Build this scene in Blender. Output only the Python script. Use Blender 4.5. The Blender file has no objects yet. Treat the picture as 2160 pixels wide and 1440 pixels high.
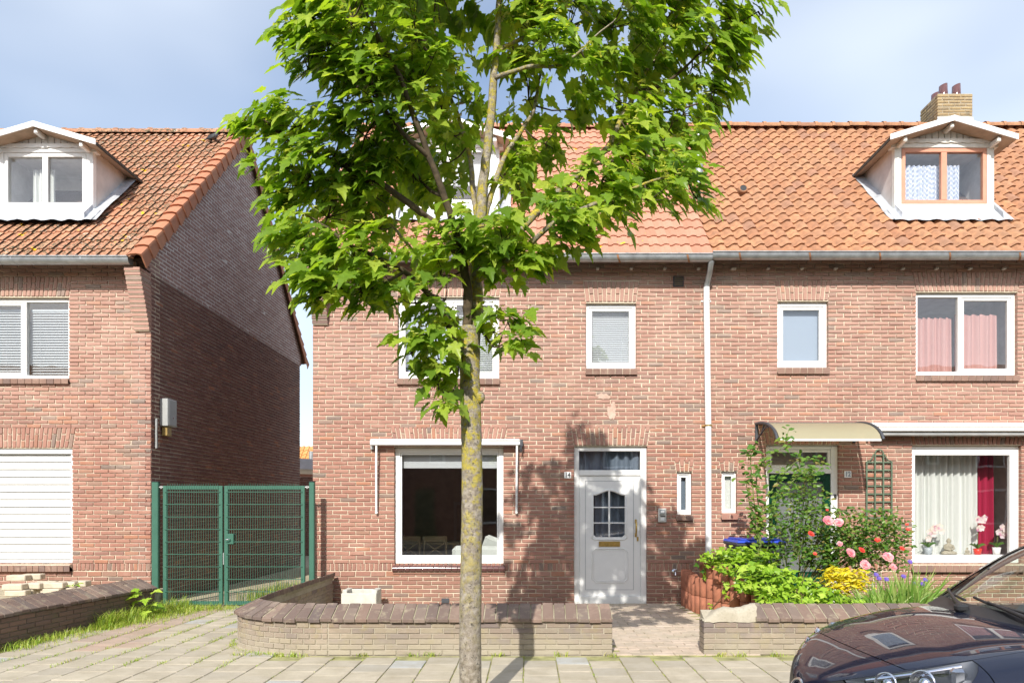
import bpy, math, random
import numpy as np
from mathutils import Vector, Matrix, Quaternion
R = random.Random(7)
rad = math.radians
scene = bpy.context.scene
C = scene.collection

# ---------------------------------------------------------------- camera
FL, CX, CY, H, F = 1500.0, 1115.0, 1070.0, 1.42, 10.6      # focal length and principal point in photo pixels, eye height, facade distance
cam = bpy.data.cameras.new("camera")
cam.sensor_width = 36.0
cam.lens = FL / 2160.0 * 36.0
cam.shift_x = -(CX - 1080.0) / 2160.0
cam.shift_y = (CY - 720.0) / 2160.0
cam.clip_end = 3000.0
cam_o = bpy.data.objects.new("camera", cam)
cam_o.location = (0, 0, H)
cam_o.rotation_euler = (rad(90), 0, 0)
C.objects.link(cam_o)
scene.camera = cam_o

# ---------------------------------------------------------------- world, sun, exposure
SUN_DIR = Vector((0.19, 1.0, -0.77)).normalized()
SUN_ELEV = math.asin(-SUN_DIR.z)
world = bpy.data.worlds.new("World")
scene.world = world
world.use_nodes = True
wt = world.node_tree
for n in list(wt.nodes):
    wt.nodes.remove(n)
w_out = wt.nodes.new("ShaderNodeOutputWorld")
w_bg = wt.nodes.new("ShaderNodeBackground")
w_sky = wt.nodes.new("ShaderNodeTexSky")
w_sky.sky_type = 'NISHITA'
w_sky.sun_disc = False
w_sky.sun_elevation = SUN_ELEV
w_sky.sun_rotation = math.atan2(-SUN_DIR.x, -SUN_DIR.y)
w_sky.air_density = 1.0
w_sky.dust_density = 1.6
w_sky.ozone_density = 1.2
w_tc = wt.nodes.new("ShaderNodeTexCoord")
w_map = wt.nodes.new("ShaderNodeMapping")
w_map.inputs['Scale'].default_value = (1.0, 1.0, 2.6)
w_map.inputs['Location'].default_value = (3.1, 0.0, 0.35)
w_n = wt.nodes.new("ShaderNodeTexNoise")
w_n.inputs['Scale'].default_value = 1.25
w_n.inputs['Detail'].default_value = 3.5
w_n.inputs['Roughness'].default_value = 0.45
w_n.inputs['Distortion'].default_value = 0.15
w_r = wt.nodes.new("ShaderNodeMapRange")
w_r.inputs['From Min'].default_value = 0.40
w_r.inputs['From Max'].default_value = 0.74
w_r.inputs['To Min'].default_value = 0.10
w_r.inputs['To Max'].default_value = 0.75
w_mix = wt.nodes.new("ShaderNodeMix")
w_mix.data_type = 'RGBA'
w_mix.inputs['B'].default_value = (5.6, 6.0, 6.5, 1)
wt.links.new(w_tc.outputs['Generated'], w_map.inputs['Vector'])
wt.links.new(w_map.outputs['Vector'], w_n.inputs['Vector'])
wt.links.new(w_n.outputs['Fac'], w_r.inputs['Value'])
wt.links.new(w_r.outputs['Result'], w_mix.inputs['Factor'])
wt.links.new(w_sky.outputs['Color'], w_mix.inputs['A'])
wt.links.new(w_mix.outputs['Result'], w_bg.inputs['Color'])
w_bg.inputs['Strength'].default_value = 0.15
wt.links.new(w_bg.outputs['Background'], w_out.inputs['Surface'])

sun = bpy.data.lights.new("sun", 'SUN')
sun.energy = 4.0
sun.angle = rad(0.53)
sun.color = (1.0, 0.955, 0.88)
sun_o = bpy.data.objects.new("sun", sun)
sun_o.rotation_euler = SUN_DIR.to_track_quat('-Z', 'Y').to_euler()
sun_o.location = (-4, -20, 18)
C.objects.link(sun_o)

scene.view_settings.view_transform = 'Standard'
scene.view_settings.look = 'None'
scene.view_settings.exposure = 0.5
scene.view_settings.gamma = 1.0
scene.view_settings.use_curve_mapping = False
scene.render.engine = 'CYCLES'
scene.cycles.max_bounces = 8
scene.cycles.transparent_max_bounces = 16
scene.cycles.use_denoising = True
scene.cycles.caustics_reflective = False
scene.cycles.caustics_refractive = False

# ---------------------------------------------------------------- helpers
def PX(x, Y): return (x - CX) * Y / FL
def PZ(y, Y): return H - (y - CY) * Y / FL
def P(x, y, Y): return Vector((PX(x, Y), Y, PZ(y, Y)))
def FX(x): return PX(x, F)
def FZ(y): return PZ(y, F)

WO = {}
def link(o, parent=None, world=None):
    """link o with its origin at world (default 0) under parent, whose own origin is known in WO"""
    C.objects.link(o)
    w = Vector(world) if world is not None else Vector((0, 0, 0))
    if parent is not None:
        o.parent = parent
        o.location = w - WO[parent.name]
    else:
        o.location = w
    WO[o.name] = w
    return o

def tag(o, label=None, cat=None, group=None, kind=None):
    if label: o['label'] = label
    if cat: o['category'] = cat
    if group: o['group'] = group
    if kind: o['kind'] = kind
    return o

def thing(name, label, cat, loc=(0, 0, 0), group=None):
    o = bpy.data.objects.new(name, None)
    o.empty_display_size = 0.1
    link(o, None, loc)
    return tag(o, label, cat, group)

class MB:
    def __init__(s):
        s.v = []; s.f = []; s.sm = []
    def add(s, vs, fs, smooth=False):
        n = len(s.v)
        s.v.extend([tuple(v) for v in vs])
        s.f.extend([tuple(i + n for i in f) for f in fs])
        s.sm.extend([smooth] * len(fs))
        return s
    def box(s, x0, x1, y0, y1, z0, z1):
        return s.add([(x0, y0, z0), (x1, y0, z0), (x1, y1, z0), (x0, y1, z0), (x0, y0, z1), (x1, y0, z1), (x1, y1, z1), (x0, y1, z1)],
                     [(0, 3, 2, 1), (4, 5, 6, 7), (0, 1, 5, 4), (1, 2, 6, 5), (2, 3, 7, 6), (3, 0, 4, 7)])
    def cbox(s, x0, x1, y0, y1, z0, z1, c=0.006):
        """box with all edges chamfered"""
        vs = []; idx = {}
        def vid(p):
            if p not in idx:
                idx[p] = len(vs); vs.append(p)
            return idx[p]
        lo = (x0, y0, z0); hi = (x1, y1, z1)
        def cv(sx, sy, sz, ax):
            p = []
            for k, sg in enumerate((sx, sy, sz)):
                base = hi[k] if sg else lo[k]
                if k != ax: base += (-c if sg else c)
                p.append(base)
            return vid(tuple(p))
        fs = []
        for ax in range(3):
            for sg in (0, 1):
                o = [k for k in range(3) if k != ax]
                q = []
                for a, b in ((0, 0), (1, 0), (1, 1), (0, 1)):
                    t = [0, 0, 0]; t[ax] = sg; t[o[0]] = a; t[o[1]] = b
                    q.append(cv(*t, ax))
                flip = (sg == 0) ^ (ax == 1)
                fs.append(tuple(reversed(q)) if flip else tuple(q))
        for ax in range(3):          # edges parallel to ax
            o = [k for k in range(3) if k != ax]
            for a in (0, 1):
                for b in (0, 1):
                    t0 = [0, 0, 0]; t1 = [0, 0, 0]
                    t0[o[0]] = t1[o[0]] = a; t0[o[1]] = t1[o[1]] = b
                    t0[ax] = 0; t1[ax] = 1
                    fs.append((cv(*t0, o[0]), cv(*t0, o[1]), cv(*t1, o[1]), cv(*t1, o[0])))
        for sx in (0, 1):
            for sy in (0, 1):
                for sz in (0, 1):
                    fs.append((cv(sx, sy, sz, 0), cv(sx, sy, sz, 1), cv(sx, sy, sz, 2)))
        return s.add(vs, fs)
    def quad(s, a, b, c, d):
        return s.add([a, b, c, d], [(0, 1, 2, 3)])
    def ring(s, x0, x1, z0, z1, w, y0, y1, wt_=None, wb=None):
        """rectangular frame in the XZ plane made of four butted members"""
        wt_ = w if wt_ is None else wt_
        wb = w if wb is None else wb
        s.cbox(x0, x0 + w, y0, y1, z0, z1, 0.004)
        s.cbox(x1 - w, x1, y0, y1, z0, z1, 0.004)
        s.cbox(x0 + w, x1 - w, y0 + 0.001, y1 - 0.001, z1 - wt_, z1, 0.004)
        s.cbox(x0 + w, x1 - w, y0 + 0.001, y1 - 0.001, z0, z0 + wb, 0.004)
        return s
    def tube(s, pts, rads, n=8, cap=True, smooth=True):
        pts = [Vector(p) for p in pts]
        if not hasattr(rads, '__len__'): rads = [rads] * len(pts)
        vs = []; fs = []
        up = None
        for i, p in enumerate(pts):
            d = (pts[min(i + 1, len(pts) - 1)] - pts[max(i - 1, 0)])
            if d.length < 1e-9: d = Vector((0, 0, 1))
            d.normalize()
            if up is None:
                a = Vector((0, 0, 1)) if abs(d.z) < 0.9 else Vector((1, 0, 0))
                up = a - d * a.dot(d)
            else:
                up = up - d * up.dot(d)
            if up.length < 1e-6: up = d.orthogonal()
            up.normalize()
            r2 = d.cross(up)
            for k in range(n):
                an = 2 * math.pi * k / n
                vs.append(p + (up * math.cos(an) + r2 * math.sin(an)) * rads[i])
        for i in range(len(pts) - 1):
            for k in range(n):
                a = i * n + k; b = i * n + (k + 1) % n
                fs.append((a, b, b + n, a + n))
        s.add(vs, fs, smooth)
        if cap:
            s.add(vs[:n], [tuple(range(n - 1, -1, -1))]); s.add(vs[-n:], [tuple(range(n))])
        return s
    def lathe(s, prof, cx, cy, n=16, smooth=True):
        """prof: list of (r, z)"""
        vs = []; fs = []
        for r, z in prof:
            for k in range(n):
                a = 2 * math.pi * k / n
                vs.append((cx + r * math.cos(a), cy + r * math.sin(a), z))
        for i in range(len(prof) - 1):
            for k in range(n):
                a = i * n + k; b = i * n + (k + 1) % n
                fs.append((a, b, b + n, a + n))
        return s.add(vs, fs, smooth)
    def grid(s, rows, smooth=True, closed=False):
        """rows: list of equal-length point lists"""
        m = len(rows[0]); vs = [p for r in rows for p in r]; fs = []
        for i in range(len(rows) - 1):
            for k in range(m if closed else m - 1):
                k2 = (k + 1) % m
                fs.append((i * m + k, i * m + k2, (i + 1) * m + k2, (i + 1) * m + k))
        return s.add(vs, fs, smooth)
    def extrude_xz(s, poly, y0, y1):
        """prism from an XZ outline (counter-clockwise seen from -Y)"""
        n = len(poly)
        vs = [(x, y0, z) for x, z in poly] + [(x, y1, z) for x, z in poly]
        fs = [tuple(range(n)), tuple(range(2 * n - 1, n - 1, -1))]
        for i in range(n):
            j = (i + 1) % n
            fs.append((i, i + n, j + n, j))
        return s.add(vs, fs)
    def mesh(s, name, mat):
        me = bpy.data.meshes.new(name)
        me.from_pydata(s.v, [], s.f)
        if any(s.sm):
            me.polygons.foreach_set('use_smooth', s.sm)
        for m in (mat if isinstance(mat, (list, tuple)) else [mat]):
            me.materials.append(m)
        me.update()
        return me
    def build(s, name, mat, parent=None, kind=None, label=None):
        o = bpy.data.objects.new(name, s.mesh(name, mat))
        link(o, parent)
        return tag(o, label=label, kind=kind)

def inst(name, me, M, parent):
    """one piece that shares its mesh; M is its world matrix"""
    o = bpy.data.objects.new(name, me)
    C.objects.link(o)
    o.parent = parent
    o.matrix_basis = Matrix.Translation(-WO[parent.name]) @ M
    return o
# ---------------------------------------------------------------- materials
class NT:
    def __init__(s, name):
        s.m = bpy.data.materials.new(name); s.m.use_nodes = True
        s.t = s.m.node_tree
        for n in list(s.t.nodes): s.t.nodes.remove(n)
        s.out = s.n('OutputMaterial')
    def n(s, ty, **kw):
        nd = s.t.nodes.new('ShaderNode' + ty)
        for k, v in kw.items(): setattr(nd, k, v)
        return nd
    def l(s, a, b): s.t.links.new(a, b)
    def setv(s, sock, v):
        if hasattr(v, 'is_output') or isinstance(v, bpy.types.NodeSocket): s.l(v, sock)
        else:
            if isinstance(v, tuple) and len(v) == 3: v = v + (1,)
            sock.default_value = v
    def math(s, op, a, b=0.0):
        nd = s.n('Math', operation=op); s.setv(nd.inputs[0], a); s.setv(nd.inputs[1], b); return nd.outputs[0]
    def mix(s, f, a, b, mode='MIX'):
        nd = s.n('Mix', data_type='RGBA', blend_type=mode)
        s.setv(nd.inputs['Factor'], f); s.setv(nd.inputs[6], a); s.setv(nd.inputs[7], b); return nd.outputs[2]
    def pos(s): return s.n('NewGeometry').outputs['Position']
    def noise(s, scale, detail=3.0, rough=0.55, vec=None, dist=0.0):
        nd = s.n('TexNoise'); nd.inputs['Scale'].default_value = scale; nd.inputs['Detail'].default_value = detail
        nd.inputs['Roughness'].default_value = rough; nd.inputs['Distortion'].default_value = dist
        s.l(vec if vec is not None else s.pos(), nd.inputs['Vector']); return nd.outputs['Fac']
    def rng(s, v, a, b, c=0.0, d=1.0):
        nd = s.n('MapRange'); s.setv(nd.inputs['Value'], v)
        for k, x in zip(('From Min', 'From Max', 'To Min', 'To Max'), (a, b, c, d)): nd.inputs[k].default_value = x
        return nd.outputs['Result']
    def ramp(s, f, stops, interp='LINEAR'):
        nd = s.n('ValToRGB'); cr = nd.color_ramp; cr.interpolation = interp
        while len(cr.elements) < len(stops): cr.elements.new(0.5)
        for e, (p, c) in zip(cr.elements, stops): e.position = p; e.color = tuple(c) + (1,)
        s.l(f, nd.inputs['Fac']); return nd.outputs['Color']
    def rnd(s):
        a = s.n('ObjectInfo').outputs['Random']; b = s.n('NewGeometry').outputs['Random Per Island']
        return s.math('FRACT', s.math('ADD', a, b))
    def bump(s, h, strength=0.3, dist=0.01):
        nd = s.n('Bump'); nd.inputs['Strength'].default_value = strength; nd.inputs['Distance'].default_value = dist
        s.l(h, nd.inputs['Height']); return nd.outputs['Normal']
    def bsdf(s, col, rough=0.6, metal=0.0, spec=0.4, normal=None, coat=0.0, alpha=None, sheen=0.0):
        b = s.n('BsdfPrincipled')
        s.setv(b.inputs['Base Color'], col); s.setv(b.inputs['Roughness'], rough); s.setv(b.inputs['Metallic'], metal)
        b.inputs['Specular IOR Level'].default_value = spec
        if normal is not None: s.l(normal, b.inputs['Normal'])
        if coat: b.inputs['Coat Weight'].default_value = coat; b.inputs['Coat Roughness'].default_value = 0.02
        return b.outputs[0]
    def done(s, sh): s.l(sh, s.out.inputs['Surface']); return s.m

def m_plain(name, col, rough=0.5, metal=0.0, spec=0.4, var=0.12, vs=6.0, bump=0.0, bs=60.0, coat=0.0):
    t = NT(name)
    n = t.noise(vs, 4.0)
    c = t.mix(t.rng(n, 0.3, 0.7, 0, 1), tuple(x * (1 - var) for x in col), tuple(min(1, x * (1 + var)) for x in col))
    nb = t.bump(t.noise(bs, 3.0), bump, 0.004) if bump else None
    return t.done(t.bsdf(c, rough, metal, spec, nb, coat))

def m_brick(name, stops, stain=None, pale=None, rough=0.88, grime=0.25, z_dirt=None, wash=0.0):
    t = NT(name)
    c = t.ramp(t.rnd(), stops)
    n1 = t.noise(0.8, 5.0, 0.6)
    n2 = t.noise(22.0, 4.0, 0.65)
    c = t.mix(t.rng(n2, 0.25, 0.75, 0.0, 0.5), c, t.mix(0.5, c, (0.13, 0.06, 0.05)))
    if grime: c = t.mix(t.rng(n1, 0.5, 0.75, 0.0, grime), c, (0.12, 0.07, 0.055))
    if pale: c = t.mix(t.rng(t.noise(2.3, 5.0, 0.62, dist=0.6), 0.55, 0.74, 0.0, pale), c, (0.62, 0.47, 0.37))
    if wash:
        sp_ = t.n('SeparateXYZ'); t.l(t.pos(), sp_.inputs[0])
        c = t.mix(t.math('MULTIPLY', t.rng(sp_.outputs['Z'], 2.2, 3.6, 0.12, 1.0), t.rng(t.noise(3.0, 4.0), 0.3, 0.7, wash * 0.5, wash)), c, (0.58, 0.42, 0.345))
    if stain: c = t.mix(t.rng(t.noise(stain[0], 5.0, 0.65), stain[2], stain[3], 0.0, stain[4]), c, stain[1])
    if z_dirt:
        sep = t.n('SeparateXYZ'); t.l(t.pos(), sep.inputs[0])
        f = t.math('MULTIPLY', t.rng(sep.outputs['Z'], z_dirt[0], z_dirt[1], z_dirt[2], 0.0), t.rng(t.noise(2.0, 4.0), 0.3, 0.6, 0.35, 1.0))
        c = t.mix(f, c, z_dirt[3])
    nb = t.bump(t.noise(70.0, 4.0, 0.7), 0.55, 0.006)
    return t.done(t.bsdf(c, rough, 0, 0.25, nb))

M = {}
SP = (0.115, 0.078, 0.06)
M['brick'] = m_brick('brick_red', [(0.0, (0.40, 0.20, 0.15)), (0.15, (0.33, 0.16, 0.122)), (0.35, (0.43, 0.23, 0.172)), (0.55, (0.36, 0.172, 0.128)), (0.72, (0.41, 0.205, 0.152)), (0.84, (0.28, 0.15, 0.12)), (0.90, (0.46, 0.205, 0.122)), (0.95, (0.30, 0.20, 0.155)), (1.0, (0.19, 0.155, 0.135))],
                   pale=0.30, grime=0.15, wash=0.42, z_dirt=(0.25, 0.75, 0.5, (0.22, 0.14, 0.105)))
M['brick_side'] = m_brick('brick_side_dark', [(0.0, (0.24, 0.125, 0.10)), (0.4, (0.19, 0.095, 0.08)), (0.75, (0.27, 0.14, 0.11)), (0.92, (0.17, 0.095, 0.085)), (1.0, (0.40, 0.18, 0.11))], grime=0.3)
M['brick_gable'] = m_brick('brick_gable_purple', [(0.0, (0.40, 0.25, 0.22)), (0.5, (0.34, 0.21, 0.185)), (1.0, (0.44, 0.275, 0.235))], grime=0.1)
M['brick_plinth'] = m_brick('brick_sill_brown', [(0.0, (0.24, 0.15, 0.115)), (0.5, (0.31, 0.20, 0.155)), (1.0, (0.20, 0.14, 0.12))], pale=0.35)
M['coping'] = m_brick('coping_brown', [(0.0, (0.205, 0.15, 0.12)), (0.35, (0.15, 0.118, 0.102)), (0.6, (0.245, 0.172, 0.133)), (0.85, (0.21, 0.168, 0.138)), (1.0, (0.135, 0.11, 0.10))],
                      stain=(9.0, (0.45, 0.40, 0.27), 0.55, 0.72, 0.5), pale=0.25)
M['low_brick'] = m_brick('low_wall_brick', [(0.0, (0.32, 0.265, 0.205)), (0.4, (0.27, 0.215, 0.175)), (0.7, (0.35, 0.30, 0.215)), (0.9, (0.21, 0.175, 0.16)), (1.0, (0.23, 0.19, 0.165))],
                         stain=(7.0, (0.30, 0.25, 0.125), 0.50, 0.70, 0.75), pale=0.35, z_dirt=(0.02, 0.26, 1.0, (0.39, 0.345, 0.265)))
M['low_brick_dark'] = m_brick('low_wall_brick_dark', [(0.0, (0.22, 0.15, 0.12)), (0.5, (0.17, 0.125, 0.10)), (1.0, (0.26, 0.17, 0.13))], stain=(4.0, (0.15, 0.15, 0.07), 0.5, 0.7, 0.6))  # darker brown brick tones with olive staining, for one wall
M['chim_brick'] = m_brick('chimney_yellow_brick', [(0.0, (0.46, 0.36, 0.19)), (0.5, (0.38, 0.29, 0.16)), (0.85, (0.50, 0.41, 0.25)), (1.0, (0.23, 0.19, 0.13))], stain=(7.0, (0.12, 0.11, 0.085), 0.52, 0.7, 0.7))

def m_mortar(name, a, b):
    t = NT(name)
    c = t.mix(t.rng(t.noise(3.0, 6.0, 0.7), 0.35, 0.68), a, b)
    c = t.mix(t.rng(t.noise(45.0, 3.0), 0.5, 0.8, 0, 0.4), c, tuple(x * 0.55 for x in a))
    return t.done(t.bsdf(c, 0.95, 0, 0.1, t.bump(t.noise(120.0, 3.0), 0.5, 0.004)))
M['mortar'] = m_mortar('mortar_sand', (0.56, 0.47, 0.36), (0.74, 0.65, 0.51))
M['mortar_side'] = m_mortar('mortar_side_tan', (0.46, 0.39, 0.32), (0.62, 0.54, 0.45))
M['mortar_gable'] = m_mortar('mortar_gable_grey', (0.62, 0.56, 0.53), (0.74, 0.68, 0.64))
M['mortar_low'] = m_mortar('mortar_low_wall', (0.34, 0.30, 0.225), (0.47, 0.43, 0.345))
M['mortar_dark'] = m_mortar('mortar_dark', (0.17, 0.155, 0.115), (0.25, 0.225, 0.17))  # darker mortar to go with the darker low wall bricks

def m_tile(name, stops, moss=0.0, lichen=0.0, dark=0.35):
    t = NT(name)
    c = t.ramp(t.rnd(), stops)
    c = t.mix(t.rng(t.noise(11.0, 5.0, 0.68), 0.34, 0.64, 0.0, dark), c, (0.24, 0.125, 0.075))
    c = t.mix(t.rng(t.noise(0.5, 3.0), 0.5, 0.7, 0.0, 0.3), c, (0.30, 0.20, 0.13))
    if moss:
        f = t.math('MULTIPLY', t.rng(t.noise(26.0, 4.0, 0.72), 0.46, 0.56), t.rng(t.noise(1.4, 4.0), 0.33, 0.52, 0.0, moss))
        c = t.mix(f, c, (0.115, 0.095, 0.055))
        f = t.math('MULTIPLY', t.rng(t.noise(18.0, 4.0, 0.7), 0.57, 0.64), t.rng(t.noise(1.1, 2.0), 0.45, 0.6, 0.0, moss * 0.9))
        c = t.mix(f, c, (0.52, 0.47, 0.40))
    if lichen:
        f = t.rng(t.noise(5.5, 3.0, 0.5), 0.715 - lichen, 0.735 - lichen)
        c = t.mix(f, c, (0.80, 0.46, 0.02))
    return t.done(t.bsdf(c, 0.82, 0, 0.3, t.bump(t.noise(55.0, 4.0, 0.7), 0.4, 0.006)))
M['tile_orange'] = m_tile('roof_tile_orange', [(0.0, (0.47, 0.225, 0.115)), (0.3, (0.52, 0.265, 0.14)), (0.55, (0.43, 0.20, 0.105)), (0.8, (0.55, 0.29, 0.145)), (0.93, (0.41, 0.21, 0.13)), (1.0, (0.37, 0.205, 0.135))], dark=0.75)
M['tile_pink'] = m_tile('roof_tile_salmon', [(0.0, (0.50, 0.235, 0.155)), (0.5, (0.55, 0.28, 0.19)), (1.0, (0.46, 0.21, 0.135))], dark=0.22, lichen=0.012)
M['tile_mossy'] = m_tile('roof_tile_mossy', [(0.0, (0.52, 0.235, 0.135)), (0.4, (0.58, 0.285, 0.165)), (0.75, (0.48, 0.21, 0.125)), (1.0, (0.60, 0.33, 0.20))], moss=1.0, lichen=0.018, dark=0.35)
M['tile_verge'] = m_tile('verge_tile', [(0.0, (0.50, 0.20, 0.11)), (0.5, (0.55, 0.24, 0.135)), (1.0, (0.46, 0.18, 0.10))], dark=0.3, lichen=0.0)
M['tile_far'] = m_tile('roof_tile_far', [(0.0, (0.75, 0.36, 0.11)), (1.0, (0.66, 0.30, 0.09))])

M['white'] = m_plain('white_paint', (0.80, 0.80, 0.78), 0.35, spec=0.5, var=0.03)
M['white_old'] = m_plain('white_paint_weathered', (0.75, 0.74, 0.68), 0.55, var=0.08, vs=14.0, bump=0.3)
M['cheek'] = m_plain('dormer_cheek_board', (0.62, 0.57, 0.53), 0.7, var=0.12, vs=5.0)
M['salmon_wood'] = m_plain('salmon_window_paint', (0.62, 0.30, 0.20), 0.5, var=0.08)
M['lead'] = m_plain('lead_flashing', (0.50, 0.52, 0.55), 0.55, metal=0.25, var=0.25, vs=8.0, bump=0.4, bs=14.0)
M['zinc'] = m_plain('zinc_gutter', (0.37, 0.39, 0.40), 0.42, metal=0.6, var=0.22, vs=9.0)
M['rust'] = m_plain('rusty_strap', (0.27, 0.13, 0.065), 0.8, var=0.4, vs=40.0)
M['black'] = m_plain('black_plastic', (0.025, 0.026, 0.028), 0.45)
M['dark_grey'] = m_plain('dark_grey_plastic', (0.06, 0.065, 0.075), 0.5)
M['grey_metal'] = m_plain('grey_metal', (0.45, 0.46, 0.45), 0.4, metal=0.4)
M['green_gate'] = m_plain('green_gate_paint', (0.045, 0.135, 0.095), 0.45, var=0.08)
M['green_door'] = m_plain('green_door_paint', (0.004, 0.05, 0.024), 0.25, spec=0.5)
M['green_trellis'] = m_plain('green_trellis_wood', (0.105, 0.15, 0.10), 0.65, var=0.15)
M['brass'] = m_plain('brass', (0.58, 0.40, 0.13), 0.35, metal=0.9, var=0.2, vs=20.0)
M['chrome'] = m_plain('chrome', (0.8, 0.8, 0.82), 0.08, metal=1.0, var=0.02)
M['glazed_sill'] = m_plain('glazed_brown_tile', (0.12, 0.055, 0.052), 0.12, spec=0.6, var=0.15)
M['concrete'] = m_plain('pale_concrete', (0.54, 0.53, 0.47), 0.9, var=0.16, vs=9.0, bump=0.5, bs=90.0)
M['conc_paver'] = m_plain('loose_paver_concrete', (0.55, 0.48, 0.37), 0.9, var=0.15, vs=10.0, bump=0.5, bs=90.0)
M['terracotta_conc'] = m_plain('red_palisade_concrete', (0.37, 0.145, 0.085), 0.9, var=0.2, vs=12.0, bump=0.6, bs=110.0)
M['blue_lid'] = m_plain('blue_lid_plastic', (0.03, 0.075, 0.52), 0.4)
M['room'] = m_plain('room_wall', (0.72, 0.66, 0.58), 0.9)
M['room_pale'] = m_plain('room_wall_pale', (0.82, 0.83, 0.82), 0.9)
M['wood_floor'] = m_plain('wood_floor', (0.25, 0.16, 0.09), 0.5)
M['cream'] = m_plain('cream_furniture', (0.66, 0.60, 0.40), 0.5)
M['sofa'] = m_plain('pale_sofa_fabric', (0.52, 0.56, 0.53), 0.9)
M['fabric_white'] = m_plain('white_curtain', (0.78, 0.80, 0.77), 0.9, var=0.04)
M['stone'] = m_plain('grey_stone_figure', (0.36, 0.33, 0.25), 0.9, var=0.25, vs=30.0)
M['red_pot'] = m_plain('red_pot', (0.72, 0.05, 0.03), 0.3)
M['soil'] = m_plain('soil', (0.075, 0.055, 0.04), 0.95, var=0.3, vs=20.0, bump=0.6)
M['asphalt'] = m_plain('asphalt', (0.06, 0.06, 0.062), 0.9, var=0.25, vs=30.0, bump=0.5, bs=200.0)
M['kerb'] = m_plain('kerb_concrete', (0.36, 0.35, 0.33), 0.9, var=0.15, bump=0.4)
M['pigeon'] = m_plain('grey_feathers', (0.085, 0.09, 0.105), 0.7, var=0.3, vs=25.0)
M['beak'] = m_plain('dark_beak', (0.05, 0.045, 0.045), 0.5)

def m_fabric(name, col, trans=0.35):
    t = NT(name)
    d = t.bsdf(col, 0.95, 0, 0.1)
    tr = t.n('BsdfTranslucent'); t.setv(tr.inputs['Color'], col)
    mx = t.n('MixShader'); mx.inputs[0].default_value = trans
    t.l(d, mx.inputs[1]); t.l(tr.outputs[0], mx.inputs[2]); return t.done(mx.outputs[0])
M['curtain'] = m_fabric('pale_curtain', (0.70, 0.73, 0.70), 0.12)
M['curtain_pink'] = m_fabric('pink_curtain', (0.60, 0.36, 0.33), 0.2)
M['curtain_red'] = m_fabric('dark_red_curtain', (0.38, 0.025, 0.07), 0.1)
M['curtain_dark'] = m_fabric('blue_grey_curtain', (0.16, 0.20, 0.25), 0.1)
M['blind'] = m_fabric('white_blind', (0.58, 0.62, 0.64), 0.2)
M['frost_blue'] = m_fabric('pale_blue_blind', (0.36, 0.44, 0.54), 0.2)
def m_pattern():
    t = NT('patterned_curtain')
    ck = t.n('TexChecker'); ck.inputs['Scale'].default_value = 26.0
    t.l(t.pos(), ck.inputs['Vector'])
    c = t.mix(t.math('MULTIPLY', ck.outputs['Fac'], t.rng(t.noise(30.0), 0.3, 0.6)), (0.36, 0.43, 0.56), (0.80, 0.83, 0.86))
    return t.done(t.bsdf(c, 0.95, 0, 0.1))
M['curtain_pattern'] = m_pattern()

def m_glass(name, refl=1.0, tint=(1, 1, 1), rough=0.0, ior=1.52, frost=0.0):
    t = NT(name)
    tr = t.n('BsdfTransparent'); t.setv(tr.inputs['Color'], tint)
    gl = t.n('BsdfGlossy'); gl.inputs['Roughness'].default_value = rough; t.setv(gl.inputs['Color'], (1, 1, 1))
    nb = t.bump(t.noise(1.3, 2.0), 0.035, 0.05); t.l(nb, gl.inputs['Normal'])
    lw_ = t.n('LayerWeight'); lw_.inputs['Blend'].default_value = 0.5
    f = t.math('ADD', 0.04, t.math('MULTIPLY', 0.96, t.math('POWER', lw_.outputs['Facing'], 5.0)))
    f = t.math('MULTIPLY', f, refl); f = t.math('MINIMUM', f, 1.0)
    base = tr.outputs[0]
    if frost:
        d = t.bsdf(tint, 0.5, 0, 0.3); tl = t.n('BsdfTranslucent'); t.setv(tl.inputs['Color'], tint)
        a = t.n('MixShader'); a.inputs[0].default_value = 0.5; t.l(d, a.inputs[1]); t.l(tl.outputs[0], a.inputs[2])
        b = t.n('MixShader'); b.inputs[0].default_value = frost; t.l(tr.outputs[0], b.inputs[1]); t.l(a.outputs[0], b.inputs[2]); base = b.outputs[0]
    mx = t.n('MixShader'); t.l(f, mx.inputs[0]); t.l(base, mx.inputs[1]); t.l(gl.outputs[0], mx.inputs[2])
    return t.done(mx.outputs[0])
M['glass'] = m_glass('window_glass', 1.7)
M['glass_car'] = m_glass('car_glass', 0.75, (0.80, 0.90, 0.87))
M['glass_frost'] = m_glass('frosted_glass', 1.5, (0.40, 0.42, 0.42), 0.15, frost=0.75)
M['glass_lamp'] = m_glass('lamp_glass', 1.3, (0.96, 0.97, 1.0))
M['canopy_sheet'] = m_glass('canopy_polycarbonate', 0.35, (0.60, 0.555, 0.37), 0.3, frost=0.93)

def m_leaf(name, stops, trans=0.45, gloss=0.35, back=None):
    t = NT(name)
    c = t.ramp(t.rnd(), stops)
    c = t.mix(t.rng(t.noise(35.0, 2.0), 0.4, 0.7, 0, 0.25), c, tuple(x * 0.6 for x in stops[0][1]))
    d = t.bsdf(c, gloss, 0, 0.4)
    tr = t.n('BsdfTranslucent')
    ct = t.mix(1.0, c, (1.25, 1.25, 0.45), 'MULTIPLY'); t.l(ct, tr.inputs['Color'])
    mx = t.n('MixShader'); mx.inputs[0].default_value = trans
    t.l(d, mx.inputs[1]); t.l(tr.outputs[0], mx.inputs[2]); return t.done(mx.outputs[0])
M['leaf'] = m_leaf('maple_leaf', [(0.0, (0.15, 0.27, 0.03)), (0.4, (0.25, 0.40, 0.042)), (0.75, (0.36, 0.50, 0.055)), (1.0, (0.50, 0.61, 0.09))], 0.54)
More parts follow.
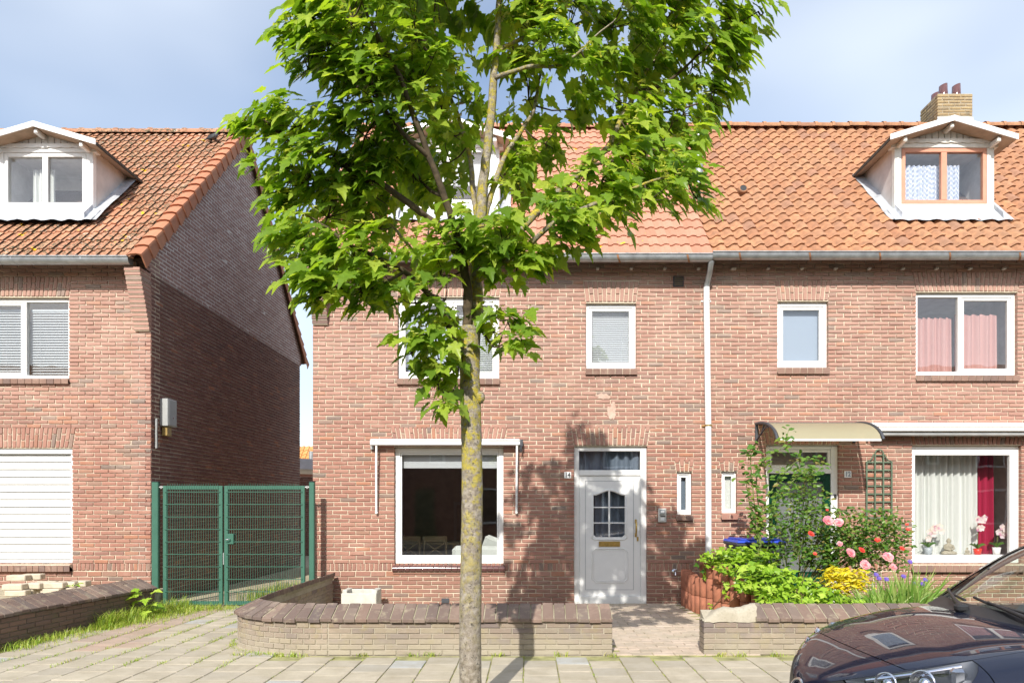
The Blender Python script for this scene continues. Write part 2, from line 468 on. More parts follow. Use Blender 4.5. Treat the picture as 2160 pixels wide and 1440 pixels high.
M['samara'] = m_leaf('maple_seed', [(0.0, (0.50, 0.55, 0.12)), (1.0, (0.62, 0.60, 0.20))], 0.45)
M['ivy'] = m_leaf('ivy_leaf', [(0.0, (0.20, 0.36, 0.03)), (0.5, (0.34, 0.54, 0.04)), (1.0, (0.52, 0.68, 0.10))], 0.35)
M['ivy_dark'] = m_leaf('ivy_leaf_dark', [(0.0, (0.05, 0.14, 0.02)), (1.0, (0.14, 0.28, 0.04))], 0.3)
M['rose_leaf'] = m_leaf('rose_leaf', [(0.0, (0.06, 0.15, 0.025)), (0.5, (0.12, 0.25, 0.035)), (0.85, (0.22, 0.34, 0.05)), (1.0, (0.30, 0.24, 0.07))], 0.35)
M['yellow_leaf'] = m_leaf('yellow_leaf', [(0.0, (0.66, 0.55, 0.02)), (0.6, (0.85, 0.68, 0.03)), (1.0, (0.50, 0.52, 0.04))], 0.35)
M['blade'] = m_leaf('strap_leaf', [(0.0, (0.15, 0.32, 0.05)), (0.5, (0.30, 0.46, 0.11)), (1.0, (0.44, 0.52, 0.18))], 0.35)
M['grass'] = m_leaf('grass_blade', [(0.0, (0.20, 0.36, 0.035)), (0.45, (0.38, 0.52, 0.06)), (0.8, (0.50, 0.54, 0.11)), (1.0, (0.54, 0.47, 0.18))], 0.35)
M['rose_pink'] = m_leaf('pink_petal', [(0.0, (0.80, 0.22, 0.33)), (0.5, (0.86, 0.40, 0.47)), (1.0, (0.90, 0.58, 0.60))], 0.35)
M['rose_red'] = m_leaf('red_petal', [(0.0, (0.72, 0.04, 0.03)), (1.0, (0.85, 0.14, 0.10))], 0.25)
M['purple'] = m_leaf('purple_petal', [(0.0, (0.16, 0.10, 0.50)), (1.0, (0.25, 0.16, 0.62))], 0.3)
M['orchid'] = m_leaf('orchid_petal', [(0.0, (0.82, 0.70, 0.78)), (0.7, (0.88, 0.82, 0.84)), (1.0, (0.60, 0.20, 0.42))], 0.3)
M['stem'] = m_plain('plant_stem', (0.16, 0.11, 0.05), 0.8, var=0.25, vs=30.0)
M['stem_green'] = m_plain('green_stem', (0.17, 0.22, 0.06), 0.7)

def m_bark():
    t = NT('lichen_bark')
    c = t.mix(t.rng(t.noise(26.0, 5.0, 0.7), 0.35, 0.65), (0.20, 0.165, 0.12), (0.44, 0.39, 0.32))
    sep = t.n('SeparateXYZ'); t.l(t.pos(), sep.inputs[0])
    hz = t.rng(sep.outputs['Z'], 0.35, 1.9, 0.05, 1.0)
    f = t.math('MULTIPLY', t.rng(t.noise(15.0, 5.0, 0.72), 0.46, 0.56), hz)
    c = t.mix(f, c, t.mix(t.rng(t.noise(40.0), 0.4, 0.6), (0.50, 0.40, 0.045), (0.36, 0.32, 0.09)))
    c = t.mix(t.rng(t.noise(48.0, 4.0, 0.75), 0.57, 0.64, 0, 0.85), c, (0.075, 0.07, 0.055))
    return t.done(t.bsdf(c, 0.9, 0, 0.2, t.bump(t.noise(60.0, 5.0, 0.75), 0.9, 0.012)))
M['bark'] = m_bark()
M['branch'] = m_plain('branch_bark_in_shade', (0.085, 0.062, 0.036), 0.9, var=0.45, vs=30.0, bump=0.6)  # bark tone darkened: the crown's shade is put into the colour

def m_paving(name, stops, moss=0.4):
    t = NT(name)
    c = t.ramp(t.rnd(), stops)
    c = t.mix(t.rng(t.noise(4.0, 6.0, 0.72), 0.38, 0.66, 0, 0.65), c, (0.31, 0.27, 0.19))
    c = t.mix(t.rng(t.noise(90.0, 4.0, 0.75), 0.55, 0.72, 0, 0.45), c, (0.20, 0.18, 0.15))
    c = t.mix(t.rng(t.noise(1.1, 5.0, 0.6), 0.5, 0.72, 0, moss), c, (0.50, 0.45, 0.33))
    return t.done(t.bsdf(c, 0.92, 0, 0.2, t.bump(t.noise(160.0, 3.0, 0.7), 0.4, 0.003)))
M['paving'] = m_paving('pavement_tile', [(0.0, (0.43, 0.38, 0.295)), (0.5, (0.49, 0.435, 0.34)), (0.93, (0.40, 0.36, 0.29)), (0.97, (0.42, 0.425, 0.41)), (1.0, (0.45, 0.46, 0.45))])
M['paving_pink'] = m_paving('path_paver', [(0.0, (0.55, 0.44, 0.34)), (0.5, (0.58, 0.47, 0.38)), (1.0, (0.48, 0.40, 0.32))])
M['paving_red'] = m_paving('red_paver', [(0.0, (0.42, 0.29, 0.23)), (0.5, (0.46, 0.34, 0.27)), (1.0, (0.40, 0.31, 0.26))])
M['sand'] = m_plain('jointing_sand', (0.40, 0.35, 0.24), 0.95, var=0.3, vs=14.0, bump=0.6, bs=120.0)
M['joint'] = m_plain('mossy_joint_sand', (0.30, 0.29, 0.13), 0.95, var=0.45, vs=7.0, bump=0.5, bs=120.0)
M['ground'] = m_plain('ground_earth', (0.22, 0.20, 0.14), 0.95, var=0.3, vs=0.6)
def m_paint():
    t = NT('dark_blue_car_paint')
    n = t.noise(900.0, 2.0)
    c = t.mix(t.rng(n, 0.4, 0.7), (0.004, 0.006, 0.016), (0.012, 0.018, 0.045))
    b = t.bsdf(c, 0.5, 0.0, 0.1, None, 1.0)
    return t.done(b)
M['paint'] = m_paint()
M['rubber'] = m_plain('tyre_rubber', (0.02, 0.02, 0.02), 0.8)
M['rim'] = m_plain('alloy_rim', (0.55, 0.56, 0.58), 0.25, metal=1.0)
M['print_black'] = m_plain('black_print', (0.03, 0.03, 0.035), 0.6)
M['print_grey'] = m_plain('grey_print', (0.25, 0.28, 0.31), 0.6)
# ---------------------------------------------------------------- ground, road, kerb, paving
def slab(name, x0, x1, y0, y1, z0, z1, mat, label=None):
    o = MB().box(x0, x1, y0, y1, z0, z1).build(name, mat)
    return tag(o, label, None, None, 'structure')
slab('ground', -400, 400, -400, 400, -0.9, -0.14, M['ground'], 'flat ground reaching to the horizon around the street')
slab('road', -120, 120, -5.5, 4.62, -0.135, -0.12, M['asphalt'], 'asphalt street in front of the pavement')
yard = slab('yard', -120, 120, 4.78, 45, -0.135, -0.03, M['sand'], 'pale sandy earth of the front yards')
kerb = tag(MB().box(-120, 120, 4.64, 4.75, -0.13, -0.02).build('kerb', M['kerb']), 'concrete kerb between street and pavement', None, None, 'structure')
for k in range(-9, 10):
    MB().cbox(k + 0.004, k + 0.996, 4.625, 4.765, -0.125, 0.002, 0.015).build('kerb_stone', M['kerb'], kerb)

PAVE_X0, PW = -0.045, 0.30
def piece_mesh(name, w, d, mat, h=0.05, j=0.003, seed=0, c=0.006):
    r = random.Random(seed)
    m = MB(); m.cbox(-w / 2, w / 2, -d / 2, d / 2, -h, 0, c)
    m.v = [(x + r.uniform(-j, j), y + r.uniform(-j, j), z + (r.uniform(-0.0015, 0.0015) if z > -0.02 else 0)) for x, y, z in m.v]
    return m.mesh(name, mat)
def in_drive(x, y):
    xl = -4.86 - (9.45 - y) * 0.12
    return (x > xl and x < -2.3)
pave = tag(MB().box(-60, 60, 4.77, 6.86, -0.032, -0.012).box(-5.55, -3.05, 6.861, 10.9, -0.032, -0.012).box(0.74, 2.6, 6.861, 10.58, -0.032, -0.012)
           .build('pavement', M['joint']), 'pavement of square concrete tiles with mossy joints', None, None, 'structure')
pm = [piece_mesh('paving_tile', PW - 0.010, PW - 0.006, M['paving'], seed=i, j=0.0015, c=0.004) for i in range(6)]
rest = MB(); count = 0
tiles = []
for i in range(-60, 61):
    xc = PAVE_X0 + (i + 0.5) * PW
    off = 0.15 if i % 2 else 0.0
    for k in range(-1, 22):
        yc = 4.66 + off + k * PW
        if yc > 10.55 or yc < 4.92: continue
        if abs(xc - PX(993, 4.92)) < 0.32 and yc < 5.3: continue
        if yc > 6.72 and not (in_drive(xc, yc) and xc < -2.3 and (((xc + 2.1) / 0.9) ** 2 + ((yc - 7.69) / 0.72) ** 2 > 0.9 if yc < 7.69 else xc < -2.95)): continue
        vis = yc > 5.6 and abs(xc - 0.0) < 0.78 * yc and not (xc > 1.9 and yc < 6)
        tiles.append((not vis, (xc * xc + yc * yc), xc, yc))
tiles.sort()
for vis, _, xc, yc in tiles:
    red = (-4.75 < xc < -4.15 and yc > 7.6) or (-4.5 < xc < -3.9 and 7.2 < yc < 7.75)
    z = R.uniform(-0.0012, 0.0012)
    rot = Matrix.Rotation(R.uniform(-0.012, 0.012), 4, 'Z') @ Matrix.Rotation(R.uniform(-0.002, 0.002), 4, 'X')
    me = pm[R.randrange(6)]
    if not vis and count < 300:
        o = inst('paving_tile', me, Matrix.Translation((xc, yc, z)) @ rot, pave); count += 1
        if red:
            o.material_slots[0].link = 'OBJECT'; o.material_slots[0].material = M['paving_red']
    elif abs(xc) < 14:
        rest.cbox(xc - 0.145, xc + 0.145, yc - 0.146, yc + 0.146, -0.05, z, 0.006)
rest.build('tile_field', M['paving'], pave, 'stuff', 'more pavement tiles of the same kind')

path = tag(MB().box(0.83, 2.24, 6.87, 10.57, -0.012, -0.008).build('garden_path', M['joint']), 'narrow path of pinkish pavers leading to the white front door', None, None, 'structure')
pp = [piece_mesh('path_paver', 0.202, 0.122, M['paving_pink'], seed=20 + i, c=0.004) for i in range(5)]
n = 0
for r_ in range(29):
    yc = 6.935 + r_ * 0.127
    for k in range(8):
        xc = 0.90 + k * 0.207 + (0.103 if r_ % 2 else 0)
        if xc > 2.2 or yc > 10.5: continue
        inst('path_paver', pp[R.randrange(5)], Matrix.Translation((xc, yc, R.uniform(-0.003, 0.003))) @ Matrix.Rotation(R.uniform(-0.02, 0.02), 4, 'Z'), path)

# ---------------------------------------------------------------- brickwork
CH, BL, JT = 0.0611, 0.2235, 0.0138
def brick_v(q, df, db, c, r, j=0.0028):
    """q: four (a, z) corners; returns local verts (a, d, z) and faces"""
    ac = sum(p[0] for p in q) / 4; zc = sum(p[1] for p in q) / 4
    df = df + r.uniform(-0.003, 0.002)
    o = [(a + r.uniform(-j, j), z + r.uniform(-j, j)) for a, z in q]
    vs = []
    for a, z in o:
        sa = c if a < ac else -c; sz = c if z < zc else -c
        vs.append((a + sa, df + r.uniform(-0.001, 0.001), z + sz))
    vs += [(a, df + c * 1.1, z) for a, z in o]
    vs += [(a, db, z) for a, z in q]
    fs = [(0, 1, 2, 3)]
    for i in range(4):
        k = (i + 1) % 4
        fs.append((4 + i, 4 + k, k, i)); fs.append((8 + i, 8 + k, 4 + k, 4 + i))
    return vs, fs
def cut(iv, a, b):
    out = []
    for s, e in iv:
        if b <= s or a >= e: out.append((s, e))
        else:
            if a - s > 0.02: out.append((s, a))
            if e - b > 0.02: out.append((b, e))
    return out

class Wall:
    """a brick wall in a plane: mapf turns (a, d, z) into world space"""
    def __init__(s, axis, plane, a0, a1, z0, z1, seed=1):
        s.axis = axis; s.plane = plane; s.a0, s.a1, s.z0, s.z1 = a0, a1, z0, z1
        s.open = []; s.skip = []; s.quads = []; s.full = []; s.r = random.Random(seed)
    def w(s, v):
        a, d, z = v
        return (a, s.plane + d, z) if s.axis == 'x' else (s.plane - d, a, z)
    def mat(s, a, z):
        if s.axis == 'x': return Matrix.Translation((a, s.plane, z))
        return Matrix.Translation((s.plane, a, z)) @ Matrix.Rotation(math.pi / 2, 4, 'Z')
    def opening(s, a0, a1, z0, z1): s.open.append((a0, a1, z0, z1))
    def arch(s, b0, b1, splay, z0, z1, bw=0.0635):
        """flat gauged arch of upright bricks over an opening"""
        n = max(3, int(round((b1 - b0) / bw)))
        t0, t1 = b0 - splay, b1 + splay
        s.skip.append((b0, b1, t0, t1, z0, z1))
        g = JT / 2
        for i in range(n):
            f0, f1 = i / n, (i + 1) / n
            ab0, ab1 = b0 + (b1 - b0) * f0 + g, b0 + (b1 - b0) * f1 - g
            at0, at1 = t0 + (t1 - t0) * f0 + g, t0 + (t1 - t0) * f1 - g
            cutp = 0.36 if i % 2 else 0.66
            zm = z0 + (z1 - z0) * cutp
            def at(z):
                k = (z - z0) / (z1 - z0); return ab0 + (at0 - ab0) * k, ab1 + (at1 - ab1) * k
            for za, zb in ((z0, zm - g), (zm + g, z1 - g)):
                l0, r0 = at(za); l1, r1 = at(zb)
                s.quads.append([(l0, za), (r0, za), (r1, zb), (l1, zb)])
    def soldier(s, z0, z1, bw=0.065):
        s.sold = (z0, z1)
        iv = s.span((z0 + z1) / 2)
        for a, b in iv:
            n = max(1, int(round((b - a) / bw))); w = (b - a) / n
            for i in range(n):
                s.quads.append([(a + i * w + 0.006, z0 + 0.005), (a + (i + 1) * w - 0.006, z0 + 0.005), (a + (i + 1) * w - 0.006, z1 - 0.006), (a + i * w + 0.006, z1 - 0.006)])
    def span(s, z, lim=None):
        iv = [lim(z) if lim else (s.a0, s.a1)]
        for o in s.open:
            if o[2] - 0.02 < z < o[3] + 0.02: iv = cut(iv, o[0], o[1])
        for b0, b1, t0, t1, z0, z1 in s.skip:
            if z0 - 0.01 < z < z1 + 0.004:
                k = min(1, max(0, (z - z0) / (z1 - z0)))
                iv = cut(iv, b0 + (t0 - b0) * k - 0.004, b1 + (t1 - b1) * k + 0.004)
        return iv
    def courses(s, lim=None, zs=None, ze=None, flush=False):
        z = s.z0 if zs is None else zs; i = 0
        top = s.z1 if ze is None else ze
        sold = getattr(s, 'sold', None)
        while z < top - 0.02:
            z1 = min(z + CH, top)
            if sold and z > sold[0] - 0.024 and z < sold[1] - 0.012:
                z = sold[1]; continue
            if sold and z < sold[0] and z1 > sold[0] - 0.024: z1 = sold[0]
            ph = (0.5 * BL if i % 2 else 0.0) + s.r.uniform(-0.012, 0.012)
            for a, b in s.span((z + z1) / 2, lim):
                x = math.floor((a - ph) / BL) * BL + ph
                cuts = [a]
                while x < b:
                    if x > a + 0.05 and x < b - 0.05: cuts.append(x + s.r.uniform(-0.006, 0.006))
                    x += BL
                cuts.append(b)
                for k in range(len(cuts) - 1):
                    l = cuts[k] + (JT / 2 if k else 0); r_ = cuts[k + 1] - (JT / 2 if k < len(cuts) - 2 else 0)
                    q = [(l, z + 0.001), (r_, z + 0.001), (r_, z1 - JT + 0.001), (l, z1 - JT + 0.001)]
                    if abs((r_ - l) - (BL - JT)) < 0.013 and z1 - z > CH - 0.004: s.full.append(q)
                    else: s.quads.append(q)
            z = z1; i += 1
    def build(s, wall_o, mat, nobj=300, key=None, df=-0.0065, db=0.09, stuff='brickwork', label='rest of the bricks of the same wall'):
        ms = []
        if nobj:
            for k in range(6):
                w2 = (BL - JT) / 2; h2 = (CH - JT) / 2
                v, f = brick_v([(-w2, -h2), (w2, -h2), (w2, h2), (-w2, h2)], df, db, 0.004, s.r)
                ms.append(MB().add(v, f).mesh('brick', mat))
        s.full.sort(key=key or (lambda q: 0))
        for i, q in enumerate(s.full):
            if i < nobj:
                inst('brick', ms[s.r.randrange(6)], s.mat((q[0][0] + q[1][0]) / 2, (q[0][1] + q[2][1]) / 2), wall_o)
            else: s.quads.append(q)
        mb = MB()
        for q in s.quads:
            v, f = brick_v(q, df, db, 0.004, s.r)
            mb.add([s.w(p) for p in v], f)
        mb.build(stuff, mat, wall_o, 'stuff', label)
    def mortar(s, name, mat, parent, d=0.007, deep=0.26, top=None):
        """sheet of mortar with openings and their reveals"""
        mb = MB(); e = 0.006
        op = [(a - e, b + e, c - e, g + e) for a, b, c, g in s.open]
        xs = sorted({s.a0, s.a1} | {v for o in op for v in o[:2] if s.a0 < v < s.a1})
        zs = sorted({s.z0, s.z1} | {v for o in op for v in o[2:] if s.z0 < v < s.z1})
        for i in range(len(xs) - 1):
            for k in range(len(zs) - 1):
                xm, zm = (xs[i] + xs[i + 1]) / 2, (zs[k] + zs[k + 1]) / 2
                if any(o[0] < xm < o[1] and o[2] < zm < o[3] for o in op): continue
                for dd, rv in ((d, False), (deep, True)):
                    q = [(xs[i], dd, zs[k]), (xs[i + 1], dd, zs[k]), (xs[i + 1], dd, zs[k + 1]), (xs[i], dd, zs[k + 1])]
                    if rv: q.reverse()
                    mb.quad(*[s.w(p) for p in q])
        for a0, a1, z0, z1 in op:
            a1 = min(a1, s.a1); a0 = max(a0, s.a0)
            for q in ([(a0, d, z0), (a0, d, z1), (a0, deep, z1), (a0, deep, z0)], [(a1, d, z1), (a1, d, z0), (a1, deep, z0), (a1, deep, z1)],
                      [(a0, d, z1), (a1, d, z1), (a1, deep, z1), (a0, deep, z1)], [(a1, d, z0), (a0, d, z0), (a0, deep, z0), (a1, deep, z0)]):
                mb.quad(*[s.w(p) for p in q])
        a0, a1, z0, z1 = s.a0, s.a1, s.z0, s.z1
        for q in ([(a0, d, z0), (a0, deep, z0), (a0, deep, z1), (a0, d, z1)], [(a1, d, z0), (a1, d, z1), (a1, deep, z1), (a1, deep, z0)], [(a0, d, z1), (a0, deep, z1), (a1, deep, z1), (a1, d, z1)]):
            mb.quad(*[s.w(p) for p in q])
        return mb.build(name, mat, parent)

# ---------------------------------------------------------------- roofs
def prof_s(u, amp):
    if u < 0.3: return amp * (0.35 - 1.35 * math.sin(u / 0.3 * math.pi / 2))
    if u < 0.8: return -amp * math.cos((u - 0.3) / 0.5 * math.pi)
    return amp * (1 - 0.35 * ((u - 0.8) / 0.2) ** 2)
def prof_flat(u, amp):
    return amp * (1.0 if u > 0.62 else (0.5 - 0.5 * math.cos(math.pi * min(1, max(0, (u - 0.40) / 0.22))))) * (1 - 0.5 * max(0, (u - 0.85) / 0.15)) - amp * 0.35 * math.sin(math.pi * min(1, u / 0.45))
def tile_mesh(name, w, l, mat, prof, amp, seed, lift=0.032, nseg=9):
    r = random.Random(seed)
    rows = [[], [], []]
    for i in range(nseg + 1):
        u = i / nseg * 1.05
        h = prof(min(u, 1.0), amp) + 0.006 * (u > 1.0)
        x = (u - 0.5) * w
        bow = 0.0
        rows[0].append((x, l, h + 0.002))
        rows[1].append((x, 0.0 - bow + r.uniform(-0.002, 0.002), h + lift))
        rows[2].append((x, 0.004 - bow, h + lift - 0.019))
    m = MB(); m.grid([rows[1], rows[0]], True); m.grid([rows[2], rows[1]], False)
    return m.mesh(name, mat)
def roof_frame(y0, z0, ang):
    """matrix of a roof plane that starts at (y0, z0) and rises towards +Y"""
    c, s_ = math.cos(ang), math.sin(ang)
    return Matrix(((1, 0, 0, 0), (0, c, -s_, y0), (0, s_, c, z0), (0, 0, 0, 1)))
def lay_tiles(roof_o, Fm, x0, x1, ln, w, e, meshes, skips, nobj, key, seed, mat):
    r = random.Random(seed)
    cols = int(round((x1 - x0) / w)); w = (x1 - x0) / cols
    rows = int(math.ceil(ln / e))
    lst = []
    for k in range(rows):
        for i in range(cols):
            x = x0 + (i + 0.5) * w; v = k * e
            if any(f(x, v, e) for f in skips): continue
            lst.append((x, v))
    lst.sort(key=key)
    stuff = MB()
    for n_, (x, v) in enumerate(lst):
        me = meshes[r.randrange(len(meshes))]
        A = Fm @ Matrix.Translation((x, v + r.uniform(-0.005, 0.005), r.uniform(0.0, 0.004))) @ Matrix.Rotation(r.uniform(-0.018, 0.018), 4, 'Z') @ Matrix.Rotation(r.uniform(-0.012, 0.012), 4, 'Y')
        if n_ < nobj: inst('roof_tile', me, A, roof_o)
        else:
            vs = [A @ vv.co for vv in me.vertices]
            stuff.add(vs, [tuple(p.vertices) for p in me.polygons], True)
    if stuff.v:
        stuff.sm = [True] * len(stuff.f)
        stuff.build('tile_field', mat, roof_o, 'stuff', 'rest of the tiles of the same roof')
def ridge_tiles(roof_o, y, z, x0, x1, mat, pitch=0.338):
    n = int((x1 - x0) / pitch)
    rows = []
    for x, rr in ((0, 0.105), (0.06, 0.105), (0.07, 0.092), (pitch + 0.02, 0.09)):
        rows.append([(x, math.sin(a) * rr * 1.1, math.cos(a) * rr) for a in [(-1.75 + 3.5 * k / 10) for k in range(11)]])
    m = MB(); m.grid(rows, True); me = m.mesh('ridge_tile', mat)
    for i in range(n + 1):
        inst('ridge_tile', me, Matrix.Translation((x0 + i * pitch, y, z + R.uniform(-0.006, 0.006))) @ Matrix.Rotation(R.uniform(-0.012, 0.012), 4, 'Y'), roof_o)
def gutter(parent, x0, x1, y, ztop, r, strap0, pitch, strap_mat):
    """half-round gutter with a rolled front edge and straps"""
    prof = []
    for k in range(13):
        a = math.pi * (k / 12); prof.append((y - r * math.cos(a) * 1.05, ztop - r * 1.25 * math.sin(a) ** 0.7))
    prof = [(y + r * 1.05, ztop + 0.03)] + list(reversed(prof))
    inner = [(p[0] + (0.004 if p[0] < y else -0.004), p[1] + 0.004) for p in prof]
    m = MB()
    m.grid([[(x0, a, b) for a, b in prof], [(x1, a, b) for a, b in prof]], True)
    m.grid([[(x1, a, b) for a, b in inner], [(x0, a, b) for a, b in inner]], True)
    m.tube([(x0, y - r * 1.05 - 0.004, ztop), (x1, y - r * 1.05 - 0.004, ztop)], 0.011, 8)
    for x in (x0, x1):
        m.add([(x, a, b) for a, b in prof], [tuple(range(len(prof)))])
    g = m.build('gutter', M['zinc'], parent)
    x = strap0
    while x < x1:
        if x > x0 + 0.1:
            s_ = MB(); pr = [(a + (a - y) * 0.05, b - 0.004) for a, b in prof[1:]]
            sl = 0.10
            s_.grid([[(x - 0.014 + sl * i / len(pr), a, b) for i, (a, b) in enumerate(reversed(pr))], [(x + 0.014 + sl * i / len(pr), a, b) for i, (a, b) in enumerate(reversed(pr))]], False)
            s_.build('strap', strap_mat, g)
        x += pitch
    return g

# ---------------------------------------------------------------- windows
def pane(parent, x0, x1, z0, z1, y, mat=None, name='pane'):
    return MB().box(x0, x1, y, y + 0.006, z0, z1).build(name, mat or M['glass'], parent)
def room(parent, x0, x1, z0, z1, y0, y1, mat):
    m = MB()
    m.quad((x0, y1, z0), (x1, y1, z0), (x1, y1, z1), (x0, y1, z1))
    m.quad((x0, y0, z0), (x0, y1, z0), (x0, y1, z1), (x0, y0, z1))
    m.quad((x1, y1, z0), (x1, y0, z0), (x1, y0, z1), (x1, y1, z1))
    m.quad((x0, y0, z0), (x1, y0, z0), (x1, y1, z0), (x0, y1, z0))
    m.quad((x0, y1, z1), (x1, y1, z1), (x1, y0, z1), (x0, y0, z1))
    return m.build('room_shell', mat, parent)
def curtain(parent, x0, x1, z0, z1, y, mat, folds, amp=0.03, name='curtain', seed=0, gather=0.0, jag=0.0):
    r = random.Random(seed); n = folds * 8
    ph = [r.uniform(-0.5, 0.5) for _ in range(folds + 2)]
    rows = []
    for k in range(7):
        f = k / 6; z = z0 + (z1 - z0) * f
        row = []
        for i in range(n + 1):
            u = i / n
            x = x0 + (x1 - x0) * u
            a = 2 * math.pi * folds * u + ph[min(int(u * folds), folds)] * 0.9
            row.append((x + 0.25 * amp * math.sin(a * 0.5 + f), y + amp * math.sin(a) * (1 - gather * f) + 0.25 * amp * math.sin(2.3 * a + 1.0), z + (jag * math.sin(a * 1.0) if k == 6 else 0)))
        rows.append(row)
    return MB().grid(rows, True).build(name, mat, parent)
def venetian(parent, x0, x1, z0, z1, y, mat, pitch=0.028):
    m = MB(); z = z0
    while z < z1:
        m.quad((x0, y, z), (x1, y, z), (x1, y + 0.014, z + 0.020), (x0, y + 0.014, z + 0.020)); z += pitch
    m.box(x0, x1, y, y + 0.02, z1, z1 + 0.03)
    for f in (0.22, 0.78):
        x = x0 + (x1 - x0) * f; m.box(x - 0.001, x + 0.001, y - 0.002, y - 0.001, z0, z1)
    return m.build('venetian_blind', mat, parent, 'stuff')
def sill_bricks(parent, x0, x1, z0, z1, y, n, mat, proud=0.045, slope=0.02, mortar=True):
    """row of sill bricks laid on edge, sloping outwards"""
    s_ = MB().box(x0 + 0.004, x1 - 0.004, y - proud + 0.012, y + 0.05, z0 + 0.004, z1 - 0.016).build('window_sill', M['mortar'], parent)
    w = (x1 - x0) / n
    for i in range(n):
        a, b = x0 + i * w + 0.004, x0 + (i + 1) * w - 0.004
        m = MB()
        m.add([(a, y - proud, z0), (b, y - proud, z0), (b, y + 0.06, z0), (a, y + 0.06, z0),
               (a, y - proud, z1 - slope), (b, y - proud, z1 - slope), (b, y + 0.06, z1), (a, y + 0.06, z1),
               (a + .003, y - proud + 0.008, z1 - slope + 0.006), (b - .003, y - proud + 0.008, z1 - slope + 0.006)],
              [(0, 3, 2, 1), (0, 1, 5, 4), (1, 2, 6, 9, 5), (2, 3, 7, 6), (3, 0, 4, 8, 7), (4, 5, 9, 8), (8, 9, 6, 7)])
        m.build('sill_brick', mat, s_)
    return s_
def window(house, x0, x1, z0, z1, y, fw=0.055, mull=None, sash=(), mat=None, sashw=0.045, y_in=0.06, bot=None):
    """fixed outer frame; mull: x positions of mullions; sash: indexes of lights that have an opening sash"""
    mat = mat or M['white']
    m = MB(); m.ring(x0, x1, z0, z1, fw, y, y + 0.07, wb=bot)
    bz = z0 + (bot or fw)
    xs = [x0 + fw] + [v for c in (mull or []) for v in (c - fw * 0.45, c + fw * 0.45)] + [x1 - fw]
    for c in (mull or []):
        m.cbox(c - fw * 0.45, c + fw * 0.45, y + 0.002, y + 0.068, bz, z1 - fw, 0.004)
    w_ = m.build('window', mat, house)
    lights = [(xs[2 * i], xs[2 * i + 1]) for i in range(len(xs) // 2)]
    for i, (a, b) in enumerate(lights):
        if i in sash:
            q = MB(); q.ring(a + 0.003, b - 0.003, bz + 0.003, z1 - fw - 0.003, sashw, y + 0.012, y + 0.062)
            q.build('sash', mat, w_)
            pane(w_, a + sashw - 0.004, b - sashw + 0.004, bz + sashw - 0.004, z1 - fw - sashw + 0.004, y + 0.035)
        else:
            pane(w_, a - 0.004, b + 0.004, bz - 0.004, z1 - fw + 0.004, y + 0.035)
    return w_, lights
# ---------------------------------------------------------------- the three houses
RANG = rad(45)
M['patch'] = m_mortar('smeared_lime', (0.46, 0.30, 0.235), (0.60, 0.46, 0.37))
M['deck_wood'] = m_plain('dark_roof_boarding', (0.10, 0.065, 0.045), 0.9)
M['soffit'] = m_plain('soffit_boards', (0.42, 0.31, 0.22), 0.8, var=0.2)
def house_shell(h, x0, x1, ztop, zr0, ybk=17.5, left_wall=False, gable_mat=None):
    m = MB()
    m.box(x0 + 0.01, x1 - 0.01, ybk - 0.25, ybk, -0.02, ztop)
    m.build('back_wall', M['brick_side'], h)
def deck(h, x0, x1, z0, yr):
    """roof boarding under the tiles, both slopes"""
    y0 = 10.34; zr = z0 + (yr - 10.25)
    m = MB(); t = 0.05
    for s_ in (1, -1):
        ya, za = (y0, z0 + 0.06) if s_ > 0 else (2 * yr - y0, z0 + 0.06)
        q = [(x0, ya, za), (x1, ya, za), (x1, yr, zr - 0.02), (x0, yr, zr - 0.02)]
        if s_ < 0: q.reverse()
        m.quad(*q); m.quad(*[(a, b, c - t) for a, b, c in reversed(q)])
    m.quad((x0, y0, z0 + 0.06 - t), (x1, y0, z0 + 0.06 - t), (x1, y0, z0 + 0.06), (x0, y0, z0 + 0.06))
    return m.build('roof', M['deck_wood'], h)

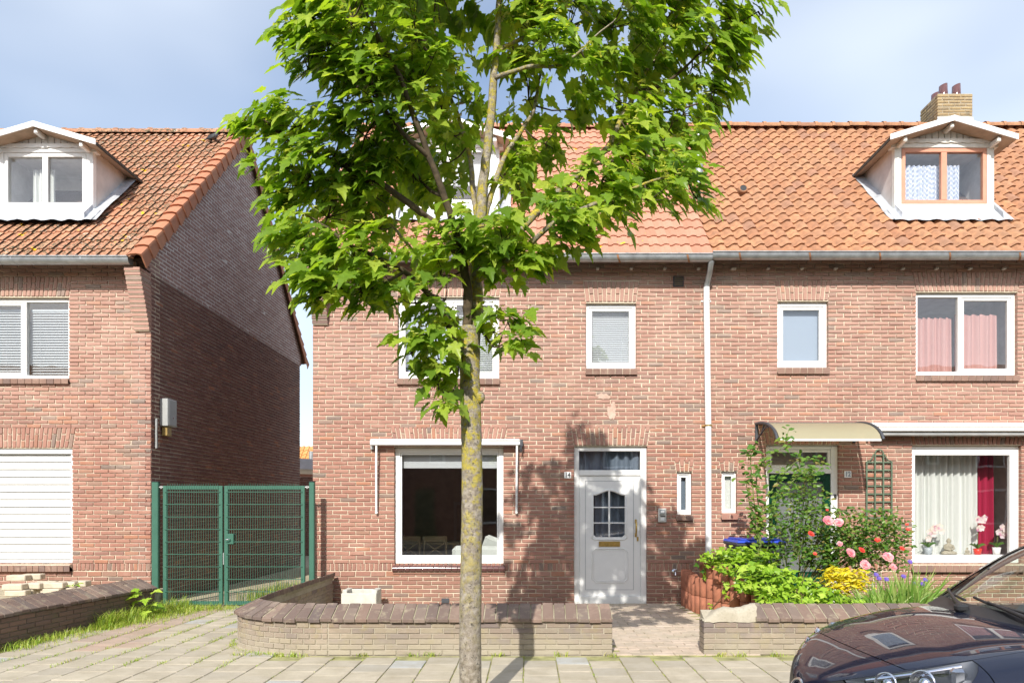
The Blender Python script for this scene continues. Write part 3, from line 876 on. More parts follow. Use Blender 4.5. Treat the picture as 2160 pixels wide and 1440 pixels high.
def dormer(h, xc, hw, z0, zeave, zpk, win_mat, curt, yf=11.2, over=0.19, mull=0.0, winx=None, white=None):
    white = white or M['white_old']
    yb = yf - 0.25
    zh0, zh1 = zeave - 0.055, zeave + 0.05          # header board
    zs = z0 + 0.19
    m = MB()
    m.cbox(xc - hw, xc - hw + 0.11, yf, yf + 0.10, z0, zh0, 0.005)
    m.cbox(xc + hw - 0.11, xc + hw, yf, yf + 0.10, z0, zh0, 0.005)
    m.cbox(xc - hw + 0.11, xc + hw - 0.11, yf + 0.001, yf + 0.10, z0, zs, 0.005)
    m.cbox(xc - hw - 0.06, xc + hw + 0.06, yf - 0.012, yf + 0.10, zh0, zh1 - 0.03, 0.005)
    d = m.build('dormer', white, h)
    # window
    wx0, wx1, wz0, wz1 = xc - hw + 0.115, xc + hw - 0.115, zs + 0.004, zh0 - 0.004
    q = MB(); q.ring(wx0, wx1, wz0, wz1, 0.06, yf + 0.004, yf + 0.07)
    cm = xc + mull
    q.cbox(cm - 0.045, cm + 0.045, yf + 0.006, yf + 0.068, wz0 + 0.06, wz1 - 0.06, 0.004)
    q.build('window_frame', win_mat, d)
    for a, b in ((wx0 + 0.055, cm - 0.04), (cm + 0.04, wx1 - 0.055)):
        pane(d, a, b, wz0 + 0.055, wz1 - 0.055, yf + 0.04)
    room(d, wx0 - 0.02, wx1 + 0.02, wz0 - 0.02, wz1, yf + 0.11, yf + 0.9, M['room_pale'])
    curt(d, wx0, wx1, wz0, wz1, yf + 0.14)
    # scalloped trim
    pts = [(xc + hw + 0.04, zh1)]
    pts = [(xc - hw - 0.04, zh1), ]
    low = []
    nsc = 9; tw = 2 * hw + 0.08
    for i in range(nsc * 4 + 1):
        u = i / (nsc * 4); low.append((xc - hw - 0.04 + tw * u, zh0 + 0.075 - 0.014 * abs(math.sin(math.pi * nsc * u))))
    poly = low + [(xc + hw + 0.04, zh1 + 0.02), (xc - hw - 0.04, zh1 + 0.02)]
    MB().extrude_xz(poly, yf - 0.035, yf - 0.018).build('scalloped_trim', white, d)
    # gable boards
    tip = hw + over; sl = (zpk - zeave) / tip
    def under(x): return zpk - 0.055 - abs(x - xc) * sl
    nb = int(2 * hw / 0.098); bw = 2 * hw / nb
    for i in range(nb):
        a, b = xc - hw + i * bw + 0.006, xc - hw + (i + 1) * bw - 0.006
        if min(under(a), under(b)) < zh1 + 0.012: continue
        poly = [(a, zh1 - 0.04), (b, zh1 - 0.04), (b, under(b))] + ([(xc, under(xc))] if a < xc < b else []) + [(a, under(a))]
        MB().extrude_xz(poly, yf + 0.0, yf + 0.02).build('gable_board', white, d)
    MB().extrude_xz([(xc - hw, zh1 - 0.05), (xc + hw, zh1 - 0.05), (xc + hw, under(xc + hw)), (xc, under(xc)), (xc - hw, under(xc - hw))], yf + 0.022, yf + 0.06).build('gable_backing', M['stem'], d)
    # roof, barge boards, brackets
    rf = MB()
    for s_ in (-1, 1):
        xt = xc + s_ * tip
        yr, yt = zpk + 5.2 + 0.15, zeave + 5.2 + 0.15
        for dz, rev in ((0, s_ < 0), (-0.05, s_ > 0)):
            qd = [(xc, yb, zpk + dz), (xt, yb, zeave + dz), (xt, yt, zeave + dz), (xc, yr, zpk + dz)]
            rf.quad(*(qd if not rev else qd[::-1]))
        rf.quad((xt, yb, zeave), (xt, yb, zeave - 0.05), (xt, yt, zeave - 0.05), (xt, yt, zeave))
    rf.build('dormer_roof', M['dormer_roof'], d)
    for s_ in (-1, 1):
        xt = xc + s_ * (tip - 0.01); x0_ = xc + s_ * 0.005
        zs0 = zpk - 0.056 - 0.005 * sl; zs1 = zeave - 0.056 + 0.01 * sl
        qd = [(x0_, yb + 0.005, zs0), (xt, yb + 0.005, zs1), (xt, zeave + 5.2, zs1), (x0_, zpk + 5.2, zs0)]
        MB().quad(*(qd if s_ > 0 else qd[::-1])).build('soffit', M['soffit'], d)
    bg = MB()
    for s_ in (-1, 1):
        xt = xc + s_ * (tip + 0.01)
        poly = [(xc, zpk - 0.062), (xt, zeave - 0.062), (xt, zeave + 0.022), (xc, zpk + 0.022)]
        bg.extrude_xz(poly if s_ > 0 else poly[::-1], yb - 0.02, yb - 0.002)
    bg.build('barge_board', M['white'], d)
    for x in (xc, xc - hw + 0.06, xc + hw - 0.06):
        zz = under(x) - 0.012
        MB().cbox(x - 0.03, x + 0.03, yb + 0.03, yf - 0.002, zz - 0.075, zz, 0.012).build('bracket', white, d)
    # cheeks and flashing
    for s_ in (-1, 1):
        x = xc + s_ * (hw - 0.02)
        zt = zeave - 0.06 + (over * sl)
        poly = [(yf + 0.09, z0 - 0.05), (yf + 0.09, zt), (zt + 5.2, zt), ]
        c_ = MB()
        o = s_ * 0.02
        c_.add([(x + o, a, b) for a, b in poly] + [(x - o, a, b) for a, b in poly], [(0, 1, 2), (5, 4, 3), (0, 3, 4, 1), (1, 4, 5, 2), (2, 5, 3, 0)])
        c_.build('cheek', M['cheek'], d)
        fl = MB()
        x0_, x1_ = xc + s_ * (hw - 0.005), xc + s_ * (hw + 0.17)
        up = 0.095
        ys = [yf - 0.22 + k * 0.12 for k in range(int((zt + 5.2 - yf + 0.22) / 0.12) + 1)]
        fl.grid([[(x0_, y, y - 5.2 + up + 0.10), (x0_ + s_ * 0.005, y, y - 5.2 + up + R.uniform(-.008, .008)), ((x0_ + x1_) / 2, y, y - 5.2 + up + R.uniform(-.01, .01)), (x1_ + R.uniform(-.012, .012), y, y - 5.2 + up - 0.012)] for y in ys], True)
        fl.build('flashing', M['lead'], d)
    ap = MB(); rows = []
    n_ = 34
    for dy, dz in ((0.0, 0.12), (-0.01, 0.105), (-0.13, 0.098), (-0.24, 0.09)):
        rows.append([(xc - hw - 0.12 + (2 * hw + 0.24) * i / n_, yf - 0.004 + dy + (R.uniform(-.012, .012) if dy < -0.1 else 0), yf + dy - 5.2 + dz + 0.012 * math.sin(i * 1.2) * (dy < -0.05)) for i in range(n_ + 1)])
    ap.grid(rows, True); ap.build('apron_flashing', M['lead'], d)
    return d
M['dormer_roof'] = m_plain('dormer_roof_bitumen', (0.07, 0.062, 0.05), 0.9, var=0.4, vs=20.0, bump=0.5)

def corbel(h, x0, x1, ztop, n, mat, back=F):
    """bricks stepping out under the gutter end"""
    c_ = None
    for i in range(n):
        z1 = ztop - i * CH; pr = 0.28 * (1 - i / n) + 0.03
        m = MB().cbox(x0 + R.uniform(-.003, .003), x1 + R.uniform(-.003, .003), back - pr, back + 0.02, z1 - CH + 0.011, z1, 0.005)
        if c_ is None:
            mm = MB()
            for k in range(n):
                mm.box(x0 + 0.008, x1 - 0.008, back - 0.28 * (1 - k / n) - 0.018, back + 0.02, ztop - (k + 1) * CH, ztop - k * CH)
            c_ = mm.build('corbel', M['mortar'], h)
        m.build('corbel_brick', mat, c_)

def tiles_set(prefix, w, e, mat, prof, amp, seed):
    return [tile_mesh('roof_tile', w, e + 0.06, mat, prof, amp, seed + k, 0.025 if prof is prof_flat else 0.034) for k in range(6)]

BZ = -0.03
# ======================= white-door house (14)
h14 = thing('brick_house', 'red brick house with white front door, behind the street tree', 'house', (-0.3, F, 0), 'row of brick houses')
w14 = Wall('x', F, -3.216, 2.655, BZ, 5.3, 14)
OP14 = {'up': (FX(839), FX(1053), FZ(797), FZ(627)), 'small': (FX(1236), FX(1342), FZ(776), FZ(640)), 'low': (FX(832), FX(1062), FZ(1190), FZ(944)),
        'door': (FX(1211), FX(1365), BZ, FZ(941)), 'wc': (FX(1428), FX(1459), FZ(1085), FZ(996))}
for k, o in OP14.items(): w14.opening(*o)
w14.arch(OP14['up'][0], OP14['up'][1], 0.055, FZ(624), FZ(582))
w14.arch(OP14['small'][0], OP14['small'][1], 0.04, FZ(636), FZ(593))
w14.arch(OP14['low'][0], OP14['low'][1], 0.06, FZ(941), FZ(899))
w14.arch(OP14['door'][0], OP14['door'][1], 0.05, FZ(938.5), FZ(898))
w14.arch(OP14['wc'][0] - 0.01, OP14['wc'][1] + 0.01, 0.03, FZ(993.5), FZ(968), 0.055)
w14.soldier(FZ(1203), FZ(1187))
w14.courses()
wall14 = w14.mortar('wall', M['mortar'], h14)
w14.build(wall14, M['brick'], 300, key=lambda q: (q[0][0] - 1.1) ** 2 + (q[0][1] - 2.0) ** 2)
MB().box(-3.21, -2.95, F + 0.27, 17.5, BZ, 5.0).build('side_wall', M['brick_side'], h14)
house_shell(h14, -3.2, 2.65, 4.95, 5.0)
dk = deck(h14, -3.33, 2.655, 5.05, 14.1)
Fm = roof_frame(10.25, 5.05, RANG)
SL = (14.1 - 10.25) / math.cos(RANG)
def skip_dormer(xc, hw, yf, ytop):
    def f(x, v, e):
        y = 10.25 + (v + e * 0.5) * math.cos(RANG)
        return abs(x - xc) < hw and yf - 0.08 < y < ytop
    return f
lay_tiles(dk, Fm, -3.33, 2.655, SL, 0.15, 0.29, tiles_set('a', 0.15, 0.29, M['tile_pink'], prof_flat, 0.017, 40), [skip_dormer(-1.24, 0.78, 11.2, 12.45)], 300,
          lambda t: -t[0] * 0.6 + t[1], 5, M['tile_pink'])
ridge_tiles(dk, 14.1, 8.93, -3.4, 2.5, M['tile_pink'])
for k in range(-6, 6):
    MB().cbox(PX(1190, 10.5) + k * 0.5 - 0.022, PX(1190, 10.5) + k * 0.5 + 0.022, F - 0.07, F - 0.006, 4.95, 4.98, 0.005).build('rafter_end', M['cheek'], h14)
gutter(h14, -3.4, 2.64, 10.27, 5.055, 0.075, PX(420, 10.2), 1.0, M['rust'])
corbel(h14, -3.216, -2.98, 4.93, 13, M['brick_plinth'])
def c14(d, a, b, z0, z1, y):
    MB().box(a + 0.05, b - 0.05, y + 0.02, y + 0.03, z0 + 0.35, z1 - 0.05).build('roller_blind', M['blind'], d)
dormer(h14, -1.24, 0.78, 6.01, 7.136, 7.43, M['white'], c14, white=M['white'])

def add_sill(h, o, z0, z1, n, mat=None, ext=0.012):
    sill_bricks(h, o[0] - ext, o[1] + ext, z0, z1, F, n, mat or M['brick_plinth'])
# upper window with two lights
yw = F + 0.055
wu, li = window(h14, *OP14['up'], yw, 0.055, [FX(952)], (0, 1))
add_sill(h14, OP14['up'], FZ(811), FZ(797), 14)
room(wu, OP14['up'][0] - .1, OP14['up'][1] + .1, OP14['up'][2] - 0.1, OP14['up'][3] + 0.1, F + 0.262, F + 2.4, M['room'])
venetian(wu, li[1][0], li[1][1], OP14['up'][2] + 0.05, OP14['up'][3] - 0.1, F + 0.2, M['blind'])
MB().box(li[0][0], li[0][1], F + 0.2, F + 0.205, OP14['up'][2] + 0.03, OP14['up'][3] - 0.03).build('roller_blind', M['frost_blue'], wu)
# small upper window with venetian blind
ws, li = window(h14, *OP14['small'], yw, 0.05, None, (0,))
add_sill(h14, OP14['small'], FZ(790.5), FZ(776), 7)
room(ws, OP14['small'][0] - .1, OP14['small'][1] + .1, OP14['small'][2] - 0.1, OP14['small'][3] + 0.1, F + 0.262, F + 2.4, M['room'])
venetian(ws, li[0][0], li[0][1], OP14['small'][2] + 0.04, OP14['small'][3] - 0.1, F + 0.15, M['blind'])
# living-room window
wl, li = window(h14, *OP14['low'], yw, 0.075, None, (), bot=0.11)
q = MB(); q.ring(OP14['low'][0] + 0.077, OP14['low'][1] - 0.077, OP14['low'][2] + 0.112, OP14['low'][3] - 0.077, 0.022, yw + 0.015, yw + 0.06); q.build('glazing_bead', M['white'], wl)
o = OP14['low']
s_ = MB().box(o[0] - 0.0, o[1] + 0.0, F - 0.03, F + 0.05, FZ(1206), FZ(1197)).build('window_sill', M['mortar'], h14)
n = 19; wd = (o[1] - o[0] + 0.05) / n
for i in range(n):
    a, b = o[0] - 0.025 + i * wd + 0.004, o[0] - 0.025 + (i + 1) * wd - 0.004
    rows = []
    for y, z in ((F + 0.055, FZ(1190)), (F - 0.02, FZ(1192.0)), (F - 0.05, FZ(1194.0)), (F - 0.062, FZ(1197.5)), (F - 0.06, FZ(1203)), (F - 0.03, FZ(1205)), (F + 0.0, FZ(1205))):
        rows.append([(b, y, z), (a, y, z)])
    MB().grid(rows, True).build('sill_tile', M['glazed_sill'], s_)
MB().box(o[0] - 0.02, o[1] + 0.02, F - 0.02, F + 0.02, FZ(1209.5), FZ(1205.5)).build('sill_base', M['brick'], s_)
MB().cbox(o[0] + 0.09, o[1] - 0.09, F + 0.16, F + 0.175, FZ(986), FZ(952), 0.003).build('roller_blind', M['blind'], wl)
rm = room(wl, -2.9, 0.72, 0.02, 2.62, F + 0.262, 16.6, M['room'])
MB().box(-2.85, 0.68, F + 0.27, 16.55, 0.021, 0.035).build('room_floor', M['wood_floor'], wl)
bw = MB().ring(PX(955, 16.3), PX(1010, 16.3), 0.3, 1.55, 0.07, 16.5, 16.56).build('back_window', M['white'], wl)
# toilet window
wc, li = window(h14, *OP14['wc'], F + 0.045, 0.035, None, (0,), sashw=0.035)
sill_bricks(h14, OP14['wc'][0] - 0.015, OP14['wc'][1] + 0.02, FZ(1097), FZ(1085), F, 2, M['brick_plinth'], 0.055)
MB().box(OP14['wc'][0], OP14['wc'][1], F + 0.13, F + 0.14, OP14['wc'][2], OP14['wc'][3]).build('frosted_backing', M['curtain_dark'], wc)
# air brick
MB().cbox(FX(1419.5), FX(1442), F - 0.02, F + 0.03, FZ(605), FZ(583), 0.004).build('air_vent', M['black'], h14)
v = MB()
for k in range(5): v.box(FX(1422), FX(1439.5), F - 0.026, F - 0.021, FZ(602 - k * 3.8), FZ(600.6 - k * 3.8))
v.build('vent_louvre', M['stem'], h14, 'stuff')
b_ = MB().cbox(FX(931.5), FX(947.5), F - 0.02, F + 0.02, FZ(1271), FZ(1261), 0.004)
for k in range(3): b_.box(FX(934 + k * 4.5), FX(936.5 + k * 4.5), F - 0.023, F - 0.02, FZ(1269), FZ(1263))
b_.build('floor_vent', M['dark_grey'], h14)

for cx_, cy_, rx_, ry_, sd_ in ((1291, 868, 13, 22, 3), (1270, 836, 20, 8, 5)):
    r_ = random.Random(sd_); n_ = 18
    ring_ = [(FX(cx_ + rx_ * math.cos(a) * r_.uniform(0.35, 1.1)), F - 0.0105, FZ(cy_ + ry_ * math.sin(a) * r_.uniform(0.45, 1.1))) for a in [2 * math.pi * k / n_ for k in range(n_)]]
    back = [(x, F + 0.003, z) for x, y, z in ring_]
    m = MB(); m.add(ring_ + back, [tuple(range(n_ - 1, -1, -1))] + [(k, (k + 1) % n_, n_ + (k + 1) % n_, n_ + k) for k in range(n_)]); m.build('mortar_patch', M['patch'], h14, label='pale smeared mortar patch above the door')
# front door
def arc_pts(x0, x1, z, h, n=12):
    return [(x0 + (x1 - x0) * i / n, z + h * (0.5 - 0.5 * math.cos(2 * math.pi * i / n)) ) for i in range(n + 1)]
o = OP14['door']
yd = F + 0.05
m = MB()
m.cbox(o[0], o[0] + 0.078, yd, yd + 0.09, o[2], o[3], 0.005); m.cbox(o[1] - 0.092, o[1], yd, yd + 0.09, o[2], o[3], 0.005)
xi0, xi1 = o[0] + 0.078, o[1] - 0.092
m.cbox(xi0, xi1, yd + .001, yd + 0.09, FZ(950.5), o[3], 0.005)
m.cbox(xi0, xi1, yd + .001, yd + 0.09, FZ(1002), FZ(990.5), 0.005)
m.cbox(xi0, xi1, yd - .004, yd + 0.09, o[2], FZ(1257.5), 0.005)
dr = m.build('door_frame', M['white'], h14)
pane(dr, xi0, xi1, FZ(990.5), FZ(950.5), yd + 0.05)
curtain(dr, xi0, xi1, FZ(991), FZ(950), yd + 0.13, M['curtain_dark'], 6, 0.035, seed=2)
lx0, lx1, lz0, lz1 = xi0 + 0.004, xi1 - 0.004, FZ(1257) , FZ(1002.8)
ly = yd + 0.02
gx0, gx1, gz0, gz1 = FX(1253), FX(1319.5), FZ(1132.5), FZ(1044.5)
m = MB()
m.box(lx0, gx0, ly, ly + 0.05, lz0, lz1); m.box(gx1, lx1, ly, ly + 0.05, lz0, lz1); m.box(gx0, gx1, ly, ly + 0.05, lz0, gz0)
ar = arc_pts(gx0, gx1, gz1, 0.068)
m.extrude_xz(ar + [(gx1, lz1), (gx0, lz1)], ly, ly + 0.05)
for cx_, sg in ((gx0, 1), (gx1, -1)):
    pl = [(cx_, gz0), (cx_ + sg * 0.035, gz0), (cx_, gz0 + 0.035)]
    m.extrude_xz(pl if sg > 0 else [pl[0], pl[2], pl[1]], ly, ly + 0.05)
dl = m.build('door', M['white'], h14)
pane(dl, gx0 - 0.002, gx1 + 0.002, gz0 - 0.002, gz1 + 0.075, ly + 0.022)
mu = MB()
gm = (gx0 + gx1) / 2
mu.cbox(gm - 0.013, gm + 0.013, ly - 0.004, ly + 0.02, gz0, gz1 + 0.068, 0.003)
for yy in (1069.5, 1102.5): mu.cbox(gx0, gx1, ly - 0.003, ly + 0.019, FZ(yy) - 0.009, FZ(yy) + 0.009, 0.003)
mu.build('muntin', M['white'], dl)
curtain(dl, gx0 - 0.05, gx1 + 0.05, gz0 - 0.05, gz1 + 0.1, ly + 0.1, M['curtain_dark'], 5, 0.03, seed=4)
mo = MB()
e = 0.016
out = [(gx0 - e, gz0 + 0.03), (gx0 - 0.035, gz0 - 0.005), (gx0 + 0.01, gz0 - 0.035), (gx1 - 0.01, gz0 - 0.035), (gx1 + 0.035, gz0 - 0.005), (gx1 + e, gz0 + 0.03), (gx1 + e, gz1 + e), (gx1 + 0.03, gz1 + e)]
mo.tube([(x, ly - 0.002, z) for x, z in out] + [(x, ly - 0.002, z + e) for x, z in reversed(ar)] + [(gx0 - 0.03, ly - 0.002, gz1 + e), (gx0 - e, ly - 0.002, gz1 + e), (gx0 - e, ly - 0.002, gz0 + 0.03)], 0.009, 6)
px0, px1, pz0, pz1 = FX(1250), FX(1325), FZ(1228.5), FZ(1157)
k_ = 0.045
oct_ = [(px0 + k_, pz0), (px1 - k_, pz0), (px1 - k_ * .9, pz0 + k_ * .4), (px1, pz0 + k_), (px1, pz1 - k_), (px1 - k_ * .9, pz1 - k_ * .4), (px1 - k_, pz1), (px0 + k_, pz1), (px0 + k_ * .9, pz1 - k_ * .4), (px0, pz1 - k_), (px0, pz0 + k_), (px0 + k_ * .9, pz0 + k_ * .4), (px0 + k_, pz0)]
mo.tube([(x, ly - 0.002, z) for x, z in oct_], 0.008, 6)
cxm, czm = (px0 + px1) / 2, (pz0 + pz1) / 2
mo.tube([(cxm + (x - cxm) * 0.90, ly - 0.001, czm + (z - czm) * 0.90) for x, z in oct_], 0.005, 6)
mo.build('panel_moulding', M['white'], dl)
gr = MB()
for a, b, c, d_ in ((FX(1235), FX(1236.2), FZ(1244), FZ(1013)), (FX(1337.2), FX(1338.4), FZ(1244), FZ(1013)), (FX(1235), FX(1338), FZ(1014.2), FZ(1013)), (FX(1235), FX(1338), FZ(1244.6), FZ(1243.6))):
    gr.box(a, b, ly - 0.0016, ly + 0.002, c, d_)
gr.build('groove_shade_line', m_plain('groove_shade_grey', (0.40, 0.41, 0.42), 0.6), dl)  # grey strips on the door face paint in the shade of a groove
m = MB().cbox(FX(1264), FX(1309), ly - 0.012, ly - 0.001, FZ(1152.5), FZ(1141.5), 0.003)
ls = m.build('letter_slot', M['brass'], dl)
MB().cbox(FX(1268), FX(1305), ly - 0.018, ly - 0.0125, FZ(1150), FZ(1144), 0.002).build('slot_flap', M['brass'], dl)
hd = MB()
hx = FX(1342.5)
hd.tube([(hx, ly - 0.004, FZ(1099)), (hx, ly - 0.05, FZ(1101)), (hx, ly - 0.062, FZ(1108)), (hx, ly - 0.062, FZ(1119)), (hx, ly - 0.05, FZ(1126)), (hx, ly - 0.004, FZ(1128))], [0.012, 0.011, 0.013, 0.015, 0.011, 0.012], 8)
for zz in (1099, 1128): hd.cbox(hx - 0.016, hx + 0.016, ly - 0.012, ly, FZ(zz) - 0.03, FZ(zz) + 0.03, 0.006)
hd.build('handle', M['brass'], dl)
MB().cbox(FX(1344.5), FX(1348.5), ly - 0.008, ly, FZ(1141), FZ(1132), 0.003).build('lock_plate', M['brass'], dl)

# ======================= green-door house (12)
h12 = thing('brick_house', 'red brick house with green front door and orange tiled roof', 'house', (5.6, F, 0), 'row of brick houses')
w12 = Wall('x', F, 2.662, 10.4, BZ, 5.3, 12)
OP12 = {'up': (FX(1932), FX(2146), FZ(790), FZ(617)), 'small': (FX(1640), FX(1747), FZ(774), FZ(636)), 'low': (FX(1924), FX(2154), FZ(1187), FZ(940)),
        'door': (FX(1616), FX(1770), BZ, FZ(939)), 'wc': (FX(1522), FX(1554), FZ(1082), FZ(995))}
for k, o in OP12.items(): w12.opening(*o)
w12.arch(OP12['up'][0], OP12['up'][1], 0.055, FZ(614), FZ(573))
w12.arch(OP12['small'][0], OP12['small'][1], 0.04, FZ(633), FZ(591))
w12.arch(OP12['low'][0], OP12['low'][1], 0.06, FZ(937), FZ(896))
w12.arch(OP12['door'][0], OP12['door'][1], 0.05, FZ(936.5), FZ(896))
w12.arch(OP12['wc'][0] - 0.01, OP12['wc'][1] + 0.01, 0.03, FZ(992.5), FZ(968), 0.055)
w12.soldier(FZ(1203), FZ(1187))
w12.courses()
wall12 = w12.mortar('wall', M['mortar'], h12)
w12.build(wall12, M['brick'], 300, key=lambda q: (q[0][0] - 4.4) ** 2 + (q[0][1] - 3.4) ** 2)
house_shell(h12, 2.66, 10.4, 4.95, 5.0)
dk = deck(h12, 2.657, 10.4, 5.05, 14.1)
ts12 = tiles_set('b', 0.197, 0.272, M['tile_orange'], prof_s, 0.027, 60)
def beyond(x, v, e): return False
lay_tiles(dk, Fm, 2.657, 10.35, SL, 0.1972, 0.272, ts12, [skip_dormer(6.55, 0.785, 11.2, 12.45)], 300, lambda t: t[0] + t[1] * 0.6, 6, M['tile_orange'])
ridge_tiles(dk, 14.1, 8.95, 2.6, 10.2, M['tile_orange'])
for k in range(11):
    MB().cbox(PX(1552, 10.5) + k * 0.5 - 0.022, PX(1552, 10.5) + k * 0.5 + 0.022, F - 0.07, F - 0.006, 4.95, 4.98, 0.005).build('rafter_end', M['cheek'], h12)
gutter(h12, 2.642, 10.4, 10.27, 5.085, 0.075, PX(1559, 10.2), 1.005, M['rust'])
# vent tile, its dark inside painted as a black disc, and the grey vent pipe
c0 = P(1565, 410, 11.82)
n_ = Vector((0, -math.sin(RANG), math.cos(RANG)))
u_ = Vector((1, 0, 0)); v_ = Vector((0, math.cos(RANG), math.sin(RANG)))
m = MB(); cc = c0 + n_ * 0.05
hn = Vector((0, -1, 0.25)).normalized(); hv = Vector((0, 0.25, 1)).normalized(); hc = cc + Vector((0, -0.05, 0.035))
ringp = [[hc + (u_ * math.cos(a) + hv * math.sin(a)) * r1 + hn * h1 for a in [2 * math.pi * k / 16 for k in range(16)]] for r1, h1 in ((0.085, -0.14), (0.078, -0.02), (0.066, 0.004), (0.055, 0.0))]
m.grid(ringp, True, True); m.build('vent_tile', M['tile_orange'], dk)
m = MB(); m.add([hc + (u_ * math.cos(a) + hv * math.sin(a)) * 0.058 - hn * 0.004 for a in [2 * math.pi * k / 16 for k in range(16)]], [tuple(range(16))]); m.build('vent_dark_disc', M['black'], dk)
pb = P(1474, 382, 12.25)
m = MB(); m.tube([(pb.x, pb.y, pb.z - 0.05), (pb.x, pb.y, pb.z + 0.32)], 0.073, 16); m.tube([(pb.x, pb.y, pb.z + 0.32), (pb.x, pb.y, pb.z + 0.345)], 0.08, 16); m.tube([(pb.x, pb.y, pb.z + 0.345), (pb.x, pb.y, pb.z + 0.78)], 0.07, 16)
vp = m.build('vent_pipe', M['zinc'], dk)
m = MB(); m.grid([[pb + u_ * x + v_ * y + n_ * (0.055 + 0.008 * math.sin(x * 30 + y * 20)) for x in [-0.14 + 0.28 * i / 6 for i in range(7)]] for y in [-0.22 + 0.44 * k / 6 for k in range(7)]], True)
m.build('pipe_flashing', M['lead'], dk)
def c12(d, a, b, z0, z1, y):
    curtain(d, a + 0.06, a + 0.70, z0 + 0.03, z1 - 0.20, y + 0.03, M['curtain_pattern'], 8, 0.025, seed=5)
    curtain(d, a + 0.76, a + 1.0, z0 + 0.03, z1 - 0.20, y + 0.03, M['curtain_pattern'], 4, 0.025, seed=8)
dormer(h12, 6.55, 0.785, 6.01, 7.136, 7.43, M['salmon_wood'], c12)
# chimney
cx0, cx1, cy0, cy1 = PX(1978, 14.0), PX(2051, 14.0), 14.0, 14.62
cz0, cz1 = 8.4, PZ(197, 14.0)
ch = MB().box(cx0 + 0.006, cx1 - 0.006, cy0 + 0.006, cy1 - 0.006, cz0, cz1 - 0.006).build('chimney', M['mortar_low'], dk)
def chim(axis, plane, a0, a1, out):
    w_ = Wall(axis, plane, a0, a1, cz0, cz1, 77); w_.courses(); qs = w_.full + w_.quads
    m = MB()
    for q in qs:
        v, f = brick_v(q, -0.004, 0.05, 0.005, w_.r, 0.004)
        if out > 0: m.add([w_.w(p) for p in v], f)
        else:
            m.add([(plane + p[1], p[0], p[2]) for p in v], [tuple(reversed(t)) for t in f])
    m.build('chimney_bricks', M['chim_brick'], dk, 'stuff')
chim('x', cy0, cx0, cx1, 1); chim('y', cx0, cy0, cy1, -1); chim('y', cx1, cy0, cy1, 1)
for px_, yy, tp in ((1989.5, 14.12, 178), (2017, 14.12, 178.5), (1973, 14.5, 196)):
    xx = PX(px_, yy); zt = PZ(tp, yy)
    rows = []
    for k, (rr, z) in enumerate(((0.088, cz1 - 0.02), (0.084, cz1 + 0.02), (0.076, zt - 0.02))):
        rows.append([(xx + rr * math.cos(a), yy + rr * math.sin(a), z + (0.022 * math.cos(a) if k == 2 else 0)) for a in [2 * math.pi * i / 16 for i in range(16)]])
    rows.append([(xx + (p[0] - xx) * 0.82, yy + (p[1] - yy) * 0.82, p[2]) for p in rows[-1]])
    rows.append([(xx + (p[0] - xx) * 1.0, yy + (p[1] - yy) * 1.0, p[2] - 0.15) for p in rows[-1]])
    MB().grid(rows, True, True).build('chimney_pot', M['glazed_pot'] if 'glazed_pot' in M else M['glazed_sill'], dk)
m = MB(); m.grid([[(cx0 - 0.03, cy0 - 0.03, 8.9), (cx1 + 0.03, cy0 - 0.03, 8.9)], [(cx0 - 0.012, cy0 - 0.012, 9.1), (cx1 + 0.012, cy0 - 0.012, 9.1)]]); m.build('chimney_flashing', M['lead'], dk)

wu, li = window(h12, *OP12['up'], yw, 0.055, [FX(2029)], (1,))
add_sill(h12, OP12['up'], FZ(804), FZ(790), 14)
o = OP12['up']
room(wu, o[0] - .1, o[1] + .1, o[2] - 0.1, o[3] + 0.1, F + 0.262, F + 2.4, M['room_pale'])
curtain(wu, li[0][0] - 0.02, li[0][1] - 0.02, o[2], o[3] - 0.33, F + 0.2, M['curtain_pink'], 7, 0.03, seed=11, jag=0.02)
curtain(wu, li[1][0] - 0.02, li[1][1] - 0.12, o[2], o[3] - 0.28, F + 0.2, M['curtain_pink'], 5, 0.03, seed=12, jag=0.02)
ws, li = window(h12, *OP12['small'], yw, 0.055, None, (0,), sashw=0.05)
add_sill(h12, OP12['small'], FZ(789), FZ(774), 7)
o = OP12['small']
room(ws, o[0] - .1, o[1] + .1, o[2] - 0.1, o[3] + 0.1, F + 0.262, F + 2.4, M['room'])
MB().box(o[0] + 0.05, o[1] - 0.05, F + 0.16, F + 0.165, o[2] + 0.05, o[3] - 0.05).build('roller_blind', M['frost_blue'], ws)
o = OP12['low']
wl, li = window(h12, *o, yw, 0.075, None, (), bot=0.115)
q = MB().cbox(o[0] + 0.078, o[1] - 0.13, yw + 0.005, yw + 0.06, FZ(959), FZ(948.5), 0.004).build('ventilation_strip', M['white'], wl)
MB().cbox(o[1] - 0.13, o[1] - 0.076, yw + 0.003, yw + 0.065, o[2] + 0.116, o[3] - 0.076, 0.004).build('inner_stile', M['white'], wl)
sill_bricks(h12, o[0] - 0.02, o[1] + 0.02, FZ(1205), FZ(1187), F, 17, M['brick_plinth'], 0.07, 0.035)
MB().box(o[0], o[1], F - 0.03, F + 0.02, FZ(1209), FZ(1205.5)).build('sill_base', M['soil'], h12)
room(wl, o[0] - .15, o[1] + .2, o[2] - 0.05, o[3] + 0.1, F + 0.262, F + 2.8, M['room'])
curtain(wl, o[0] + 0.02, FX(2098), o[2] + 0.02, o[3] - 0.05, F + 0.42, M['curtain'], 13, 0.035, seed=21)
curtain(wl, FX(2098), FX(2140), o[2] + 0.02, o[3] - 0.05, F + 0.50, M['curtain_red'], 3, 0.04, seed=22)
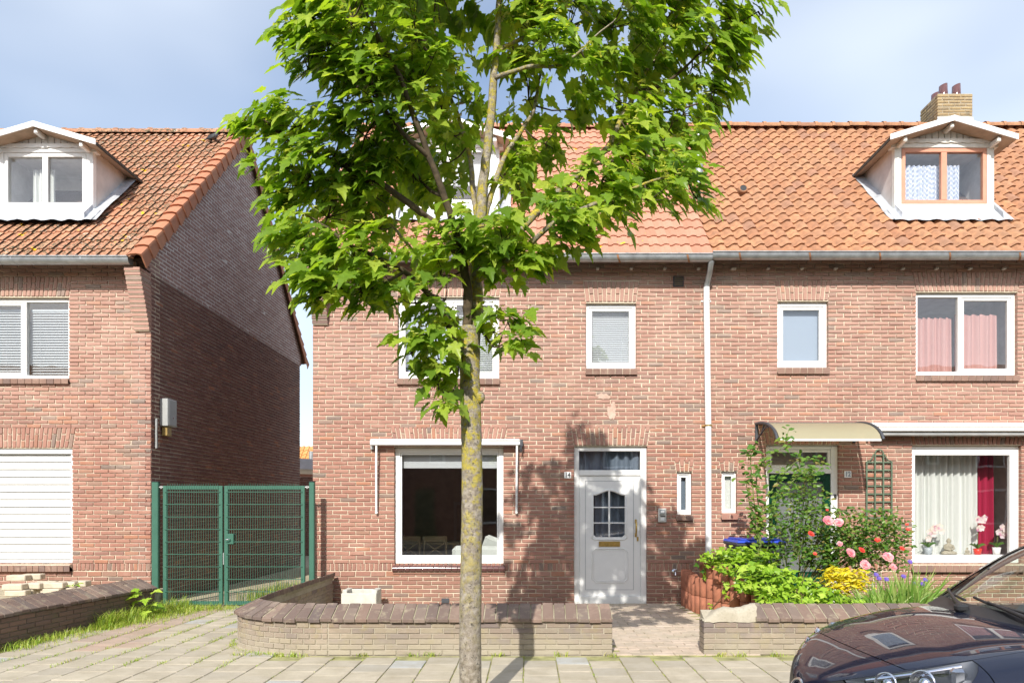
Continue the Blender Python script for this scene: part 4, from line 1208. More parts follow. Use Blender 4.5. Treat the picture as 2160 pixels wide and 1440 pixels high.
MB().cbox(o[0] + 0.02, o[1] - 0.02, F + 0.13, F + 0.36, o[2] + 0.08, o[2] + 0.112, 0.004).build('inner_sill', M['white'], wl)
o = OP12['wc']
wc, li = window(h12, *o, F + 0.045, 0.03, None, (0,), sashw=0.03)
sill_bricks(h12, o[0] - 0.015, o[1] + 0.015, FZ(1095), FZ(1082), F, 2, M['brick'], 0.055)
MB().box(o[0], o[1], F + 0.13, F + 0.14, o[2], o[3]).build('frosted_backing', M['curtain'], wc)
# green front door
o = OP12['door']
m = MB()
m.cbox(o[0], o[0] + 0.06, yd, yd + 0.09, o[2], o[3], 0.005); m.cbox(o[1] - 0.10, o[1], yd, yd + 0.09, o[2], o[3], 0.005)
xi0, xi1 = o[0] + 0.06, o[1] - 0.10
m.cbox(xi0, xi1, yd + .001, yd + 0.09, FZ(947), o[3], 0.005); m.cbox(xi0, xi1, yd - .01, yd + 0.09, FZ(998), FZ(986), 0.005)
dr = m.build('door_frame', M['white'], h12)
q = MB().ring(xi0 + 0.003, xi1 - 0.003, FZ(986) + 0.003, FZ(947) - 0.003, 0.04, yd + 0.012, yd + 0.06)
xm = FX(1687.5); q.cbox(xm - 0.012, xm + 0.012, yd + 0.014, yd + 0.058, FZ(983), FZ(950), 0.003); q.build('fanlight_frame', M['white'], dr)
pane(dr, xi0 + 0.03, xi1 - 0.03, FZ(984), FZ(949), yd + 0.04)
MB().box(xi0, xi1, yd + 0.3, yd + 0.31, FZ(998), FZ(945)).build('fanlight_backing', M['room'], dr)
m = MB().ring(xi0 + 0.003, xi1 - 0.003, 0.02, FZ(998.5), 0.095, yd + 0.015, yd + 0.06, wb=0.42)
dl = m.build('door', M['green_door'], h12)
q = MB().ring(xi0 + 0.098, xi1 - 0.098, 0.44, FZ(998.5) - 0.095, 0.02, yd + 0.006, yd + 0.05); q.build('glazing_bead', M['green_door'], dl)
pane(dl, xi0 + 0.09, xi1 - 0.09, 0.42, FZ(998.5) - 0.09, yd + 0.035, M['glass_frost'])
MB().box(xi0 + 0.05, xi1 - 0.05, yd + 0.25, yd + 0.26, 0.02, FZ(998)).build('hall_backing', M['room'], dl)
MB().cbox(xi0 + 0.12, xi1 - 0.12, yd + 0.004, yd + 0.014, 0.10, 0.34, 0.006).build('bottom_panel', M['green_door'], dl)
m = MB().lathe([(0.0, 0.0), (0.03, 0.0), (0.03, 0.012), (0.012, 0.02), (0.012, 0.05), (0.03, 0.06), (0.03, 0.085), (0.0, 0.09)], 0, 0, 12)
kx, kz = FX(1632), FZ(1115)
m.v = [(kx + x, yd + 0.015 - z, kz + y) for x, y, z in m.v]
m.build('door_knob', M['white'], dl)
MB().cbox(FX(1762), FX(1767), yd - 0.02, yd, FZ(1052), FZ(1042), 0.003).build('door_bell', M['black'], dr)
# inserting the downpipe between the two houses
m = MB()
zx = lambda x, y, Y: P(x, y, Y)
m.tube([P(1501, 551, 10.27), P(1500, 553, 10.27), P(1497, 575, 10.40), P(1492, 598, 10.52), P(1490, 606, 10.535), P(1490, 614, 10.535)], 0.042, 12)
dp = m.build('downpipe', M['zinc'], h12)
m = MB(); m.tube([P(1490.5, 606, 10.53), P(1490.5, 640, 10.53), P(1494, 900, 10.53), P(1494.5, 1168, 10.53)], 0.046, 12); m.build('white_pipe', M['white'], dp)
for yy in (633, 897):
    c_ = P(1491 if yy < 700 else 1494, yy, 10.53)
    MB().tube([(c_.x, c_.y, c_.z - 0.01), (c_.x, c_.y, c_.z + 0.012)], 0.052, 12).box(c_.x - 0.075, c_.x + 0.075, 10.58, 10.597, c_.z - 0.01, c_.z + 0.01).build('pipe_clamp', M['brass'] if yy > 700 else M['white'], dp)

# ======================= left house with gable end
hL = thing('brick_house', 'brick house with white roller shutter and tall dark gable wall', 'house', (-7.5, F, 0), 'row of brick houses')
XW = -5.63
wL = Wall('x', F, -11.2, XW, BZ, 5.22, 16)
OPL = {'up': (FX(-170), FX(146), FZ(797), FZ(628)), 'low': (FX(-130), FX(153), FZ(1187), FZ(946))}
for k, o in OPL.items(): wL.opening(*o)
wL.arch(OPL['up'][0], OPL['up'][1], 0.04, FZ(624.5), FZ(583))
wL.arch(OPL['low'][0], OPL['low'][1], 0.05, FZ(943.5), FZ(901))
wL.soldier(FZ(1203), FZ(1187))
wL.courses()
wallL = wL.mortar('wall', M['mortar'], hL)
wL.build(wallL, M['brick'], 190, key=lambda q: (q[0][0] + 6.2) ** 2 + (q[0][1] - 2.0) ** 2)
# side wall
YB = 17.5
wS = Wall('y', XW, F, YB, BZ, 4.92, 17); wS.a0 = F + 0.005
wS.courses()
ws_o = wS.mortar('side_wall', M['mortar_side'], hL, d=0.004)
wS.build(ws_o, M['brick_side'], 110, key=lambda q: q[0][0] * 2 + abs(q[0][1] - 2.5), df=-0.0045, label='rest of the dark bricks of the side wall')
wG = Wall('y', XW, F, YB, 4.925, 8.75, 18)
YR, Z0L = 14.05, 4.98
def lim(z):
    y = max(F - 0.1, z + CH - Z0L + 10.25 + 0.03); return (y, 2 * YR - y)
wG.courses(lim)
m = MB(); zr = Z0L + (YR - 10.25)
m.add([(XW - 0.001, F, 4.921), (XW - 0.001, YB, 4.921), (XW - 0.001, YB + 0.1, Z0L + (F - 10.25) - 0.06), (XW - 0.001, YR, zr - 0.04), (XW - 0.001, F - 0.1, Z0L + (F - 0.1 - 10.25) - 0.06)], [(0, 1, 2, 3, 4)])
m.add([(XW - 0.2, F, 4.921), (XW - 0.2, YB, 4.921), (XW - 0.2, YB + 0.1, Z0L + (F - 10.25) - 0.06), (XW - 0.2, YR, zr - 0.04), (XW - 0.2, F - 0.1, Z0L + (F - 0.1 - 10.25) - 0.06)], [(4, 3, 2, 1, 0)])
gm_ = m.build('gable_wall', M['mortar_gable'], hL)
wG.build(gm_, M['brick_gable'], 0, df=-0.0015, db=0.03, stuff='gable_brickwork', label='paler purple bricks of the gable')
house_shell(hL, -11.2, XW - 0.3, 4.9, 4.98)
dkL = deck(hL, -11.2, XW + 0.03, Z0L, YR)
FmL = roof_frame(10.25, Z0L, RANG)
SLL = (YR - 10.25) / math.cos(RANG)
lay_tiles(dkL, FmL, -11.2, XW - 0.06, SLL, 0.145, 0.288, tiles_set('c', 0.145, 0.288, M['tile_mossy'], prof_flat, 0.024, 80), [skip_dormer(-7.62, 0.76, 11.2, 12.42)], 290, lambda t: -t[0] + t[1] * 0.3, 9, M['tile_mossy'])
ridge_tiles(dkL, YR, zr + 0.02, -11.2, XW - 0.15, M['tile_mossy'])
# verge tiles, front and back slope
vm = MB()
prof = [(-0.12, 0.032), (-0.05, 0.055), (0.03, 0.06), (0.075, 0.045), (0.082, 0.02), (0.082, -0.13)]
def vrow(v, up, out, low): return [(x + (out if x > 0.07 else 0), v, z + (up if z > -0.1 else low)) for x, z in prof]
vm.grid([vrow(-0.012, 0.034, 0.020, -0.012), vrow(0.30, 0.0, 0.0, 0.012)], False)
vm.grid([vrow(-0.002, 0.008, -0.004, 0.01), vrow(-0.012, 0.034, 0.020, -0.012)], False)
vme = vm.mesh('verge_tile', M['tile_verge'])
n_ = int(math.ceil(SLL / 0.288))
for k in range(n_):
    inst('verge_tile', vme, FmL @ Matrix.Translation((XW, k * 0.288 - 0.02, 0.03)) @ Matrix.Rotation(R.uniform(-.012, .012), 4, 'Z'), dkL)
    Bk = Matrix.Translation((0, 2 * YR, 0)) @ Matrix.Scale(-1, 4, (0, 1, 0)) @ FmL
    inst('verge_tile', vme, Bk @ Matrix.Translation((XW, k * 0.288 - 0.02, 0.03)), dkL)
re_ = MB().lathe([(0.0, 0.06), (0.06, 0.055), (0.10, 0.03), (0.115, -0.02), (0.115, -0.14), (0.0, -0.14)], 0, 0, 14)
re_.v = [(XW - 0.02 + z, YR + y, zr + 0.0 + x) for x, y, z in re_.v]
re_.build('ridge_end', M['tile_verge'], dkL)
gutter(hL, -11.2, PX(270, 10.2), 10.27, 5.02, 0.078, PX(170, 10.2) - 6, 1.0, M['zinc'])
corbel(hL, -5.86, XW + 0.002, 4.90, 14, M['brick'])
def cL(d, a, b, z0, z1, y):
    curtain(d, a + 0.30, a + 0.66, z0 + 0.03, z1 - 0.16, y + 0.10, M['curtain'], 5, 0.03, seed=31)
dormer(hL, -7.62, 0.76, 5.97, 7.06, 7.34, M['white'], cL, white=M['white'])
o = OPL['up']
wu, li = window(hL, *o, yw, 0.05, [FX(47)], (0,))
room(wu, o[0] - .1, o[1] + .1, o[2] - 0.1, o[3] + 0.1, F + 0.262, F + 2.4, M['room'])
for a, b in li: venetian(wu, a, b, o[2] + 0.05, o[3] - 0.16, F + 0.16, M['blind'], 0.04)
add_sill(hL, o, FZ(810), FZ(797), 21)
o = OPL['low']
m = MB(); m.ring(o[0], o[1], o[2], o[3], 0.045, F + 0.03, F + 0.10)
sh = m.build('roller_shutter', M['white'], hL)
MB().box(o[0] + 0.04, o[1] - 0.04, F + 0.092, F + 0.1, o[2] + 0.04, o[3] - 0.04).build('slat_shade_sheet', M['grey_metal'], sh)  # grey sheet behind the slat gaps paints in their shade lines
z = o[2] + 0.05; k = 0
while z < o[3] - 0.10:
    zz = min(z + 0.112, o[3] - 0.05)
    rows = [[(o[0] + 0.046, F + y, zc), (o[1] - 0.046, F + y, zc)] for y, zc in ((0.085, z + 0.004), (0.064, z + 0.006), (0.058, z + 0.02), (0.060, (z + zz) / 2), (0.070, zz - 0.014), (0.084, zz - 0.006), (0.09, zz - 0.005))]
    MB().grid(rows, False).build('shutter_slat', M['white'], sh)
    z = zz
MB().cbox(o[0] + 0.01, o[1] - 0.01, F + 0.015, F + 0.029, o[3] - 0.075, o[3] - 0.012, 0.004).build('shutter_box', M['white'], sh)
sill_bricks(hL, o[0] - 0.015, o[1] + 0.0, FZ(1204), FZ(1187), F, 22, M['brick_plinth'], 0.07, 0.035)
# ---------------------------------------------------------------- low garden walls
M['mortar_coping'] = m_mortar('mortar_coping', (0.24, 0.22, 0.14), (0.42, 0.38, 0.28))
def path_sampler(pts):
    P_ = [Vector((p[0], p[1], 0)) for p in pts]
    L = [0]
    for i in range(1, len(P_)): L.append(L[-1] + (P_[i] - P_[i - 1]).length)
    def at(s, off=0.0):
        s = min(max(s, 0), L[-1])
        i = 1
        while i < len(L) - 1 and L[i] < s: i += 1
        def nrm(k):
            a = P_[max(k - 1, 0)]; b = P_[min(k + 1, len(P_) - 1)]
            d = (b - a).normalized(); return Vector((d.y, -d.x, 0))
        t = (s - L[i - 1]) / max(L[i] - L[i - 1], 1e-9)
        n_ = (nrm(i - 1) * (1 - t) + nrm(i) * t).normalized()
        return P_[i - 1].lerp(P_[i], t) + n_ * off
    return at, L[-1]
def low_wall(name, label, pts, bmat, mmat, cmat, zlo=0.316, zhi=0.465, cop=(0.0, None), curve=None, seed=3, half=0.09, ch=0.125, n_course=6, group='low brick garden walls', cw=0.1135, maxn=290):
    """pts runs so that the street side lies on its right hand"""
    r = random.Random(seed)
    at, L = path_sampler(pts)
    root = thing(name, label, 'garden wall', (pts[0][0], pts[0][1], 0), group)
    m = MB(); N = int(L / 0.05) + 1
    htop = zlo + 0.01
    rows = []
    for i in range(N + 1):
        s_ = 0.008 + (L - 0.016) * i / N; a = at(s_, half - 0.005); b = at(s_, -half + 0.006)
        if i == 0: s0_ = 0.006
        rows.append([(a.x, a.y, -0.03), (a.x, a.y, htop), (b.x, b.y, htop + 0.08), (b.x, b.y, -0.03)])
    m.grid(rows, False)
    m.add(rows[0], [(0, 1, 2, 3)]); m.add(rows[-1], [(3, 2, 1, 0)])
    body = m.build('wall_core', mmat, root)
    cz = (zlo + 0.0) / n_course; cnt = 0
    rest_ = MB()
    for k in range(n_course):
        z0, z1 = k * cz - 0.005, (k + 1) * cz - 0.012
        cuts = [0.0]
        zones = [(0, L, 0.222)] if not curve else [(0, curve[0], 0.222), (curve[0], curve[1], 0.115), (curve[1], L, 0.222)]
        for za, zb, ln in zones:
            x_ = za + (ln / 2 if k % 2 else ln) + r.uniform(-0.008, 0.008)
            while x_ < zb - 0.035: cuts.append(x_); x_ += ln
            cuts.append(zb)
        for a0, a1 in zip(cuts, cuts[1:]):
            a1 = a1 - (0.010 if a1 < L - 0.001 else 0)
            if a1 - a0 > 0.02:
                j = r.uniform(-0.003, 0.003)
                o0, o1, i0, i1 = at(a0, half + j), at(a1, half + j), at(a0, -half), at(a1, -half)
                e0, e1 = at(a0 + 0.004, half + j + 0.004), at(a1 - 0.004, half + j + 0.004)
                v = [(o0.x, o0.y, z0), (o1.x, o1.y, z0), (o1.x, o1.y, z1), (o0.x, o0.y, z1), (i0.x, i0.y, z0), (i1.x, i1.y, z0), (i1.x, i1.y, z1), (i0.x, i0.y, z1),
                     (e0.x, e0.y, z0 + .004), (e1.x, e1.y, z0 + .004), (e1.x, e1.y, z1 - .004), (e0.x, e0.y, z1 - .004)]
                f = [(8, 9, 10, 11), (0, 1, 9, 8), (1, 2, 10, 9), (2, 3, 11, 10), (3, 0, 8, 11), (1, 0, 4, 5), (2, 1, 5, 6), (3, 2, 6, 7), (0, 3, 7, 4), (5, 4, 7, 6)]
                b_ = MB().add(v, f)
                if cnt < maxn: b_.build('brick', bmat, body); cnt += 1
                else: rest_.add(v, f)
    if rest_.v: rest_.build('brickwork', bmat, body, 'stuff')
    # coping bricks on edge, tilted towards the street side
    c0, c1 = cop[0], cop[1] if cop[1] is not None else L
    n_ = int(round((c1 - c0) / cw)); w = (c1 - c0) / n_
    core = MB(); rows = []
    for i in range(n_ * 2 + 1):
        s_ = c0 + (c1 - c0) * i / (n_ * 2)
        a, b = at(s_, ch - 0.02), at(s_, -ch + 0.012)
        rows.append([(a.x, a.y, zlo + 0.004), (a.x, a.y, zlo + 0.036), (b.x, b.y, zhi - 0.014), (b.x, b.y, zhi - 0.10)])
    core.grid(rows, False, True); core.add(rows[0], [(3, 2, 1, 0)]); core.add(rows[-1], [(0, 1, 2, 3)])
    cc = core.build('coping', M['mortar_coping'] if bmat is not M['low_brick_dark'] else M['mortar_dark'], root)
    for i in range(n_):
        s0, s1 = c0 + i * w + 0.0032, c0 + (i + 1) * w - 0.0032
        dz = r.uniform(-0.006, 0.006); po = r.uniform(-0.006, 0.006)
        splits = [(-ch, ch)] if i % 2 == 0 else [(-ch, -ch + 0.075), (-ch + 0.083, ch)]
        for o0, o1 in splits:
            def zt(o): return zhi + (zlo + 0.036 - zhi) * ((o + ch) / (2 * ch)) + dz
            pts8 = []
            oo1 = o1 + (po if o1 == ch else 0)
            for s_ in (s0, s1):
                a, b = at(s_, oo1), at(s_, o0)
                ia, ib = at(s_ + (0.005 if s_ == s0 else -0.005), oo1 - 0.008), at(s_ + (0.005 if s_ == s0 else -0.005), o0 + 0.004)
                pts8 += [(a.x, a.y, zt(oo1) - 0.034), (a.x, a.y, zt(oo1) - 0.006), (ia.x, ia.y, zt(oo1) + 0.002), (ib.x, ib.y, zt(o0) + 0.001), (b.x, b.y, zt(o0) - 0.006), (b.x, b.y, zt(o0) - 0.06)]
            f = [(0, 6, 7, 1), (1, 7, 8, 2), (2, 8, 9, 3), (3, 9, 10, 4), (4, 10, 11, 5), (5, 11, 6, 0), (0, 1, 2, 3, 4, 5), (11, 10, 9, 8, 7, 6)]
            MB().add(pts8, f).build('coping_brick', cmat, cc)
    return root
# curved wall in front of the white-door house: from its free end, along the street, round the corner and back to the house
pts = [(0.81, 6.97), (-2.1, 6.97)]
for k in range(1, 13):
    a = math.pi / 2 * k / 12
    pts.append((-2.1 - 0.90 * math.sin(a), 6.97 + 0.72 * (1 - math.cos(a))))
pts += [(-3.0, 8.6), (-2.98, 10.5)]
pts_r = [(x, y) for x, y in reversed(pts)]
cw_ = low_wall('garden_wall', 'low curved brick wall with brown coping behind the tree trunk', pts_r, M['low_brick'], M['mortar_low'], M['coping'], curve=(2.75, 4.25), seed=3)
# wall in front of the green-door house
rw = low_wall('garden_wall', 'straight low brick wall with broken corner beside the car', [(1.70, 6.99), (8.6, 6.99)], M['low_brick'], M['mortar_low'], M['coping'], cop=(0.50, None), seed=5, maxn=160)
lump = MB(); rows = []
for i in range(13):
    x = 1.70 + 0.52 * i / 12
    hgt = 0.33 + 0.08 * min(1, i / 3) + 0.06 * (i / 12) + R.uniform(-0.012, 0.012)
    ring_ = []
    for k in range(9):
        a = math.pi * k / 8
        ring_.append((x + R.uniform(-.01, .01), 6.99 - 0.098 * math.cos(a) + R.uniform(-.008, .008), 0.31 + (hgt - 0.31) * math.sin(a) ** 0.55 + R.uniform(-.006, .006)))
    rows.append(ring_)
lump.grid(rows, True); lump.add(rows[0], [tuple(range(9))]); lump.add(rows[-1], [tuple(range(8, -1, -1))])
lump.build('broken_mortar', M['mortar_low'], rw, label='rough bare mortar where coping bricks are missing')
# wall by the drive in front of the gable house
lw = low_wall('garden_wall', 'dark mossy low brick wall left of the drive', [(-5.44, 6.6), (-5.40, 7.1), (-5.14, 9.62)], M['low_brick_dark'], M['mortar_dark'], M['coping'], seed=8, maxn=120)
bed = tag(MB().box(-9.5, -5.52, 6.9, 10.56, -0.02, 0.235).box(-5.52, -5.3, 8.9, 10.56, -0.02, 0.225).build('raised_bed', M['sand']), 'raised sandy front bed of the left house', None, None, 'structure')

# loose concrete pavers on the raised bed
pv = []
lay = [(38, 0.19, 9.55, 0.1), (60, 0.19, 9.75, -0.1), (86, 0.19, 9.8, 0.2), (112, 0.19, 9.75, 0.0), (140, 0.19, 9.85, -0.1), (166, 0.19, 9.95, 0.15),
       (32, 0.27, 9.58, 0.05), (74, 0.27, 9.72, -0.12), (98, 0.27, 9.9, 0.3), (118, 0.27, 9.78, 0.1), (143, 0.27, 9.9, 0.05), (167, 0.27, 10.0, 0.0),
       (40, 0.35, 10.0, 0.06), (70, 0.35, 10.15, 0.2)]
pnames = ['lowest of the loose pavers, far left of the pile', 'lowest layer paver second from the left in the pile', 'lowest layer paver under the middle of the pile', 'lowest layer paver right of the middle of the pile', 'lowest layer paver near the right end of the pile', 'lowest layer paver at the right end of the pile',
          'beige paver at the front left corner of the pile', 'beige paver second from left in the front of the pile', 'small beige paver turned askew mid pile', 'beige paver right of the askew one mid pile', 'beige paver second from the right end of the pile', 'beige paver at the right end of the pile',
          'topmost beige paver at the left of the pile', 'topmost beige paver behind and right of its neighbour']
for (x, z, Y, a), lb in zip(lay, pnames):
    o = MB().cbox(-0.13, 0.13, -0.075, 0.075, 0, 0.078, 0.009).build('loose_paver', M['conc_paver'])
    o.location = (PX(x, Y), Y, z + 0.046); o.rotation_euler = (0, 0, a + R.uniform(-.05, .05))
    tag(o, lb + ' by the roller shutter', 'paver', 'loose pavers by the shutter')

# ---------------------------------------------------------------- gate
GY = 10.25
g = thing('metal_gate', 'green wire mesh double gate between the houses', 'gate', (PX(490, GY), GY, 0))
gx = lambda x: PX(x, GY)
gz = lambda y: PZ(y, GY)
for a, b in ((322, 336), (653, 664)):
    MB().cbox(gx(a), gx(b), GY - 0.035, GY + 0.035, -0.03, gz(1016), 0.008).build('post', M['green_gate'], g)
    MB().cbox(gx(a) - 0.003, gx(b) + 0.003, GY - 0.038, GY + 0.038, gz(1016), gz(1014.5), 0.003).build('post_cap', M['black'], g)
for a, b in ((345, 470.5), (474, 643.5)):
    m = MB(); m.ring(gx(a), gx(b), gz(1275), gz(1024), 0.055, GY - 0.022, GY + 0.022)
    lf = m.build('gate_leaf', M['green_gate'], g)
    x = gx(a) + 0.075; wm = MB()
    while x < gx(b) - 0.06:
        wm.box(x - 0.0023, x + 0.0023, GY - 0.027, GY - 0.0225, gz(1273), gz(1019.5)); x += 0.0342
    wm.build('vertical_wires', M['green_gate'], lf, 'stuff', 'thin vertical wires of the gate leaf')
    for k in range(10):
        z = gz(1037 + k * 26.2)
        if z > gz(1272): MB().box(gx(a) + 0.03, gx(b) - 0.03, GY - 0.034, GY - 0.0275, z - 0.0045, z + 0.0045).build('horizontal_bar', M['green_gate'], lf)
for x0, x1 in ((336, 345), (643.5, 653)):
    for y in (1027, 1270):
        MB().tube([(gx(x0), GY, gz(y)), (gx(x1), GY, gz(y))], 0.012, 8).tube([((gx(x0) + gx(x1)) / 2, GY, gz(y) - 0.02), ((gx(x0) + gx(x1)) / 2, GY, gz(y) + 0.02)], 0.016, 8).build('hinge', M['grey_metal'], g)
lk = MB().cbox(gx(482), gx(495.5), GY - 0.05, GY + 0.03, gz(1147), gz(1125), 0.006).build('lock_box', M['green_gate'], g)
MB().tube([(gx(488), GY - 0.05, gz(1136)), (gx(488), GY - 0.09, gz(1136)), (gx(484), GY - 0.095, gz(1137)), (gx(481.5), GY - 0.09, gz(1137))], 0.008, 8).build('handle', M['chrome'], lk)
MB().cbox(gx(472), gx(474), GY - 0.03, GY + 0.03, gz(1190), gz(1165), 0.003).build('latch_plate', M['grey_metal'], g)

# ---------------------------------------------------------------- fixtures on the walls
t = thing('awning', 'closed white awning cassette above the living room window', 'awning', (FX(940), F, FZ(940)))
ya = F - 0.14
aw = lambda x: PX(x, ya)
az = lambda y: PZ(y, ya)
m = MB().cbox(aw(780), aw(1097), ya, ya + 0.10, az(938.5), az(925.5), 0.012).build('cassette', M['white'], t)
MB().cbox(aw(781), aw(1096), ya - 0.008, ya - 0.001, az(929), az(927.4), 0.002).build('cassette_trim', M['grey_metal'], t)
for x in (786, 1093): MB().cbox(FX(x) - 0.025, FX(x) + 0.025, F - 0.045, F - 0.008, FZ(948), FZ(928), 0.004).build('wall_bracket', M['grey_metal'], t)
for xa, xb in ((793, 795.5), (1090.5, 1089.5)):
    MB().tube([(aw(xa), ya + 0.03, az(938)), ((aw(xa) + FX(xb)) / 2, F - 0.09, FZ(1000)), (FX(xb), F - 0.05, FZ(1080))], 0.017, 8).tube([(FX(xb), F - 0.062, FZ(1080)), (FX(xb), F - 0.01, FZ(1080))], 0.02, 8).build('arm', M['white'], t)
m = MB().cbox(aw(1097), aw(1103), ya + 0.01, ya + 0.11, az(941), az(926), 0.005).tube([(aw(1099), ya + 0.02, az(941)), (aw(1099), ya + 0.02, az(947))], 0.014, 8)
a_ = [2 * math.pi * k / 10 for k in range(11)]
m.tube([(aw(1099) + 0.016 * math.cos(k), ya + 0.02, az(950) + 0.016 * math.sin(k)) for k in a_], 0.005, 6)
m.build('crank_gear', M['dark_grey'], t)

t = thing('awning', 'wide white awning cassette above the window with red curtain', 'awning', (FX(2020), F, FZ(918)))
ya2 = F - 0.24
aw2 = lambda x: PX(x, ya2)
az2 = lambda y: PZ(y, ya2)
x1 = aw2(2300)
MB().cbox(aw2(1842), x1, ya2 + 0.03, F - 0.008, az2(906), az2(890.5), 0.012).build('cassette', M['white'], t)
MB().cbox(aw2(1846), x1, ya2, ya2 + 0.10, az2(909), az2(900.5), 0.01).build('front_bar', M['white'], t)
MB().box(aw2(1846), x1, ya2 + 0.024, ya2 + 0.029, az2(900), az2(898.6)).build('fabric_edge', M['rust'], t)
MB().cbox(aw2(1848), x1, ya2 + 0.04, ya2 + 0.16, az2(917.5), az2(910), 0.01).build('lower_bar', M['grey_metal'], t)
MB().cbox(aw2(1838), aw2(1842), ya2 + 0.03, F - 0.006, az2(909), az2(890), 0.004).build('end_cap', M['grey_metal'], t)

# canopy over the green door
t = thing('door_canopy', 'curved amber plastic canopy on black brackets over the green door', 'canopy', (4.1, F, 2.4))
YT, ZT0, ZT1 = 9.70, 2.665, 2.35
def arc_c(f):      # f 0 at wall, 1 at tip
    a = f * math.pi / 2 * 0.92
    return F - (F - YT) * math.sin(a) / math.sin(math.pi / 2 * 0.92), ZT1 + (ZT0 - ZT1) * (math.cos(a) - math.cos(math.pi / 2 * 0.92)) / (1 - math.cos(math.pi / 2 * 0.92))
for X in (FX(1592), FX(1797)):
    m = MB()
    top = [(X + 0.02, arc_c(k / 12)[0] - 0.0, arc_c(k / 12)[1]) for k in range(13)]
    m.tube([(x, min(y, F - 0.02), z) for x, y, z in top], 0.022, 8)
    m.cbox(X, X + 0.045, F - 0.035, F - 0.008, 2.38, ZT0 + 0.02, 0.005)
    lowr = [(X + 0.02, F - 0.03, 2.42)] + [(X + 0.02, F - 0.03 - 0.50 * math.sin(k / 6 * 1.3), 2.42 + 0.16 * math.sin(k / 6 * 1.57)) for k in range(1, 7)]
    m.tube(lowr, 0.013, 6)
    for f, k in ((0.30, 2), (0.42, 3), (0.54, 4)):
        y, z = arc_c(f); m.tube([(X + 0.02, y, z), lowr[k]], 0.011, 6)
    m.build('bracket', M['dark_grey'], t)
rows = [[(FX(1592) + 0.05, arc_c(f)[0] - (0.03 if f < 0.02 else 0), arc_c(f)[1] + dz), (FX(1797) - 0.01, arc_c(f)[0] - (0.03 if f < 0.02 else 0), arc_c(f)[1] + dz)] for f in [k / 14 for k in range(15)] for dz in (0.0,)]
MB().grid(rows, True).build('canopy_sheet', M['canopy_sheet'], t)
MB().box(FX(1592) + 0.05, FX(1797) - 0.01, YT - 0.006, YT + 0.008, ZT1 - 0.022, ZT1 + 0.006).build('front_strip', M['white'], t)
MB().box(FX(1592) + 0.05, FX(1797) - 0.01, F - 0.05, F - 0.01, ZT0 + 0.0, ZT0 + 0.02).build('wall_strip', M['dark_grey'], t)

# house numbers
def number(txt, x0, x1, y0, y1, col, label):
    p = MB().cbox(FX(x0), FX(x1), F - 0.02, F - 0.007, FZ(y1), FZ(y0), 0.003).build('house_number_plate', M['white'])
    tag(p, label, 'number plate')
    cu = bpy.data.curves.new('digits', 'FONT'); cu.body = txt; cu.size = 0.098; cu.align_x = 'CENTER'; cu.align_y = 'CENTER'; cu.extrude = 0.0012; cu.offset = 0.0035
    cu.materials.append(col)
    tmp = bpy.data.objects.new('digits_curve', cu)
    me = bpy.data.meshes.new_from_object(tmp); bpy.data.objects.remove(tmp)
    o = bpy.data.objects.new('digits', me); C.objects.link(o); o.parent = p
    o.location = (FX((x0 + x1) / 2), F - 0.0215, FZ((y0 + y1) / 2)); o.rotation_euler = (rad(90), 0, 0); o.scale = (0.86, 1, 1)
number('14', 1190, 1204.5, 995, 1008.5, M['print_black'], 'white number plate reading 14 beside the white door')
number('12', 1780, 1794.5, 993, 1007, M['print_grey'], 'white number plate reading 12 beside the green door')
# intercom
t = thing('intercom', 'grey intercom panel beside the white front door', 'intercom', (FX(1395), F, FZ(1102)))
MB().cbox(FX(1387.5), FX(1405), F - 0.035, F - 0.007, FZ(1101), FZ(1071.5), 0.006).build('housing', m_plain('intercom_grey', (0.50, 0.49, 0.45), 0.5), t)
MB().cbox(FX(1391), FX(1402), F - 0.038, F - 0.0355, FZ(1082), FZ(1074.5), 0.001).build('speaker_window', M['print_grey'], t)
MB().cbox(FX(1392.5), FX(1400.5), F - 0.0395, F - 0.0383, FZ(1080.5), FZ(1076.5), 0.0005).build('name_card', M['white'], t)
MB().box(FX(1391), FX(1401), F - 0.0372, F - 0.0355, FZ(1085.5), FZ(1083.8)).box(FX(1392), FX(1402), F - 0.0372, F - 0.0355, FZ(1089), FZ(1087)).build('slots', M['black'], t)
MB().cbox(FX(1392.5), FX(1400.5), F - 0.0395, F - 0.0355, FZ(1097), FZ(1091), 0.001).build('call_button', M['white'], t)
# tap
t = thing('wall_tap', 'small metal garden tap low on the brick wall', 'tap', (FX(1423), F, FZ(1212)))
c_ = Vector((FX(1422), F, FZ(1204)))
m = MB().lathe([(0.0, 0.0), (0.04, 0.0), (0.036, 0.012), (0.012, 0.016), (0.012, 0.07)], 0, 0, 12)
m.v = [(c_.x + x, F - 0.006 - z, c_.z + y) for x, y, z in m.v]
m.tube([(c_.x, F - 0.06, c_.z), (c_.x, F - 0.09, c_.z - 0.005), (c_.x, F - 0.10, c_.z - 0.05)], 0.011, 8)
m.build('spout', M['chrome'], t)
MB().cbox(c_.x - 0.03, c_.x + 0.03, F - 0.075, F - 0.055, c_.z + 0.022, c_.z + 0.034, 0.004).tube([(c_.x, F - 0.065, c_.z), (c_.x, F - 0.065, c_.z + 0.024)], 0.008, 6).build('tap_handle', M['chrome'], t)
